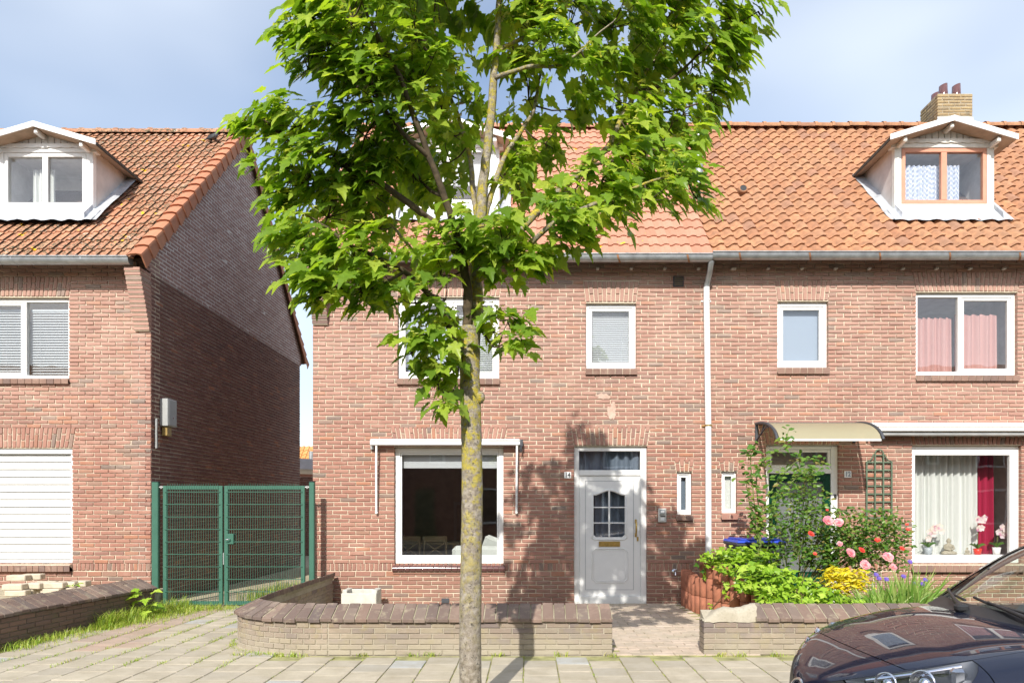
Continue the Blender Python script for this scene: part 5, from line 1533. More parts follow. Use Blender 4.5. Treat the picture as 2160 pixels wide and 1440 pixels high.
# trellis
t = thing('trellis', 'green wooden trellis with rounded top on the brick wall', 'trellis', (FX(1852), F, FZ(1110)))
tx = [FX(1825.5), FX(1843), FX(1860.5), FX(1878)]
for i, x in enumerate(tx):
    MB().cbox(x - 0.011, x + 0.011, F - 0.05, F - 0.036, FZ(1112), FZ(973 if i in (0, 3) else 956), 0.003).build('upright', M['green_trellis'], t)
for k in range(9):
    z = FZ(975 + k * 16.6); MB().cbox(tx[0] - 0.012, tx[3] + 0.012, F - 0.036, F - 0.022, z - 0.011, z + 0.011, 0.003).build('crossbar', M['green_trellis'], t)
MB().cbox(tx[1], tx[2], F - 0.036, F - 0.022, FZ(960) - 0.008, FZ(960) + 0.008, 0.003).build('crossbar', M['green_trellis'], t)
m = MB()
xm = (tx[1] + tx[2]) / 2
m.tube([(xm + 0.062 * math.cos(a), F - 0.04, FZ(957) + 0.062 * math.sin(a)) for a in [math.pi * k / 10 for k in range(11)]], 0.011, 6)
for sg in (-1, 1):
    m.tube([(xm + sg * (0.085 + 0.09 * (k / 6) ** 1.6), F - 0.04, FZ(958) - 0.10 * math.sin(k / 6 * 1.57)) for k in range(7)], 0.010, 6)
m.build('arched_top', M['green_trellis'], t)
for x, z in ((tx[0], FZ(1100)), (tx[3], FZ(1100)), (tx[0], FZ(985)), (tx[3], FZ(985))):
    MB().box(x - 0.008, x + 0.008, F - 0.036, F - 0.004, z - 0.008, z + 0.008).build('spacer', M['green_trellis'], t)
# meter box on the gable wall, with strip
t = thing('electrical_box', 'grey metal box fixed high on the dark side wall', 'electrical box', (XW, 10.9, 2.6))
MB().cbox(XW + 0.008, XW + 0.13, 10.84, 11.12, 2.665, 3.085, 0.006).build('housing', M['grey_metal'], t)
MB().cbox(XW + 0.131, XW + 0.138, 10.86, 11.10, 2.68, 3.07, 0.004).build('cover', M['grey_metal'], t)
MB().cbox(XW + 0.02, XW + 0.10, 10.88, 11.02, 2.52, 2.66, 0.006).build('lamp_box', m_plain('amber_plastic', (0.36, 0.25, 0.09), 0.4), t)
MB().tube([(XW + 0.139, 10.98, 2.8), (XW + 0.145, 10.98, 2.8)], 0.012, 8).build('lock', M['chrome'], t)
tag(MB().cbox(XW + 0.008, XW + 0.04, 10.69, 10.725, 2.31, 2.76, 0.004).build('cable_strip', M['grey_metal']), 'thin vertical metal strip at the corner of the side wall', 'cable strip')

# concrete block against the wall
m = MB()
bx0, bx1, by = PX(727, 10.2), PX(800, 10.2), 10.0
m.cbox(bx0, bx1, by, by + 0.055, -0.03, 0.215, 0.008); m.cbox(bx0, bx0 + 0.07, by + 0.055, by + 0.36, -0.03, 0.255, 0.01); m.cbox(bx1 - 0.085, bx1, by + 0.055, by + 0.36, -0.03, 0.255, 0.01)
m.cbox(bx0 + 0.07, bx1 - 0.085, by + 0.056, by + 0.35, -0.03, 0.03, 0.004); m.cbox(bx0 + 0.07, bx1 - 0.085, by + 0.31, by + 0.36, 0.03, 0.24, 0.006)
tag(m.build('concrete_block', M['concrete']), 'hollow pale concrete block behind the curved wall', 'concrete block')

# ---------------------------------------------------------------- behind the gate: shed and far roof
t = thing('shed', 'flat roofed dark brick shed with pale fascia behind the gate', 'shed', (-5.0, 22.5, 0))
wS2 = Wall('x', 21.5, -8.6, -3.0, -0.03, 2.35, 33); wS2.courses()
so = wS2.mortar('wall', M['mortar_side'], t)
wS2.build(so, M['brick_side'], 0)
MB().box(-3.3, -3.0, 21.78, 25.0, -0.03, 2.35).build('side_wall', M['brick_side'], t)
m = MB(); m.add([(-8.7, 21.3, 2.62), (-2.8, 21.3, 2.48), (-2.8, 25, 2.48), (-8.7, 25, 2.62), (-8.7, 21.3, 2.98), (-2.8, 21.3, 2.70), (-2.8, 25, 2.70), (-8.7, 25, 2.98)], [(0, 1, 5, 4), (4, 5, 6, 7), (1, 2, 6, 5), (3, 2, 1, 0), (0, 4, 7, 3), (2, 3, 7, 6)])
m.build('fascia', m_plain('fascia_grey', (0.58, 0.59, 0.62), 0.5), t)
t = thing('far_house', 'far house whose orange tiled roof shows between the houses', 'house', (-12, 33, 0))
MB().box(-18, -4, 33, 38, -0.03, 3.2).build('wall', M['brick_side'], t)
fa = rad(42)
Fr = roof_frame(32.6, 3.1, fa)
m = MB(); q = [Fr @ Vector(p) for p in ((-18.2, 0, -0.03), (-3.8, 0, -0.03), (-3.8, 1.75, -0.03), (-18.2, 1.75, -0.03))]
m.quad(*q); m.quad(*[p + Vector((0, 0.4, -0.15)) for p in reversed(q)])
fr = m.build('roof', M['tile_far'], t)
fme = [tile_mesh('roof_tile', 0.25, 0.36, M['tile_far'], prof_s, 0.028, 300 + k, 0.03, 6) for k in range(3)]
for k in range(6):
    for i in range(40):
        x = -13.0 + (i + 0.5) * 0.23
        if -12.2 < x < -8.6: inst('roof_tile', fme[R.randrange(3)], Fr @ Matrix.Translation((x, k * 0.3, 0)), fr)
pc = P(657, 956, 33.2); MB().tube([(pc.x, pc.y, pc.z - 0.6), (pc.x, pc.y, pc.z + 0.1)], 0.12, 10).build('vent_pipe', M['zinc'], fr)

# ---------------------------------------------------------------- things seen in the rooms
def chair(xc, yc, label, ry=0.0):
    t = thing('dining_chair', label, 'chair', (xc, yc, 0.035), 'dining chairs in the living room')
    w = 0.20
    for sx in (-1, 1):
        MB().tube([(xc + sx * w, yc, 0.035), (xc + sx * w, yc, 0.48), (xc + sx * w * 1.02, yc - 0.05, 0.90)], 0.019, 8).build('leg', M['cream'], t)
        MB().tube([(xc + sx * w * .95, yc + 0.38, 0.035), (xc + sx * w * .95, yc + 0.38, 0.46)], 0.018, 8).build('leg', M['cream'], t)
    MB().cbox(xc - 0.22, xc + 0.22, yc - 0.02, yc + 0.42, 0.45, 0.48, 0.008).build('seat', M['cream'], t)
    MB().cbox(xc - 0.215, xc + 0.215, yc - 0.07, yc - 0.035, 0.80, 0.90, 0.012).build('top_rail', M['cream'], t)
    MB().tube([(xc - w, yc - 0.01, 0.52), (xc, yc - 0.05, 0.66), (xc + w, yc - 0.05, 0.80)], 0.013, 6).tube([(xc + w, yc - 0.01, 0.52), (xc, yc - 0.035, 0.66), (xc - w, yc - 0.05, 0.80)], 0.013, 6).build('cross_brace', M['cream'], t)
chair(PX(862, 13.0), 13.0, 'cream cross-back dining chair at the left of the living room window')
chair(PX(918, 13.0), 13.0, 'cream cross-back dining chair in the middle of the living room window')
t = thing('dining_table', 'cream dining table behind the two chairs inside the window', 'table', (PX(900, 13.7), 13.7, 0.035))
MB().cbox(PX(840, 13.4), PX(968, 13.4), 13.4, 14.2, 0.72, 0.76, 0.01).build('table_top', M['cream'], t)
for x in (848, 958):
    for y in (13.45, 14.12): MB().cbox(PX(x, 13.4) - 0.03, PX(x, 13.4) + 0.03, y, y + 0.06, 0.035, 0.72, 0.005).build('leg', M['cream'], t)
t = thing('sofa', 'pale sofa with its back to the living room window', 'sofa', (PX(1010, 11.7), 11.8, 0.035))
sx0, sx1 = PX(955, 11.6), PX(1078, 11.6)
MB().cbox(sx0, sx1, 11.45, 11.70, 0.10, 0.80, 0.06).build('backrest', M['sofa'], t)
MB().cbox(sx0, sx1, 11.70, 12.35, 0.10, 0.45, 0.05).build('seat', M['sofa'], t)
for x in (sx0 + 0.06, sx1 - 0.06): MB().cbox(x - 0.03, x + 0.03, 11.5, 12.3, 0.035, 0.10, 0.004).build('leg', M['stem'], t)
cu = MB().cbox(-0.2, 0.2, -0.06, 0.06, 0, 0.32, 0.05).build('cushion', M['sofa']); cu.location = (PX(1035, 11.7), 11.9, 0.62); cu.rotation_euler = (0.2, 0.35, 0)
tag(cu, 'pale cushion leaning on the sofa behind the tree trunk', 'cushion')

def orchid(px, pot_mat, potw, poth, ph, label, lean, nfl, Y=F + 0.24):
    x = FX(px) * Y / F; z = OP12['low'][2] + 0.113
    t = thing('orchid', label, 'pot plant', (x, Y, z), 'orchids on the windowsill')
    MB().lathe([(0.0, z), (potw * 0.75, z), (potw, z + poth), (potw * 0.9, z + poth), (potw * 0.85, z + poth - 0.02), (0, z + poth - 0.02)], x, Y, 14).build('pot', pot_mat, t)
    lf = MB()
    for k in range(5):
        a = k * 1.3 + 0.4; dx, dy = math.cos(a), math.sin(a) * 0.4
        pr = [Vector((x + dx * 0.15 * f, Y + dy * 0.15 * f, z + poth + 0.07 * math.sin(f * 2.4) )) for f in (0, 0.35, 0.7, 1.0)]
        wd = [0.01, 0.026, 0.024, 0.002]; sd = Vector((-dy, dx, 0.5)).normalized()
        lf.grid([[p - sd * w_, p, p + sd * w_] for p, w_ in zip(pr, wd)], True)
    lf.build('leaves', M['ivy_dark'], t, 'stuff')
    st = [Vector((x, Y, z + poth)), Vector((x + lean * 0.2, Y, z + poth + ph * 0.6)), Vector((x + lean * 0.6, Y - 0.01, z + poth + ph * 0.95)), Vector((x + lean, Y - 0.02, z + poth + ph))]
    MB().tube(st, 0.004, 6).build('stem', M['stem_green'], t)
    for k in range(nfl):
        f = k / max(1, nfl - 1); c_ = st[2].lerp(st[3], f) if f > 0.3 else st[1].lerp(st[2], f / 0.3)
        c_ = c_ + Vector((R.uniform(-0.05, 0.06), -0.02, R.uniform(-0.09, 0.03)))
        fl = MB()
        for j in range(5):
            a = j * 2 * math.pi / 5 + 0.3; d = Vector((math.cos(a), -0.25, math.sin(a))) * 0.056; s2 = Vector((-math.sin(a), 0, math.cos(a))) * 0.026
            fl.add([c_, c_ + d * 0.6 + s2, c_ + d, c_ + d * 0.6 - s2], [(0, 1, 2, 3)], True)
        fl.build('flower', M['orchid'], t)
orchid(1958, m_plain('blue_grey_pot', (0.42, 0.47, 0.50), 0.4), 0.06, 0.11, 0.30, 'orchid with pink flowers in a blue-grey pot, left end of the windowsill', 0.13, 8)
orchid(2062, M['red_pot'], 0.06, 0.09, 0.48, 'tall white orchid in a red pot on the windowsill', 0.03, 8)
orchid(2102, M['white'], 0.06, 0.11, 0.34, 'white orchid in a white pot beside the red curtain', 0.12, 9)
def figurine(px, h, label):
    Y = F + 0.24; x = FX(px) * Y / F; z = OP12['low'][2] + 0.113
    m = MB().lathe([(0.0, 0.0), (0.40, 0.0), (0.46, 0.06), (0.43, 0.15), (0.26, 0.24), (0.22, 0.36), (0.27, 0.50), (0.25, 0.60), (0.10, 0.68), (0.09, 0.71), (0.145, 0.78), (0.15, 0.86), (0.11, 0.93), (0.06, 0.96), (0.05, 1.0), (0, 1.01)], 0, 0, 16)
    m.v = [(x + a * h * 1.0, Y + b * h * 0.55, z + c * h) for a, b, c in m.v]
    t = thing('stone_figurine', label, 'figurine', (x, Y, z), 'stone figures on the windowsill'); m.build('body', M['stone'], t)
    MB().tube([(x - 0.24 * h, Y, z + 0.56 * h), (x - 0.31 * h, Y - 0.05 * h, z + 0.36 * h), (x - 0.05 * h, Y - 0.2 * h, z + 0.27 * h)], [0.07 * h, 0.06 * h, 0.045 * h], 8).tube([(x + 0.24 * h, Y, z + 0.56 * h), (x + 0.31 * h, Y - 0.05 * h, z + 0.36 * h), (x + 0.05 * h, Y - 0.2 * h, z + 0.27 * h)], [0.07 * h, 0.06 * h, 0.045 * h], 8).build('arms', M['stone'], t)
    MB().tube([(x - 0.40 * h, Y - 0.08 * h, z + 0.09 * h), (x, Y - 0.24 * h, z + 0.10 * h), (x + 0.40 * h, Y - 0.08 * h, z + 0.09 * h)], 0.085 * h, 8).build('crossed_legs', M['stone'], t)
figurine(2001, 0.25, 'seated grey stone figure in the middle of the windowsill')
figurine(2040, 0.11, 'tiny dark stone figure beside the red flowerpot')

# pigeon on the mossy roof
pY = 13.62; c_ = P(449, 303, pY)
def foot_z(y): return Z0L + (y - 10.25) + 0.07
t = thing('pigeon', 'dark grey pigeon sitting near the top of the mossy roof', 'bird', (c_.x, pY, foot_z(pY)))
b0 = Vector((c_.x, pY, foot_z(pY) + 0.0))
S_ = 0.85
spine = [(-0.17, 0.015, 0.008), (-0.13, 0.03, 0.018), (-0.07, 0.055, 0.036), (-0.01, 0.075, 0.055), (0.05, 0.095, 0.056), (0.085, 0.13, 0.040), (0.095, 0.165, 0.026), (0.10, 0.19, 0.027), (0.112, 0.205, 0.022), (0.122, 0.207, 0.008)]
m = MB().tube([b0 + Vector((a * S_, 0, z * S_ + 0.03)) for a, z, r_ in spine], [r_ * S_ for a, z, r_ in spine], 12)
m.build('body', M['pigeon'], t)
MB().tube([b0 + Vector((0.118 * S_, 0, 0.206 * S_ + 0.03)), b0 + Vector((0.148 * S_, 0, 0.198 * S_ + 0.03))], [0.006, 0.002], 6).build('beak', M['beak'], t)
for sg in (-1, 1):
    w = MB(); rows = []
    for f in (0, 0.25, 0.5, 0.75, 1.0):
        xx = 0.06 - 0.21 * f; hh = 0.045 * math.sin(math.pi * (0.25 + 0.7 * f)); zz = 0.085 - 0.055 * f
        oy = sg * (0.054 * math.sin(math.pi * (0.5 + 0.45 * f)) + 0.006)
        rows.append([b0 + Vector((xx * S_, oy * S_, (zz + hh) * S_ + 0.03)), b0 + Vector((xx * S_, (oy + sg * 0.008) * S_, zz * S_ + 0.03)), b0 + Vector((xx * S_, oy * S_, (zz - hh) * S_ + 0.03))])
    w.grid(rows, True); w.build('wing', M['black'], t)
    MB().tube([b0 + Vector((0.01, sg * 0.018, 0.06)), b0 + Vector((0.012, sg * 0.02, 0.0))], 0.004, 6).build('leg', M['rust'], t)
# ---------------------------------------------------------------- street tree
TY = 4.92
TR = random.Random(21)
tree = thing('maple_tree', 'young street maple with lichen covered trunk in front of the houses', 'tree', (PX(993, TY), TY, 0))
def tp(x, y, dy=0.0): return P(x, y, TY + dy)
def smooth_path(pts, n=5):
    out = []
    for i in range(len(pts) - 1):
        p0, p1, p2, p3 = pts[max(i - 1, 0)], pts[i], pts[i + 1], pts[min(i + 2, len(pts) - 1)]
        for k in range(n):
            t = k / n
            out.append(0.5 * ((2 * p1) + (p2 - p0) * t + (2 * p0 - 5 * p1 + 4 * p2 - p3) * t * t + (3 * p1 - p0 - 3 * p2 + p3) * t ** 3))
    out.append(pts[-1]); return out
def limb(name, spec, r0, r1, mat, parent, n=8, jit=0.004):
    pts = smooth_path([tp(*s) for s in spec], 5)
    m = len(pts)
    pts = [p + Vector((TR.uniform(-jit, jit), TR.uniform(-jit, jit), 0)) for p in pts]
    rr = [r0 + (r1 - r0) * (i / (m - 1)) for i in range(m)]
    rr = [r * (1 + TR.uniform(-0.05, 0.05)) for r in rr]
    return MB().tube(pts, rr, n).build(name, mat, parent), pts
# trunk with root flare and a knob
tpts = smooth_path([tp(993, 1512), tp(993, 1470), tp(992, 1400), tp(992, 1300), tp(994, 1180), tp(996, 1050), tp(995, 950), tp(993, 870), tp(991, 800), tp(991, 735), tp(992, 690)], 6)
m = len(tpts); rr = []
for i, p in enumerate(tpts):
    f = i / (m - 1)
    r = 0.079 - 0.012 * f + 0.03 * math.exp(-f * 26) + (0.006 * math.exp(-((f - 0.98) / 0.10) ** 2)) + TR.uniform(-0.0018, 0.0018)
    rr.append(r)
trunk = MB().tube(tpts, rr, 20)
trunk.build('trunk', M['bark'], tree)
kn = tp(1012, 838, -0.02)
km = MB().lathe([(0.0, -0.045), (0.02, -0.04), (0.034, -0.015), (0.036, 0.01), (0.024, 0.035), (0.0, 0.042)], 0, 0, 10); km.v = [(kn.x + x, kn.y + y, kn.z + z) for x, y, z in km.v]
km.build('knob', M['bark'], tree)
LIMBS = [
 ([(995, 720, 0.02), (1004, 650, 0.03), (1004, 580, 0.04), (1010, 510, 0.05), (1016, 430, 0.05), (1022, 360, 0.06), (1035, 250, 0.08), (1043, 150, 0.1), (1050, 60, 0.1), (1056, -60, 0.1), (1058, -240, 0.05), (1050, -430, 0.0), (1052, -560, 0)], 0.052, 0.008, 'bark'),
 ([(984, 730, -0.02), (987, 650, -0.05), (985, 600, -0.08), (975, 550, -0.12), (962, 490, -0.18), (938, 415, -0.25), (905, 330, -0.32), (870, 235, -0.4), (842, 160, -0.45), (806, 90, -0.5), (770, 20, -0.55), (745, -60, -0.6)], 0.036, 0.006, 'branch'),
 ([(975, 765, -0.02), (963, 737, -0.05), (941, 672, -0.12), (912, 628, -0.18), (853, 573, -0.28), (800, 545, -0.36), (735, 515, -0.42), (690, 480, -0.45), (640, 450, -0.5)], 0.030, 0.005, 'branch'),
 ([(975, 560, 0.0), (935, 490, -0.05), (877, 440, -0.1), (785, 376, -0.15), (724, 348, -0.2), (663, 324, -0.22), (602, 293, -0.25), (558, 254, -0.25), (510, 246, -0.25)], 0.028, 0.004, 'branch'),
 ([(905, 330, -0.32), (860, 292, -0.4), (815, 235, -0.45), (770, 160, -0.5), (720, 110, -0.52), (660, 70, -0.55)], 0.018, 0.004, 'branch'),
 ([(938, 415, -0.25), (900, 395, 0.0), (862, 340, 0.2), (830, 300, 0.3), (790, 262, 0.35)], 0.014, 0.004, 'branch'),
 ([(1005, 560, 0.05), (1040, 530, 0.1), (1090, 492, 0.15), (1136, 444, 0.2), (1180, 402, 0.22), (1240, 350, 0.25), (1286, 305, 0.28), (1313, 244, 0.3), (1332, 214, 0.32), (1353, 165, 0.34), (1381, 128, 0.36), (1411, 67, 0.38), (1436, 10, 0.4), (1450, -60, 0.4)], 0.034, 0.006, 'bark'),
 ([(1008, 590, 0.0), (1060, 555, -0.15), (1124, 509, -0.25), (1175, 465, -0.3), (1250, 432, -0.35), (1330, 400, -0.38), (1400, 375, -0.4), (1450, 380, -0.4)], 0.024, 0.004, 'bark'),
 ([(1347, 192, 0.33), (1396, 180, 0.3), (1433, 153, 0.25), (1480, 110, 0.2), (1540, 60, 0.15), (1600, 25, 0.1)], 0.014, 0.004, 'branch'),
 ([(1041, 165, 0.1), (1060, 159, 0.05), (1121, 140, 0.0), (1173, 140, -0.05), (1219, 113, -0.1), (1246, 85, -0.12), (1300, 40, -0.15)], 0.018, 0.004, 'bark'),
 ([(1046, 110, 0.1), (1080, 92, 0.15), (1152, 64, 0.2), (1207, 55, 0.22), (1258, 24, 0.25), (1320, -40, 0.3)], 0.018, 0.004, 'bark'),
 ([(1020, 470, 0.06), (1035, 412, 0.12), (1062, 335, 0.2), (1090, 290, 0.28), (1125, 235, 0.35), (1137, 170, 0.4), (1150, 100, 0.42), (1180, 20, 0.45)], 0.024, 0.005, 'bark'),
 ([(1012, 480, 0.05), (1000, 420, 0.12), (992, 335, 0.2), (975, 270, 0.28), (950, 200, 0.35), (930, 110, 0.4), (905, 20, 0.45), (900, -80, 0.5)], 0.022, 0.005, 'bark'),
 ([(1313, 244, 0.3), (1370, 240, 0.25), (1430, 232, 0.2), (1490, 215, 0.18), (1520, 225, 0.15)], 0.012, 0.003, 'branch'),
 ([(1240, 350, 0.25), (1310, 335, 0.15), (1380, 315, 0.05), (1440, 330, 0.0)], 0.012, 0.003, 'branch'),
 ([(1018, 700, -0.02), (1037, 728, -0.06), (1052, 731, -0.08), (1075, 718, -0.1), (1105, 730, -0.12)], 0.008, 0.003, 'branch'),
 ([(1052, 731, -0.08), (1062, 700, -0.1), (1072, 675, -0.12)], 0.005, 0.002, 'branch'),
 ([(972, 745, -0.03), (966, 790, -0.07), (955, 825, -0.12), (925, 820, -0.18)], 0.007, 0.002, 'branch'),
 ([(955, 705, -0.1), (925, 712, -0.18), (890, 715, -0.24), (860, 722, -0.28)], 0.007, 0.002, 'branch'),
 ([(853, 573, -0.28), (800, 600, -0.4), (740, 610, -0.45), (690, 600, -0.5), (650, 590, -0.5)], 0.011, 0.003, 'branch'),
 ([(785, 376, -0.15), (740, 410, -0.05), (690, 425, 0.05), (640, 410, 0.1), (600, 400, 0.1)], 0.011, 0.003, 'branch'),
 ([(912, 628, -0.18), (870, 640, -0.3), (840, 625, -0.4)], 0.006, 0.002, 'branch'),
 ([(880, 540, 0.1), (847, 500, 0.1), (820, 470, 0.12), (767, 430, 0.15)], 0.014, 0.004, 'bark'),
 ([(1056, -60, 0.1), (1150, -150, 0.2), (1260, -220, 0.25)], 0.016, 0.004, 'branch'),
 ([(1056, -120, 0.1), (960, -220, 0.1), (860, -270, 0.05)], 0.016, 0.004, 'branch'),
 ([(1054, -300, 0.02), (1130, -380, -0.1), (1190, -420, -0.15)], 0.012, 0.004, 'branch'),
]
nodes = []
for sp, r0, r1, mt in LIMBS:
    o, pts = limb('branch', sp, r0, r1, M[mt], tree, 8)
    nodes += pts[len(pts) // 5:]

# leaves: (x, y, rx, ry, depth offset, depth radius, count); pixel outline of each spray, all within the crown's own depth
SPRAYS = [
 (560, 240, 62, 30, -0.25, 0.2, 40), (520, 262, 30, 26, -0.25, 0.15, 16), (625, 255, 62, 36, -0.2, 0.25, 46), (600, 320, 64, 46, -0.2, 0.25, 60), (650, 370, 75, 55, -0.2, 0.3, 80),
 (610, 440, 40, 45, -0.1, 0.25, 40), (690, 440, 75, 55, 0.0, 0.4, 85), (610, 500, 32, 36, -0.3, 0.2, 26), (665, 520, 70, 55, -0.4, 0.3, 80), (690, 600, 68, 45, -0.48, 0.25, 70), (655, 590, 30, 40, -0.5, 0.15, 22), (760, 600, 55, 45, -0.45, 0.25, 56),
 (750, 530, 70, 50, -0.35, 0.3, 70), (815, 560, 45, 45, -0.3, 0.25, 36), (800, 470, 60, 36, 0.1, 0.3, 44), (730, 350, 75, 55, -0.2, 0.4, 80), (790, 400, 55, 40, 0.0, 0.35, 44),
 (720, 270, 45, 40, -0.2, 0.35, 40), (690, 95, 75, 75, -0.52, 0.3, 90), (650, 130, 34, 50, -0.52, 0.2, 30), (640, 30, 40, 40, -0.5, 0.2, 28), (740, 20, 80, 60, -0.5, 0.35, 80), (730, 160, 50, 55, -0.5, 0.3, 48),
 (800, 90, 80, 70, -0.4, 0.45, 95), (790, 190, 75, 60, -0.4, 0.4, 85), (880, 60, 80, 70, -0.1, 0.5, 85), (880, 160, 80, 65, -0.2, 0.5, 90), (940, 110, 40, 60, 0.3, 0.3, 36),
 (770, 270, 65, 50, -0.3, 0.4, 60), (850, 270, 75, 60, -0.1, 0.5, 85), (930, 220, 60, 42, 0.3, 0.3, 44), (960, 275, 60, 36, 0.3, 0.3, 40), (870, 355, 62, 40, 0.1, 0.4, 48), (950, 330, 55, 34, 0.3, 0.3, 28), (930, 400, 50, 30, 0.2, 0.3, 18), (830, 320, 60, 45, 0.1, 0.4, 44),
 (1000, 470, 70, 30, -0.15, 0.25, 50), (950, 505, 50, 32, -0.1, 0.25, 38), (1060, 495, 60, 40, -0.2, 0.25, 56), (1090, 545, 52, 45, -0.22, 0.2, 50), (1010, 530, 40, 26, -0.15, 0.15, 24), (905, 520, 46, 34, -0.1, 0.3, 30), (930, 570, 36, 30, -0.1, 0.2, 20),
 (1010, 200, 36, 50, 0.4, 0.25, 22), (1090, 120, 40, 45, 0.2, 0.3, 26), (1115, 190, 50, 60, 0.4, 0.3, 52), (1095, 270, 36, 45, 0.35, 0.25, 26), (1095, 385, 34, 62, 0.25, 0.2, 48), (1110, 330, 30, 40, 0.3, 0.2, 20), (1150, 290, 40, 40, 0.3, 0.3, 28),
 (1120, 50, 70, 50, 0.2, 0.45, 60), (1200, 45, 80, 50, 0.15, 0.4, 66), (1180, 115, 70, 40, 0.0, 0.4, 52), (1200, 220, 46, 34, 0.3, 0.25, 28), (1245, 130, 46, 34, -0.05, 0.3, 32), (1290, 40, 80, 55, 0.1, 0.45, 72), (1320, 110, 65, 45, 0.25, 0.35, 54), (1290, 190, 46, 34, 0.25, 0.3, 28),
 (1390, 40, 75, 50, 0.35, 0.35, 66), (1400, 120, 66, 48, 0.35, 0.3, 58), (1470, 60, 70, 55, 0.25, 0.3, 62), (1460, 130, 46, 36, 0.25, 0.25, 30), (1540, 25, 75, 40, 0.15, 0.25, 50), (1570, 75, 40, 40, 0.12, 0.2, 26), (1525, 90, 40, 36, 0.15, 0.2, 24), (1560, 130, 26, 26, 0.12, 0.12, 13), (1610, 20, 34, 26, 0.1, 0.15, 14),
 (1500, 205, 42, 40, 0.18, 0.2, 32), (1510, 180, 30, 24, 0.18, 0.15, 14), (1440, 230, 50, 36, 0.2, 0.25, 36), (1370, 215, 60, 40, 0.3, 0.25, 42), (1330, 260, 60, 40, 0.25, 0.3, 44), (1400, 280, 70, 46, 0.1, 0.3, 62), (1460, 300, 40, 45, 0.0, 0.2, 32),
 (1440, 360, 52, 45, -0.35, 0.25, 48), (1470, 410, 26, 26, -0.4, 0.12, 13), (1360, 345, 70, 46, -0.1, 0.35, 62), (1370, 410, 60, 36, -0.38, 0.2, 42), (1290, 300, 55, 40, 0.2, 0.3, 40), (1270, 365, 65, 42, -0.05, 0.4, 54), (1215, 385, 56, 36, 0.1, 0.35, 40), (1290, 425, 56, 34, -0.35, 0.25, 40), (1215, 440, 55, 36, -0.3, 0.25, 42), (1180, 490, 45, 34, -0.3, 0.2, 30), (1240, 480, 45, 30, -0.33, 0.2, 26), (1170, 430, 34, 26, -0.1, 0.25, 16),
 (900, 695, 55, 34, -0.22, 0.15, 34), (868, 735, 34, 36, -0.28, 0.12, 22), (925, 745, 42, 34, -0.18, 0.12, 24), (925, 800, 42, 36, -0.17, 0.12, 28), (930, 845, 30, 22, -0.17, 0.1, 14), (950, 660, 40, 26, -0.1, 0.12, 16),
 (1082, 682, 30, 20, -0.12, 0.08, 12), (1100, 720, 26, 28, -0.13, 0.08, 14), (1040, 655, 30, 30, -0.05, 0.1, 16), (940, 620, 40, 36, -0.1, 0.15, 22), (1040, 690, 22, 22, -0.05, 0.08, 8), (875, 620, 34, 30, -0.3, 0.15, 14),
 (760, -60, 150, 60, -0.4, 0.6, 110), (920, -60, 130, 70, 0.0, 0.8, 110), (1090, -70, 130, 70, 0.2, 0.7, 110), (1280, -60, 150, 60, 0.2, 0.6, 110), (1450, -50, 100, 45, 0.2, 0.4, 60),
 (820, -180, 170, 90, 0.0, 0.8, 150), (1020, -190, 150, 90, 0.1, 0.9, 150), (1220, -190, 170, 90, 0.1, 0.8, 150), (930, -320, 150, 90, 0.0, 0.8, 130), (1120, -330, 160, 90, 0.0, 0.8, 130), (1030, -450, 140, 80, 0.0, 0.6, 110), (1050, -560, 80, 60, 0.0, 0.4, 60),
]
half_l = [(0.0, -0.02), (0.10, -0.085), (0.29, -0.10), (0.245, 0.03), (0.285, 0.15), (0.40, 0.13), (0.54, 0.27), (0.40, 0.335), (0.375, 0.43), (0.225, 0.44), (0.245, 0.60), (0.145, 0.66), (0.115, 0.80), (0.0, 1.02)]
def leaf_template(seed):
    r = random.Random(seed)
    fold, droop = r.uniform(0.15, 0.45), r.uniform(0.15, 0.5)
    out = [(x, y) for x, y in half_l] + [(-x, y) for x, y in reversed(half_l[1:-1])]
    def z(x, y): return fold * abs(x) * 0.55 - droop * (max(0, y - 0.25) ** 2) - droop * 1.3 * max(0, abs(x) - 0.22) ** 1.4
    vs = [(x * r.uniform(0.93, 1.07), y, z(x, y) + r.uniform(-0.02, 0.02)) for x, y in out]
    vs.append((0.0, 0.28, -0.02))
    c_ = len(vs) - 1; n_ = len(out)
    fs = [(i, (i + 1) % n_, c_) for i in range(n_)]
    return vs, fs
LT = [leaf_template(k) for k in range(8)]
crown = MB(); twigs = MB(); cand = []
leafs = []
top_c = tp(1030, 250)
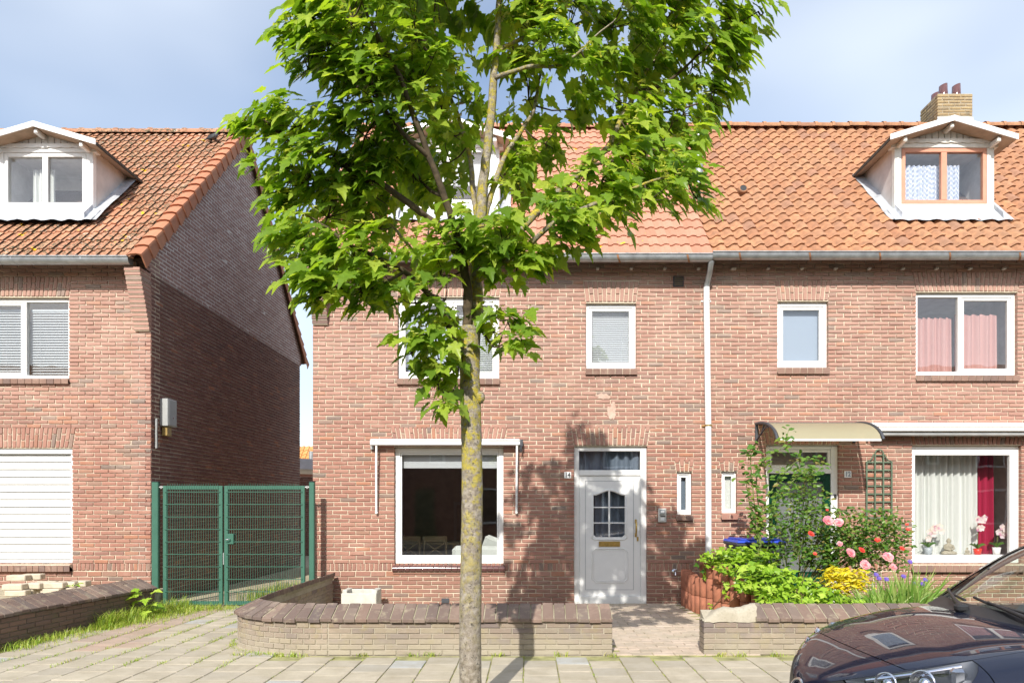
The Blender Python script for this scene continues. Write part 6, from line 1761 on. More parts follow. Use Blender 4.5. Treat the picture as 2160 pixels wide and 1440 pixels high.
for (x, y, rx, ry, dy, dr, cnt) in SPRAYS:
    c_ = tp(x, y, dy)
    sx, sz = rx * c_.y / FL, ry * c_.y / FL
    near = min(nodes, key=lambda p: (p - c_).length_squared)
    hub = c_ + Vector((0, 0, -sz * 0.35))
    subs = []
    for k in range(max(3, cnt // 7)):
        while True:
            u = Vector((TR.uniform(-1, 1), TR.uniform(-1, 1), TR.uniform(-1, 1)))
            if 0.12 < u.length < 1: break
        e = c_ + Vector((u.x * sx, u.y * dr, u.z * sz))
        subs.append(e)
        md = (hub + e) / 2 + Vector((TR.uniform(-.03, .03), TR.uniform(-.03, .03), TR.uniform(-.03, .02)))
        twigs.tube([hub, md, e], [0.0045, 0.0032, 0.0018], 4, False)
    twigs.tube([near, (near + hub) / 2 + Vector((0, 0, -0.02)), hub], [0.007, 0.0055, 0.0045], 5, False)
    nl = int(cnt * 1.22)
    for k in range(nl):
        e = subs[TR.randrange(len(subs))]
        off = Vector((TR.gauss(0, 0.055), TR.gauss(0, 0.06), TR.gauss(0, 0.045)))
        p = e + off
        outd = (p - c_) + Vector((p.x - top_c.x, (p.y - TY), 0)) * 0.25
        outd.z *= 0.3
        outd += Vector((TR.gauss(0, 0.10), TR.gauss(0, 0.10), 0))
        if outd.length < 1e-4: outd = Vector((1, 0, 0))
        outd.normalize()
        ax = (outd + Vector((0, 0, -TR.uniform(0.15, 1.15)))).normalized()
        nrm = Vector((TR.gauss(0, 0.38) - 0.1, TR.gauss(0, 0.38) - 0.55, 1.0)) + outd * 0.35
        nrm = nrm - ax * nrm.dot(ax)
        if nrm.length < 1e-3: continue
        nrm.normalize()
        s_ = TR.uniform(0.085, 0.150) * (1.0 if y > -40 else 1.25)
        side = ax.cross(nrm)
        pet = p - ax * s_ * 0.1
        leafs.append((p, side, ax, nrm, s_, y > -40))
def mat_leaf(l):
    p, sd, ax, nr, s_, _ = l
    return Matrix(((sd.x * s_, ax.x * s_, nr.x * s_, p.x), (sd.y * s_, ax.y * s_, nr.y * s_, p.y), (sd.z * s_, ax.z * s_, nr.z * s_, p.z), (0, 0, 0, 1)))
leafs.sort(key=lambda l: (not l[5], l[0].y / l[4]))
cr_parent = None
lm = [MB().add(v, f, True).mesh('leaf', M['leaf']) for v, f in LT]
for i, l in enumerate(leafs[300:]):
    v, f = LT[TR.randrange(8)]
    A = mat_leaf(l)
    crown.add([A @ Vector(q) for q in v], f, True)
cr = crown.build('crown', M['leaf'], tree, 'stuff', 'dense bright green maple foliage')
for l in leafs[:300]:
    inst('leaf', lm[TR.randrange(8)], mat_leaf(l), cr)
twigs.build('twigs', M['branch'], tree, 'stuff')
# seed clusters
sd = MB()
for l in leafs:
    if not l[5] or TR.random() > 0.17: continue
    p = l[0] + Vector((TR.uniform(-.04, .04), TR.uniform(-.05, .02), TR.uniform(-.02, .05)))
    for k in range(TR.randint(3, 7)):
        a = TR.uniform(0, 6.28); d = Vector((math.cos(a), math.sin(a), TR.uniform(-0.5, 0.3))).normalized(); q = p + Vector((TR.uniform(-.025, .025), TR.uniform(-.025, .025), TR.uniform(-.02, .02)))
        s2 = d.cross(Vector((TR.uniform(-1, 1), TR.uniform(-1, 1), 1))).normalized()
        L_ = TR.uniform(0.028, 0.042)
        sd.add([q, q + d * L_ * 0.4 + s2 * 0.006, q + d * L_ + s2 * 0.003, q + d * L_ - s2 * 0.007, q + d * L_ * 0.5 - s2 * 0.008], [(0, 1, 2, 3, 4)], True)
sd.build('seed_clusters', M['samara'], cr, 'stuff', 'pale yellow green winged seed clusters')
# ---------------------------------------------------------------- planted bed of the green-door house
PR = random.Random(5)
OV = ([(0, 0, 0), (0.26, 0.30, 0.06), (0.24, 0.62, 0.05), (0, 1.0, -0.12), (-0.24, 0.62, 0.05), (-0.26, 0.30, 0.06), (0, 0.5, -0.02)], [(0, 1, 6), (1, 2, 6), (2, 3, 6), (3, 4, 6), (4, 5, 6), (5, 0, 6)])
NAR = ([(0, 0, 0), (0.16, 0.35, 0.05), (0.13, 0.7, 0.03), (0, 1.0, -0.15), (-0.13, 0.7, 0.03), (-0.16, 0.35, 0.05), (0, 0.5, -0.01)], OV[1])
IVY = ([(0, 0, 0), (0.28, -0.10, 0.0), (0.50, 0.22, -0.05), (0.26, 0.38, 0.05), (0, 0.95, -0.1), (-0.26, 0.38, 0.05), (-0.50, 0.22, -0.05), (-0.28, -0.10, 0.0), (0, 0.25, 0.02)], [(i, (i + 1) % 8, 8) for i in range(8)])
def leaf_at(mb, tpl, p, ax, nrm, s_):
    nrm = nrm - ax * nrm.dot(ax)
    if nrm.length < 1e-4: nrm = ax.orthogonal()
    nrm.normalize(); sd = ax.cross(nrm)
    mb.add([p + (sd * x + ax * y + nrm * z) * s_ for x, y, z in tpl[0]], tpl[1], True)
def spray(mb, px, py, rx, ry, Y, dr, n, s0, s1, tpl, up=0.6, front=0.5, twig=None, root=None):
    c_ = P(px, py, Y); sx, sz = rx * Y / FL, ry * Y / FL
    for k in range(n):
        while True:
            u = Vector((PR.uniform(-1, 1), PR.uniform(-1, 1), PR.uniform(-1, 1)))
            if u.length < 1: break
        p = c_ + Vector((u.x * sx, u.y * dr, u.z * sz))
        a = PR.uniform(0, 6.283)
        ax = Vector((math.cos(a), math.sin(a), PR.uniform(-0.6, 0.35))).normalized()
        nrm = Vector((PR.gauss(0, 0.45), PR.gauss(-front, 0.4), PR.gauss(up, 0.35)))
        leaf_at(mb, tpl, p, ax, nrm, PR.uniform(s0, s1))
        if twig is not None and k % 30 == 0:
            twig.tube([root.lerp(c_, 0.55) if root is not None else c_, (c_ + p) / 2, p], [0.004, 0.003, 0.0015], 4, False)
def rosette(parent, c_, r, mat, n1=3, seed=0, face=Vector((0, -0.8, 0.6))):
    rr = random.Random(seed); m = MB()
    f = face.normalized(); a0 = f.orthogonal().normalized(); b0 = f.cross(a0)
    for ring, (rad_, cnt, lift) in enumerate(((1.0, 9, 0.05), (0.78, 8, 0.22), (0.52, 6, 0.34), (0.28, 4, 0.42))[:n1 + 1]):
        for k in range(cnt):
            a = 2 * math.pi * (k + 0.5 * ring) / cnt + rr.uniform(-.2, .2)
            d = a0 * math.cos(a) + b0 * math.sin(a); t = -a0 * math.sin(a) + b0 * math.cos(a)
            w = rad_ * r * 0.42; L_ = rad_ * r * rr.uniform(0.9, 1.1)
            h = lift * r
            rows = []
            for q, ww, hh in ((0.1, 0.3, 0.0), (0.55, 1.0, 0.6), (0.9, 0.85, 1.0), (1.0, 0.3, 0.85)):
                base = c_ + d * L_ * q + f * (h * (0.4 + 0.6 * hh) + rr.uniform(-.02, .02) * r)
                rows.append([base - t * w * ww, base + f * (-0.06 * r), base + t * w * ww])
            m.grid(rows, True)
    return m.build('flower', mat, parent)
bed2 = tag(MB().box(2.62, 6.9, 7.12, 9.4, -0.02, 0.16).build('planting_bed', M['soil']), 'soil of the planted bed behind the right wall', None, None, 'structure')

# red concrete palisades
ppath = [(2.30, 10.40, 0.55), (2.29, 10.26, 0.55), (2.29, 10.11, 0.54), (2.30, 9.96, 0.52), (2.31, 9.81, 0.50), (2.33, 9.66, 0.52), (2.36, 9.51, 0.78), (2.41, 9.36, 0.78), (2.46, 9.21, 0.70), (2.53, 9.07, 0.70), (2.60, 8.93, 0.62), (2.69, 8.80, 0.58), (2.79, 8.68, 0.52), (2.90, 8.57, 0.50), (3.02, 8.47, 0.46), (3.15, 8.38, 0.42)]
wd = ['nearest the house wall', 'second from the house wall', 'third from the house wall', 'fourth from the house wall', 'fifth from the house wall', 'just before the tall pair', 'first of the tall pair', 'second of the tall pair', 'next after the tall pair', 'second after the tall pair', 'third after the tall pair', 'fourth after the tall pair', 'fifth after the tall pair', 'mostly under the ivy', 'second last, under the ivy', 'last of the row, under the ivy']
for (x, y, h), d_ in zip(ppath, wd):
    t = thing('palisade_block', 'red concrete palisade block, ' + d_, 'palisade', (x, y, 0), 'red palisade edging of the bed')
    n_ = 2 if h < 0.6 else 3
    for k in range(n_):
        z0, z1 = h * k / n_ - 0.03, h * (k + 1) / n_ - 0.034
        MB().lathe([(0.0, z0), (0.066, z0), (0.072, z0 + 0.008), (0.072, z1 - 0.008), (0.066, z1), (0.045, z1), (0.045, z1 - 0.02), (0, z1 - 0.02)], x, y, 14).build('block', M['terracotta_conc'], t)

# ivy
t = thing('ivy', 'bright green ivy spilling over the red palisades', 'ivy', (3.2, 8.3, 0.1))
iv = MB(); ivd = MB(); st = MB()
for px, py, rx, ry, Y, n in ((1492, 1182, 20, 16, 9.3, 34), (1520, 1172, 30, 16, 9.2, 60), (1560, 1165, 34, 18, 9.0, 80), (1600, 1178, 40, 20, 8.8, 100), (1545, 1195, 34, 18, 8.9, 70), (1590, 1205, 40, 18, 8.5, 90), (1640, 1215, 44, 22, 8.3, 120), (1580, 1235, 34, 14, 8.4, 60), (1690, 1238, 46, 22, 8.0, 120), (1635, 1248, 40, 16, 8.1, 80), (1740, 1258, 44, 18, 7.7, 100), (1690, 1268, 44, 13, 7.7, 80), (1785, 1272, 34, 10, 7.5, 50), (1620, 1268, 34, 11, 7.9, 46), (1830, 1274, 30, 9, 7.45, 30)):
    spray(iv, px, py, rx, ry, Y, 0.22, n, 0.055, 0.10, IVY, 0.8, 0.5)
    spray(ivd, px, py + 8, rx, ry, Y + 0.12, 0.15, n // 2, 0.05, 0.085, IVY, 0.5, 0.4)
for px, py, rx, ry, Y, n in ((1490, 1210, 8, 14, 9.4, 8), (1500, 1280, 14, 9, 9.3, 7), (1530, 1250, 8, 30, 9.0, 14), (1520, 1285, 14, 8, 9.0, 6), (1548, 1215, 10, 20, 8.9, 10), (1447, 1232, 5, 8, 10.4, 3)):
    spray(iv, px, py, rx, ry, Y, 0.06, n, 0.045, 0.08, IVY, 0.4, 1.0)
for a, b in (((1560, 1200, 8.9), (1500, 1285, 9.2)), ((1600, 1200, 8.7), (1535, 1275, 8.9)), ((1660, 1240, 8.2), (1690, 1285, 7.5)), ((1560, 1190, 9.0), (1490, 1180, 9.3))):
    p0, p1 = P(*a), P(*b); st.tube([p0, (p0 + p1) / 2 + Vector((0.05, -0.1, 0.06)), p1], 0.005, 5)
for k in range(10):
    x = 2.7 + k * 0.28; y = 8.9 - k * 0.14
    st.tube([Vector((x, y, 0.14)), Vector((x + 0.04, y - 0.03, 0.3)), P(1560 + k * 24, 1205 + k * 7, y)], [0.006, 0.005, 0.004], 5)
st.build('stem', M['stem'], t)
iv.build('ivy_leaves', M['ivy'], t, 'stuff', 'ivy leaves in yellow green, coloured as sunlit'); ivd.build('ivy_leaves_dark', M['ivy_dark'], t, 'stuff', 'ivy leaves in darker green, coloured as shaded')  # lit and shaded leaf layers are set apart by painted colour

# rose bush
t = thing('rose_bush', 'rose bush with large pink blooms in front of the green door', 'rose bush', (PX(1675, 8.9), 8.9, 0.16))
root = Vector((PX(1670, 8.9), 8.9, 0.16))
stm = MB(); lf = MB(); tw = MB()
RS = ((1700, 1003, 24, 26, 40), (1672, 1040, 40, 26, 60), (1712, 1050, 40, 34, 80), (1688, 1095, 56, 34, 110), (1740, 1095, 44, 36, 80), (1650, 1120, 30, 40, 50), (1765, 1130, 52, 36, 90), (1720, 1140, 50, 34, 90), (1805, 1112, 40, 30, 60), (1850, 1105, 44, 34, 70), (1892, 1118, 32, 34, 56), (1880, 1155, 40, 32, 70), (1825, 1150, 50, 36, 90), (1780, 1172, 46, 28, 70), (1735, 1182, 40, 26, 56), (1650, 1172, 28, 26, 34), (1838, 1185, 40, 20, 44), (1890, 1190, 30, 16, 30), (1760, 1160, 60, 40, 90), (1700, 1165, 40, 30, 70), (1860, 1135, 50, 40, 80), (1800, 1140, 50, 40, 80), (1870, 1080, 30, 16, 18), (1800, 1078, 24, 14, 14), (1640, 1075, 22, 16, 14))
for px, py, rx, ry, n in RS:
    spray(lf, px, py, rx, ry, 8.75, 0.24, int(n * 2.3), 0.042, 0.072, OV, 0.6, 0.6, tw, root)
for k in range(11):
    px, py = RS[k * 2 % len(RS)][:2]
    e = P(px + PR.uniform(-15, 15), py, 8.75)
    b_ = root + Vector((PR.uniform(-.08, .12), PR.uniform(-.06, .06), 0))
    stm.tube([b_, b_.lerp(e, 0.4) + Vector((PR.uniform(-.05, .05), 0, 0.05)), e], [0.013, 0.008, 0.004], 6)
stm.build('stem', M['stem'], t); tw.build('twigs', M['stem_green'], t, 'stuff'); lf.build('rose_leaves', M['rose_leaf'], t, 'stuff', 'small glossy rose leaves')
for i, (px, py, r) in enumerate(((1747, 1097, 0.078), (1770, 1101, 0.068), (1795, 1165, 0.072), (1825, 1190, 0.076), (1874, 1174, 0.080), (1884, 1195, 0.058), (1772, 1146, 0.04))):
    rosette(t, P(px, py, 8.42), r * 0.82, M['rose_pink'], 3, i, Vector((PR.uniform(-.3, .3), -0.8, 0.5)))
for i, (px, py, r) in enumerate(((1711, 1125, 0.042), (1851, 1138, 0.036), (1818, 1159, 0.040), (1719, 1167, 0.026), (1903, 1156, 0.03), (1915, 1116, 0.022), (1913, 1105, 0.02), (1745, 1075, 0.018))):
    rosette(t, P(px, py, 8.47), r, M['rose_red'], 2, 20 + i, Vector((PR.uniform(-.3, .3), -0.7, 0.7)))
# climbing rose
t = thing('climbing_rose', 'tall thin climbing rose arching over the green door', 'climbing rose', (PX(1603, 9.3), 9.3, 0.12))
stm = MB(); lf = MB()
CR = (((1603, 1262), (1606, 1190), (1601, 1120), (1612, 1065), (1648, 1005), (1690, 968), (1735, 980)), ((1605, 1230), (1596, 1120), (1588, 1030), (1583, 965), (1590, 945)), ((1606, 1180), (1602, 1090), (1596, 1010), (1612, 968), (1650, 942), (1664, 905)), ((1612, 1200), (1625, 1120), (1640, 1050), (1690, 1000), (1722, 988)), ((1601, 1120), (1585, 1080), (1572, 1010)))
for pl in CR:
    pts = smooth_path([P(x, y, 9.3) for x, y in pl], 6)
    stm.tube(pts, [0.010 - 0.007 * i / len(pts) for i in range(len(pts))], 6)
    for i, p in enumerate(pts):
        if i < 3: continue
        for k in range(1 if i % 3 else 2):
            a = PR.uniform(0, 6.28)
            for q in range(3):
                ax = Vector((math.cos(a + q * 0.7), 0.5 * math.sin(a + q), PR.uniform(-0.5, 0.4))).normalized()
                leaf_at(lf, OV, p + Vector((PR.gauss(0, 0.055), PR.gauss(0, 0.05), PR.gauss(0, 0.05))), ax, Vector((PR.gauss(0, .4), -0.7, 0.7)), PR.uniform(0.06, 0.105))
stm.build('stem', M['stem_green'], t); lf.build('rose_leaves', M['rose_leaf'], t, 'stuff')

# yellow shrub
t = thing('yellow_shrub', 'small shrub with bright yellow leaves', 'shrub', (PX(1785, 7.95), 7.95, 0.16))
yl = MB(); ys = MB(); rt = Vector((PX(1785, 7.95), 7.95, 0.16))
for px, py, rx, ry, n in ((1762, 1208, 30, 16, 70), (1795, 1212, 34, 16, 80), (1780, 1228, 38, 16, 90), (1815, 1232, 22, 14, 40), (1745, 1222, 16, 14, 24), (1740, 1252, 18, 9, 20), (1770, 1245, 30, 12, 30)):
    spray(yl, px, py, rx, ry, 7.95, 0.14, int(n * 1.8), 0.055, 0.09, NAR, 0.7, 0.6); e = P(px, py, 7.95); ys.tube([rt, rt.lerp(e, 0.6) + Vector((0, 0, 0.03)), e], [0.006, 0.004, 0.003], 5)
ys.build('stem', M['stem'], t); yl.build('yellow_leaves', M['yellow_leaf'], t, 'stuff')
# strap-leaved clump with purple flowers
t = thing('spiderwort_clump', 'clump of long strap leaves with purple flowers behind the right wall', 'flowering plant', (PX(1890, 7.75), 7.75, 0.16))
bl = MB()
for k in range(430):
    px = PR.uniform(1828, 1950); Y = PR.uniform(7.4, 8.0)
    b_ = Vector((PX(px, Y), Y, 0.15)); L_ = PR.uniform(0.36, 0.66) * (1.1 if px > 1880 else 0.85)
    a = PR.uniform(-1.0, 1.0) + (px - 1885) / 110; d = Vector((a * 0.45, PR.uniform(-0.5, 0.25), 1)).normalized()
    bend = Vector((a * 0.5, PR.uniform(-0.4, 0.2), -0.25)) * L_ * PR.uniform(0.2, 0.9)
    sd = Vector((1, PR.uniform(-.6, .6), 0)).normalized(); w = PR.uniform(0.008, 0.014)
    rows = []
    for f, ww in ((0, 0.8), (0.35, 1.0), (0.7, 0.8), (1.0, 0.05)):
        p = b_ + d * L_ * f + bend * f * f; rows.append([p - sd * w * ww, p + sd * w * ww])
    bl.grid(rows, True)
bl.build('strap_leaves', M['blade'], t, 'stuff', 'long pale green strap leaves')
for i, (px, py) in enumerate(((1854, 1219), (1870, 1221), (1906, 1215), (1920, 1184), (1927, 1230), (1952, 1222), (1946, 1231), (1848, 1211))):
    c_ = P(px, py, 7.6); rosette(t, c_, 0.026, M['purple'], 1, 50 + i)
    MB().tube([Vector((c_.x, 7.66, 0.15)), Vector((c_.x, 7.64, c_.z * 0.6)), c_ + Vector((0, 0.02, 0))], 0.004, 5).build('flower_stalk', M['stem_green'], t)

# wheelie bin
t = thing('wheelie_bin', 'dark grey wheelie bin with blue lid behind the ivy', 'bin', (PX(1589, 9.95), 9.95, 0))
bx, by = PX(1589, 9.95), 9.95
def taper(m, x0, x1, y0, y1, z0, X0, X1, Y0, Y1, z1): m.add([(x0, y0, z0), (x1, y0, z0), (x1, y1, z0), (x0, y1, z0), (X0, Y0, z1), (X1, Y0, z1), (X1, Y1, z1), (X0, Y1, z1)], [(0, 3, 2, 1), (4, 5, 6, 7), (0, 1, 5, 4), (1, 2, 6, 5), (2, 3, 7, 6), (3, 0, 4, 7)])
m = MB(); taper(m, bx - 0.23, bx + 0.23, by - 0.2, by + 0.24, -0.01, bx - 0.30, bx + 0.30, by - 0.32, by + 0.30, 0.90); m.build('body', M['dark_grey'], t)
MB().cbox(bx - 0.335, bx + 0.335, by - 0.36, by + 0.33, 0.90, 0.945, 0.012).build('rim', M['dark_grey'], t)
m = MB(); taper(m, bx - 0.33, bx + 0.33, by - 0.37, by + 0.36, 0.946, bx - 0.31, bx + 0.31, by - 0.34, by + 0.34, 0.975)
for k in (-1, 1): m.cbox(bx + k * 0.17 - 0.1, bx + k * 0.17 + 0.1, by - 0.34, by + 0.3, 0.974, 0.995, 0.006)
m.build('lid', M['blue_lid'], t)
MB().tube([(bx - 0.2, by + 0.36, 0.93), (bx + 0.2, by + 0.36, 0.93)], 0.016, 8).build('handle', M['dark_grey'], t)
for k in (-1, 1):
    m = MB().lathe([(0.0, -0.025), (0.1, -0.025), (0.1, 0.025), (0, 0.025)], 0, 0, 16); m.v = [(bx + k * 0.26 + z, by + 0.26 + x, 0.1 + y - 0.02) for x, y, z in m.v]; m.build('wheel', M['rubber'], t)

# ---------------------------------------------------------------- grass and weeds
gr = MB()
def blade(x, y, z, L_, lean=0.5, w=0.003):
    a = PR.uniform(0, 6.28); d = Vector((math.cos(a) * lean * PR.random(), math.sin(a) * lean * PR.random(), 1)).normalized()
    sd = Vector((-math.sin(a), math.cos(a), 0)) * w; b_ = Vector((x, y, z)); m_ = b_ + d * L_ * 0.6; e = b_ + d * L_ * 0.9 + Vector((math.cos(a), math.sin(a), -0.2)) * L_ * 0.3
    gr.add([b_ - sd, b_ + sd, m_ + sd * 0.8, e, m_ - sd * 0.8], [(0, 1, 2, 4), (4, 2, 3)], True)
for k in range(5200):
    y = PR.uniform(7.0, 10.1); xw = -5.0 - (9.45 - y) * 0.12
    dens = 0.35 + 0.65 * (y > 8.3)
    if PR.random() > dens: continue
    x = xw + abs(PR.gauss(0, 0.16 + 0.10 * (y > 8.6)))
    blade(x, y, -0.03, PR.uniform(0.06, 0.17) * (1.7 if x < xw + 0.15 and y > 8.4 else 0.9))
for k in range(2600):
    x = PR.uniform(-5.1, -3.15); y = 10.0 + PR.gauss(0, 0.13); blade(x, y, -0.03, PR.uniform(0.04, 0.11))
for k in range(1500):
    blade(PR.uniform(-4.4, -3.3), PR.uniform(10.6, 12.5), -0.03, PR.uniform(0.1, 0.3))
for k in range(900):                      # tufts in the drive joints and along the pavement
    xc = PAVE_X0 + round(PR.uniform(-17, -9)) * PW; yc = PR.uniform(6.3, 9.9)
    if not in_drive(xc, yc) and yc > 6.9: continue
    if PR.random() < 0.45:
        for q in range(PR.randint(5, 14)): blade(xc + PR.gauss(0, 0.02), yc + PR.gauss(0, 0.05), -0.01, PR.uniform(0.02, 0.05), 0.9, 0.0025)
for i in range(-17, 12):
    xc = PAVE_X0 + i * PW
    for k in range(26):
        yc = PR.uniform(5.6, 6.86)
        if PR.random() < 0.30:
            for q in range(4): blade(xc + PR.gauss(0, 0.008), yc + PR.gauss(0, 0.04), -0.012, PR.uniform(0.012, 0.03), 0.9, 0.0025)
for px in (1050, 870, 905, 1180, 1290, 1520, 1560, 580, 620, 540, 500, 1830, 760, 1640, 1700):
    for q in range(22): blade(PX(px, 6.83) + PR.gauss(0, 0.035), 6.84 + PR.gauss(0, 0.015), -0.012, PR.uniform(0.03, 0.075), 1.0, 0.0035)
for k in range(240):
    a = PR.uniform(0, 1.6); blade(-2.1 - 1.06 * math.sin(a) + PR.gauss(0, .02), 7.69 - 0.88 * math.cos(a) + PR.gauss(0, .02), -0.012, PR.uniform(0.02, 0.06), 0.9)
g_o = gr.build('grass', M['grass'], None, 'stuff'); tag(g_o, 'yellow green grass along the drive and in the joints')

def weed(name, label, c_, leaves, mat, tpl, stem_h, s0, s1, spread):
    t = thing(name, label, 'weed', c_); m = MB(); s2 = MB(); c_ = Vector(c_)
    for k in range(leaves):
        a = PR.uniform(0, 6.28); h = stem_h * (0.3 + 0.7 * k / leaves)
        e = c_ + Vector((math.cos(a) * spread * PR.uniform(.3, 1), math.sin(a) * spread * PR.uniform(.3, 1), h)); s2.tube([c_, c_ + Vector((0, 0, h * 0.6)), e], 0.003, 4, False)
        leaf_at(m, tpl, e, Vector((math.cos(a), math.sin(a), PR.uniform(-.4, .2))).normalized(), Vector((PR.gauss(0, .3), -0.4, 1)), PR.uniform(s0, s1))
    s2.build('stem', M['stem_green'], t, 'stuff'); m.build('leaves', mat, t, 'stuff')
MPL = (LT[0][0], LT[0][1])
weed('maple_seedling', 'maple seedling growing at the end of the mossy wall', (-4.93, 9.2, -0.03), 11, M['ivy'], MPL, 0.42, 0.10, 0.16, 0.18)
weed('leafy_weed', 'leafy weed sprouting on top of the mossy wall', P(272, 1232, 9.75) - Vector((0, 0, 0.05)), 22, M['ivy'], NAR, 0.11, 0.07, 0.12, 0.10)
weed('dandelion', 'low green weed in the left corner by the wall', P(22, 1345, 7.7) * 1.0, 34, M['ivy_dark'], OV, 0.10, 0.06, 0.12, 0.22)
weed('dandelion', 'small weed at the wall foot beside the corner weed', P(70, 1335, 7.95), 20, M['ivy'], OV, 0.08, 0.05, 0.09, 0.14)
weed('leafy_weed', 'small weed between the loose pavers', P(157, 1238, 9.5), 8, M['ivy'], NAR, 0.06, 0.05, 0.08, 0.05)
# ---------------------------------------------------------------- parked car
CU, CV, CZ = 1.365, 3.60, -0.12      # nose, centre line, road
car = thing('parked_car', 'dark blue hatchback parked at the kerb, nose to the left', 'car', (CU + 2.1, CV, CZ))
def cr1(xs, ys, x):
    if x <= xs[0]: return ys[0]
    if x >= xs[-1]: return ys[-1]
    i = 0
    while xs[i + 1] < x: i += 1
    h = xs[i + 1] - xs[i]; t = (x - xs[i]) / h
    def sl(k):
        if k == 0: return (ys[1] - ys[0]) / (xs[1] - xs[0])
        if k == len(xs) - 1: return (ys[-1] - ys[-2]) / (xs[-1] - xs[-2])
        a = (ys[k] - ys[k - 1]) / (xs[k] - xs[k - 1]); b = (ys[k + 1] - ys[k]) / (xs[k + 1] - xs[k])
        return 0 if a * b <= 0 else 2 * a * b / (a + b)
    m0, m1 = sl(i) * h, sl(i + 1) * h
    return (2 * t ** 3 - 3 * t ** 2 + 1) * ys[i] + (t ** 3 - 2 * t ** 2 + t) * m0 + (-2 * t ** 3 + 3 * t ** 2) * ys[i + 1] + (t ** 3 - t ** 2) * m1
US = [0.0, 0.03, 0.08, 0.14, 0.20, 0.27, 0.36, 0.5, 0.9, 1.2, 2.0, 3.0, 3.8, 4.15, 4.27, 4.30]
WS = [0.06, 0.21, 0.34, 0.46, 0.56, 0.65, 0.735, 0.81, 0.875, 0.895, 0.90, 0.90, 0.88, 0.80, 0.66, 0.50]
ZS = [0.655, 0.705, 0.745, 0.782, 0.812, 0.842, 0.874, 0.914, 0.980, 0.99, 0.99, 1.0, 1.0, 0.98, 0.90, 0.80]
def bw_(u): return cr1(US, WS, u)
def bz_(u): return cr1(US, ZS, u)
TT = [0, 0.30, 0.55, 0.72, 0.84, 0.93, 1.0, 1.0, 0.97]        # fractions of the half width
def prof_z(u):
    zt = bz_(u); d = 0.6 + 0.4 * min(1, u / 0.5)
    return [zt, zt - 0.003 * d, zt - 0.012 * d, zt - 0.030 * d, zt - 0.062 * d, zt - 0.135 * d, 0.58 * zt / 0.9, 0.36, 0.21]
def S(u, t, sg):
    """point of the body shell; t runs 0 (centre line) to 8 (sill); sg is the side"""
    w = bw_(u); k = list(range(9))
    f = cr1(k, TT, t); z = cr1(k, prof_z(u), t)
    # nose rounding in plan: the centre stands forward
    uu = u
    return Vector((CU + uu, CV + sg * f * w, CZ + z))
def patch(name, u0, u1, t0, t1, nu, nt, mat, sides=(1, -1), parent=None, off=0.0, uf=None):
    m = MB()
    for sg in sides:
        rows = []
        for i in range(nu + 1):
            row = []
            for k in range(nt + 1):
                t = t0 + (t1 - t0) * k / nt
                a, b = (uf(t) if uf else (u0, u1))
                u = a + (b - a) * (i / nu) ** 1.0
                p = S(u, t, sg)
                if off:
                    p = p + Vector((off * 0.5 if u < 0.3 else 0, -sg * off * min(1, t / 5), -off * (1 if t < 5 else 0.2)))
                row.append(p)
            rows.append(row if sg < 0 else row[::-1])
        m.grid(rows, True)
    # weld the centre seam
    o = m.build(name, mat, parent or car)
    return o
import bmesh
def weld(o):
    b = bmesh.new(); b.from_mesh(o.data); bmesh.ops.remove_doubles(b, verts=b.verts, dist=0.0008)
    bmesh.ops.recalc_face_normals(b, faces=b.faces); b.to_mesh(o.data); b.free()
    o.data.polygons.foreach_set('use_smooth', [True] * len(o.data.polygons)); o.data.update()
def lamp_f(u): return min(1.0, max(0.0, (u - 0.10) / 0.42))
def lamp_t0(u): return 3.10 - 0.20 * lamp_f(u)
def lamp_t1(u):
    f = lamp_f(u); return lamp_t0(u) + 0.12 + 2.0 * math.sin(math.pi * min(1, f * 0.95 + 0.03)) ** 0.75
def tpatch(name, u0, u1, ta, tb, nu, nt, mat, sides=(1, -1), parent=None):
    m = MB()
    for sg in sides:
        rows = []
        for i in range(nu + 1):
            u = u0 + (u1 - u0) * i / nu; a_, b_ = ta(u), tb(u)
            row = [S(u, a_ + (b_ - a_) * k / nt, sg) for k in range(nt + 1)]
            rows.append(row if sg < 0 else row[::-1])
        m.grid(rows, True)
    o = m.build(name, mat, parent or car); weld(o); return o
def hood_u(t): return (0.262 + 0.004 * t * t, 0.945 + 0.022 * t * t)
hood = patch('bonnet', 0, 0, 0, 2.86, 30, 16, M['paint'], uf=hood_u); weld(hood)
def nose_u(t): return (0.0, 0.257 + 0.004 * t * t)
nose = patch('nose_panel', 0, 0, 0, 2.87, 22, 14, M['paint'], uf=nose_u); weld(nose)
for sg in (1, -1): tpatch('wing_top', 0.02, 0.52, lambda u: 2.885, lambda u: lamp_t0(u) - 0.012, 20, 3, M['paint'], (sg,))
for sg in (1, -1): tpatch('front_wing', 0.524, 1.35, lambda u: 2.885, lambda u: 8.0, 24, 18, M['paint'], (sg,))
for sg in (1, -1): tpatch('front_bumper', 0.105, 0.52, lambda u: lamp_t1(u) + 0.03, lambda u: 8.0, 20, 12, M['paint'], (sg,))
ff = tpatch('grille', 0.0, 0.10, lambda u: 3.15, lambda u: 8.0, 6, 14, M['black'])
under = patch('inner_shell', 0.05, 1.3, 0, 5.4, 20, 14, M['black'], off=0.03); weld(under)
for sg in (1, -1): weld(patch('body_side', 1.356, 4.30, 2.9, 8, 40, 18, M['paint'], (sg,)))
deckp = patch('belt_panel', 1.05, 4.30, 0.0, 2.9, 24, 6, M['black'], off=0.02); weld(deckp)
for k in range(4):
    z = 0.36 + k * 0.06
    MB().tube([(CU + 0.30 * abs(v) ** 1.6 * 0.4 - 0.004, CV + v * 0.36, CZ + z) for v in (-1, -0.6, -0.3, 0, 0.3, 0.6, 1)], 0.009, 6).build('grille_bar', M['chrome'] if k == 3 else M['dark_grey'], ff)
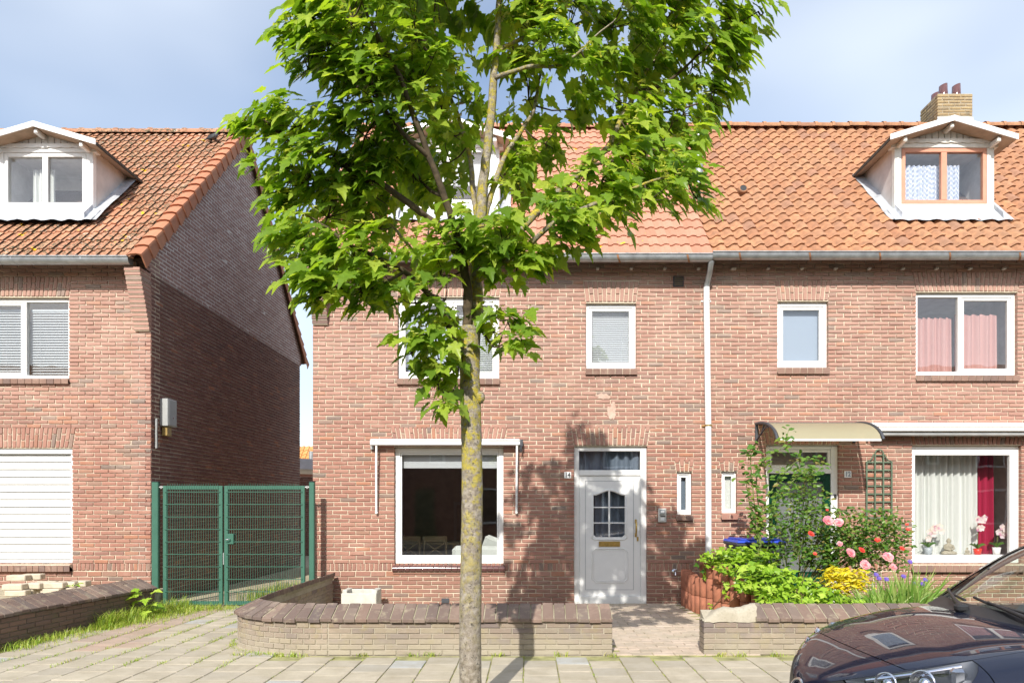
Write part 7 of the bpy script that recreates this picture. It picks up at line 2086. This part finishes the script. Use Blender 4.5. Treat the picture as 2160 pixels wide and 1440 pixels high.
em = MB(); ec = Vector((CU - 0.012, CV, CZ + 0.628))
em.tube([ec + Vector((0.02 * math.sin(a), 0.062 * math.cos(a), 0.046 * math.sin(a))) for a in [2 * math.pi * k / 24 for k in range(25)]], 0.008, 8)
em.build('emblem', M['chrome'], car, label='oval chrome ring on the nose')
MB().cbox(CU + 0.10, CU + 0.2, CV - 0.4, CV + 0.4, CZ + 0.16, CZ + 0.26, 0.04).build('lower_lip', M['black'], car)
# headlights: clear cover over a housing with reflectors
for sg in (-1, 1):
    m = MB(); hm = MB()
    for mm, off in ((m, 0.0), (hm, 0.06)):
        rows = []
        for i in range(19):
            u = 0.105 + 0.415 * i / 18
            row = []
            for k in range(9):
                p = S(u, lamp_t0(u) + (lamp_t1(u) - lamp_t0(u)) * k / 8, sg)
                if off:
                    w_ = math.sin(math.pi * k / 8) * math.sin(math.pi * i / 18) ** 0.5
                    p = p + Vector((off * 0.7 * w_ + 0.004, -sg * (off * 0.7 * w_ + 0.004), -off * 0.3 * w_ - 0.003))
                row.append(p)
            rows.append(row if sg < 0 else row[::-1])
        mm.grid(rows, True)
    h_o = m.build('headlight', M['glass_lamp'], car); weld(h_o)
    q = hm.build('lamp_housing', M['dark_grey'], h_o); weld(q)
    for uu, r in ((0.20, 0.050), (0.30, 0.055)):
        c_ = S(uu, (lamp_t0(uu) + lamp_t1(uu)) / 2, sg) + Vector((0.042, -sg * 0.03, -0.012))
        l_ = MB().lathe([(0.0, 0.028), (0.35, 0.022), (0.62, 0.0), (0.66, -0.02), (0.80, 0.01), (1.0, 0.03), (1.04, 0.02)], 0, 0, 20)
        d = Vector((-0.85, sg * 0.5, 0.12)).normalized(); a0 = d.orthogonal().normalized(); b0 = d.cross(a0)
        l_.v = [tuple(c_ + (a0 * x + b0 * y) * r + d * z * 1.2) for x, y, z in l_.v]
        l_.build('reflector', M['chrome'], h_o)
    st_ = MB(); pts = [S(0.16 + 0.30 * k / 8, lamp_t0(0.16 + 0.30 * k / 8) + 0.25, sg) + Vector((0.016, -sg * 0.016, -0.01)) for k in range(9)]
    st_.tube(pts, 0.013, 8); st_.build('lamp_strip', M['chrome'], h_o)
    pl = MB(); c0 = S(0.42, 3.9, sg) + Vector((0.02, -sg * 0.035, -0.015))
    pl.cbox(c0.x - 0.03, c0.x + 0.03, c0.y - 0.02, c0.y + 0.02, c0.z - 0.04, c0.z + 0.04, 0.012); pl.build('indicator', M['rim'], h_o)
# windscreen and roof
def ws(f, g_):
    """f 0 bottom .. 1 top, g -1..1 across"""
    ub = 0.985 + 0.15 * abs(g_) ** 2.2; ut = 1.78 + 0.06 * g_ * g_
    vb, vt = 0.745, 0.57
    zb = 1.0 - 0.012 * g_ * g_; zt = 1.445 - 0.035 * g_ * g_
    u = ub + (ut - ub) * f; z = zb + (zt - zb) * (f + 0.13 * math.sin(math.pi * f)); v = g_ * (vb + (vt - vb) * f)
    return Vector((CU + u, CV + v, CZ + z))
m = MB(); m.grid([[ws(i / 12, -0.965 + 1.93 * k / 16) for k in range(17)] for i in range(13)], True); wsd = m.build('windscreen', M['glass_car'], car)
for sg in (-1, 1):
    m = MB(); m.grid([[ws(i / 12, sg * 0.962) + Vector((0, 0, 0.004)), ws(i / 12, sg * 1.0) + Vector((0.004, sg * 0.012, 0.006)), ws(i / 12, sg * 1.0) + Vector((0.035, sg * 0.035, -0.012)), ws(i / 12, sg * 0.99) + Vector((0.06, sg * 0.01, -0.03))] for i in range(13)], True)
    m.build('a_pillar', M['paint'], car)
    # side glass with pillars
    m = MB(); rows = []
    for i in range(15):
        u = 1.24 + 2.30 * i / 14
        zt = cr1([1.1, 1.4, 1.85, 2.4, 3.1, 3.6], [0.99, 1.18, 1.40, 1.44, 1.40, 1.20], u)
        rows.append([Vector((CU + u, CV + sg * 0.80, CZ + 0.985)), Vector((CU + u, CV + sg * (0.80 - 0.22 * (zt - 0.985) / 0.455), CZ + zt))])
    m.grid(rows, True); m.build('side_window', M['glass_car'], car)
    MB().tube([(CU + 2.35, CV + sg * 0.80, CZ + 0.98), (CU + 2.30, CV + sg * 0.59, CZ + 1.44)], 0.03, 6).build('b_pillar', M['black'], car)
    mi = MB().cbox(CU + 1.92, CU + 2.06, CV + sg * 0.86, CV + sg * 1.06, CZ + 0.98, CZ + 1.12, 0.035); mi.build('door_mirror', M['paint'], car)
    MB().box(CU + 2.1, CU + 2.13, CV + sg * 0.9 - 0.01, CV + sg * 0.9 + 0.012, CZ + 0.8, CZ + 0.83).build('door_handle', M['chrome'], car)
m = MB(); rows = []
for i in range(17):
    u = 1.78 + 2.35 * i / 16
    zc = cr1([1.78, 2.3, 3.0, 3.5, 3.9, 4.13], [1.445, 1.475, 1.455, 1.40, 1.22, 1.02], u); hw = cr1([1.78, 2.3, 3.2, 4.13], [0.575, 0.60, 0.59, 0.66], u)
    rows.append([Vector((CU + u + 0.06 * (k / 6) ** 2 * (i == 0), CV + hw * k / 6, CZ + zc - 0.035 * (k / 6) ** 2 - 0.02 * (abs(k) == 6))) for k in range(-6, 7)])
m.grid(rows, True); m.build('roof', M['paint'], car)
# cowl, wipers, dashboard
m = MB(); rows = []
for k in range(21):
    g_ = -1.0 + 2.0 * k / 20; b = ws(0.0, g_)
    w_ = ws(0.03, g_)
    rows.append([b + Vector((-0.085 + 0.02 * g_ * g_, 0, -0.028)), b + Vector((-0.04, 0, -0.02)), w_ + Vector((0, 0, 0.002))])
m.grid(rows, True); m.build('cowl', M['black'], car)
def wiper(g0, g1, f1):
    a = ws(0.0, g0) + Vector((-0.035, 0, 0.012)); b = ws(f1, g1) + Vector((-0.008, 0, 0.018)); mid = a.lerp(b, 0.4) + Vector((-0.01, 0, 0.004))
    m = MB().tube([a, mid, b], [0.015, 0.011, 0.007], 6)
    m.cbox(a.x - 0.03, a.x + 0.03, a.y - 0.03, a.y + 0.03, a.z - 0.03, a.z + 0.012, 0.012)
    c0, c1 = ws(f1 * 0.45 + 0.015, g1 - (g1 - g0) * 0.75), ws(f1 * 1.1 + 0.02, g1 + (g1 - g0) * 0.42)
    m.tube([c0 + Vector((-.004, 0, .008)), b + Vector((0, 0, -0.006)), c1 + Vector((-.004, 0, .008))], 0.008, 6)
    m.build('wiper', M['black'], car)
wiper(-0.45, 0.12, 0.05); wiper(0.30, 0.80, 0.06)
MB().cbox(CU + 1.10, CU + 1.75, CV - 0.66, CV + 0.66, CZ + 0.80, CZ + 0.965, 0.03).build('dashboard', M['black'], car)
for sg in (-1, 1):
    m = MB().cbox(CU + 2.15, CU + 2.35, CV + sg * 0.36 - 0.24, CV + sg * 0.36 + 0.24, CZ + 0.55, CZ + 1.18, 0.07).cbox(CU + 2.22, CU + 2.34, CV + sg * 0.36 - 0.12, CV + sg * 0.36 + 0.12, CZ + 1.2, CZ + 1.36, 0.05); m.build('seat', M['dark_grey'], car)
# wheels
for u in (0.83, 3.45):
    for sg in (-1, 1):
        c_ = Vector((CU + u, CV + sg * 0.80, CZ + 0.315))
        w = MB().lathe([(0.0, -0.09), (0.20, -0.09), (0.29, -0.095), (0.315, -0.07), (0.315, 0.07), (0.29, 0.105), (0.215, 0.108), (0.20, 0.09)], 0, 0, 28); w.v = [(c_.x + x, c_.y + sg * z, c_.z + y) for x, y, z in w.v]
        wo = w.build('wheel', M['rubber'], car)
        r_ = MB().lathe([(0.20, 0.085), (0.195, 0.10), (0.18, 0.06), (0.0, 0.055)], 0, 0, 28); r_.v = [(c_.x + x, c_.y + sg * z, c_.z + y) for x, y, z in r_.v]
        for k in range(5):
            a = 2 * math.pi * k / 5; r_.tube([c_ + Vector((0.02 * math.cos(a), sg * 0.10, 0.02 * math.sin(a))), c_ + Vector((0.19 * math.cos(a), sg * 0.10, 0.19 * math.sin(a)))], [0.03, 0.02], 6)
        r_.build('rim', M['rim'], wo)
        ar = MB(); ar.tube([c_ + Vector((0.345 * math.cos(a), sg * 0.085, 0.345 * math.sin(a))) for a in [math.pi * k / 18 for k in range(19)]], 0.022, 6); ar.build('wheel_arch', M['black'], car)
MB().cbox(CU + 0.25, CU + 4.1, CV - 0.72, CV + 0.72, CZ + 0.17, CZ + 0.40, 0.04).build('floor_pan', M['black'], car)
for sg in (-1, 1): MB().cbox(CU + 4.05, CU + 4.31, CV + sg * 0.62 - 0.14, CV + sg * 0.62 + 0.14, CZ + 0.78, CZ + 0.92, 0.03).build('tail_light', M['rose_red'], car)

# ---------------------------------------------------------------- terrace across the street (it shows in the panes)
t = thing('opposite_terrace', 'long brick terrace across the street, mirrored dimly in the window panes', 'house', (0, -12.5, 0))
w_ = MB().box(-34, 34, -20, -12.5, -0.12, 5.2).build('wall', M['brick_side'], t)
m = MB(); m.add([(-34.2, -12.1, 5.1), (34.2, -12.1, 5.1), (34.2, -16.2, 8.9), (-34.2, -16.2, 8.9), (34.2, -20.3, 5.1), (-34.2, -20.3, 5.1)], [(1, 0, 3, 2), (3, 5, 4, 2), (0, 1, 4, 5), (0, 5, 3), (1, 2, 4)])
m.build('roof', M['tile_verge'], t)
for i in range(-5, 6):
    x = i * 5.9
    for a, b, c, d in ((-2.4, -0.8, 0.65, 2.3), (-2.3, -0.9, 3.3, 4.5), (1.2, 1.95, 3.5, 4.5)):
        f = MB().ring(x + a, x + b, c, d, 0.09, -12.5, -12.46).build('window', M['white'], t); MB().box(x + a + .09, x + b - .09, -12.498, -12.49, c + .09, d - .09).build('pane', M['black'], f)
    MB().cbox(x + 0.5, x + 1.5, -12.5, -12.45, -0.1, 2.3, 0.01).build('door', M['green_door'] if i % 2 else M['white'], t)
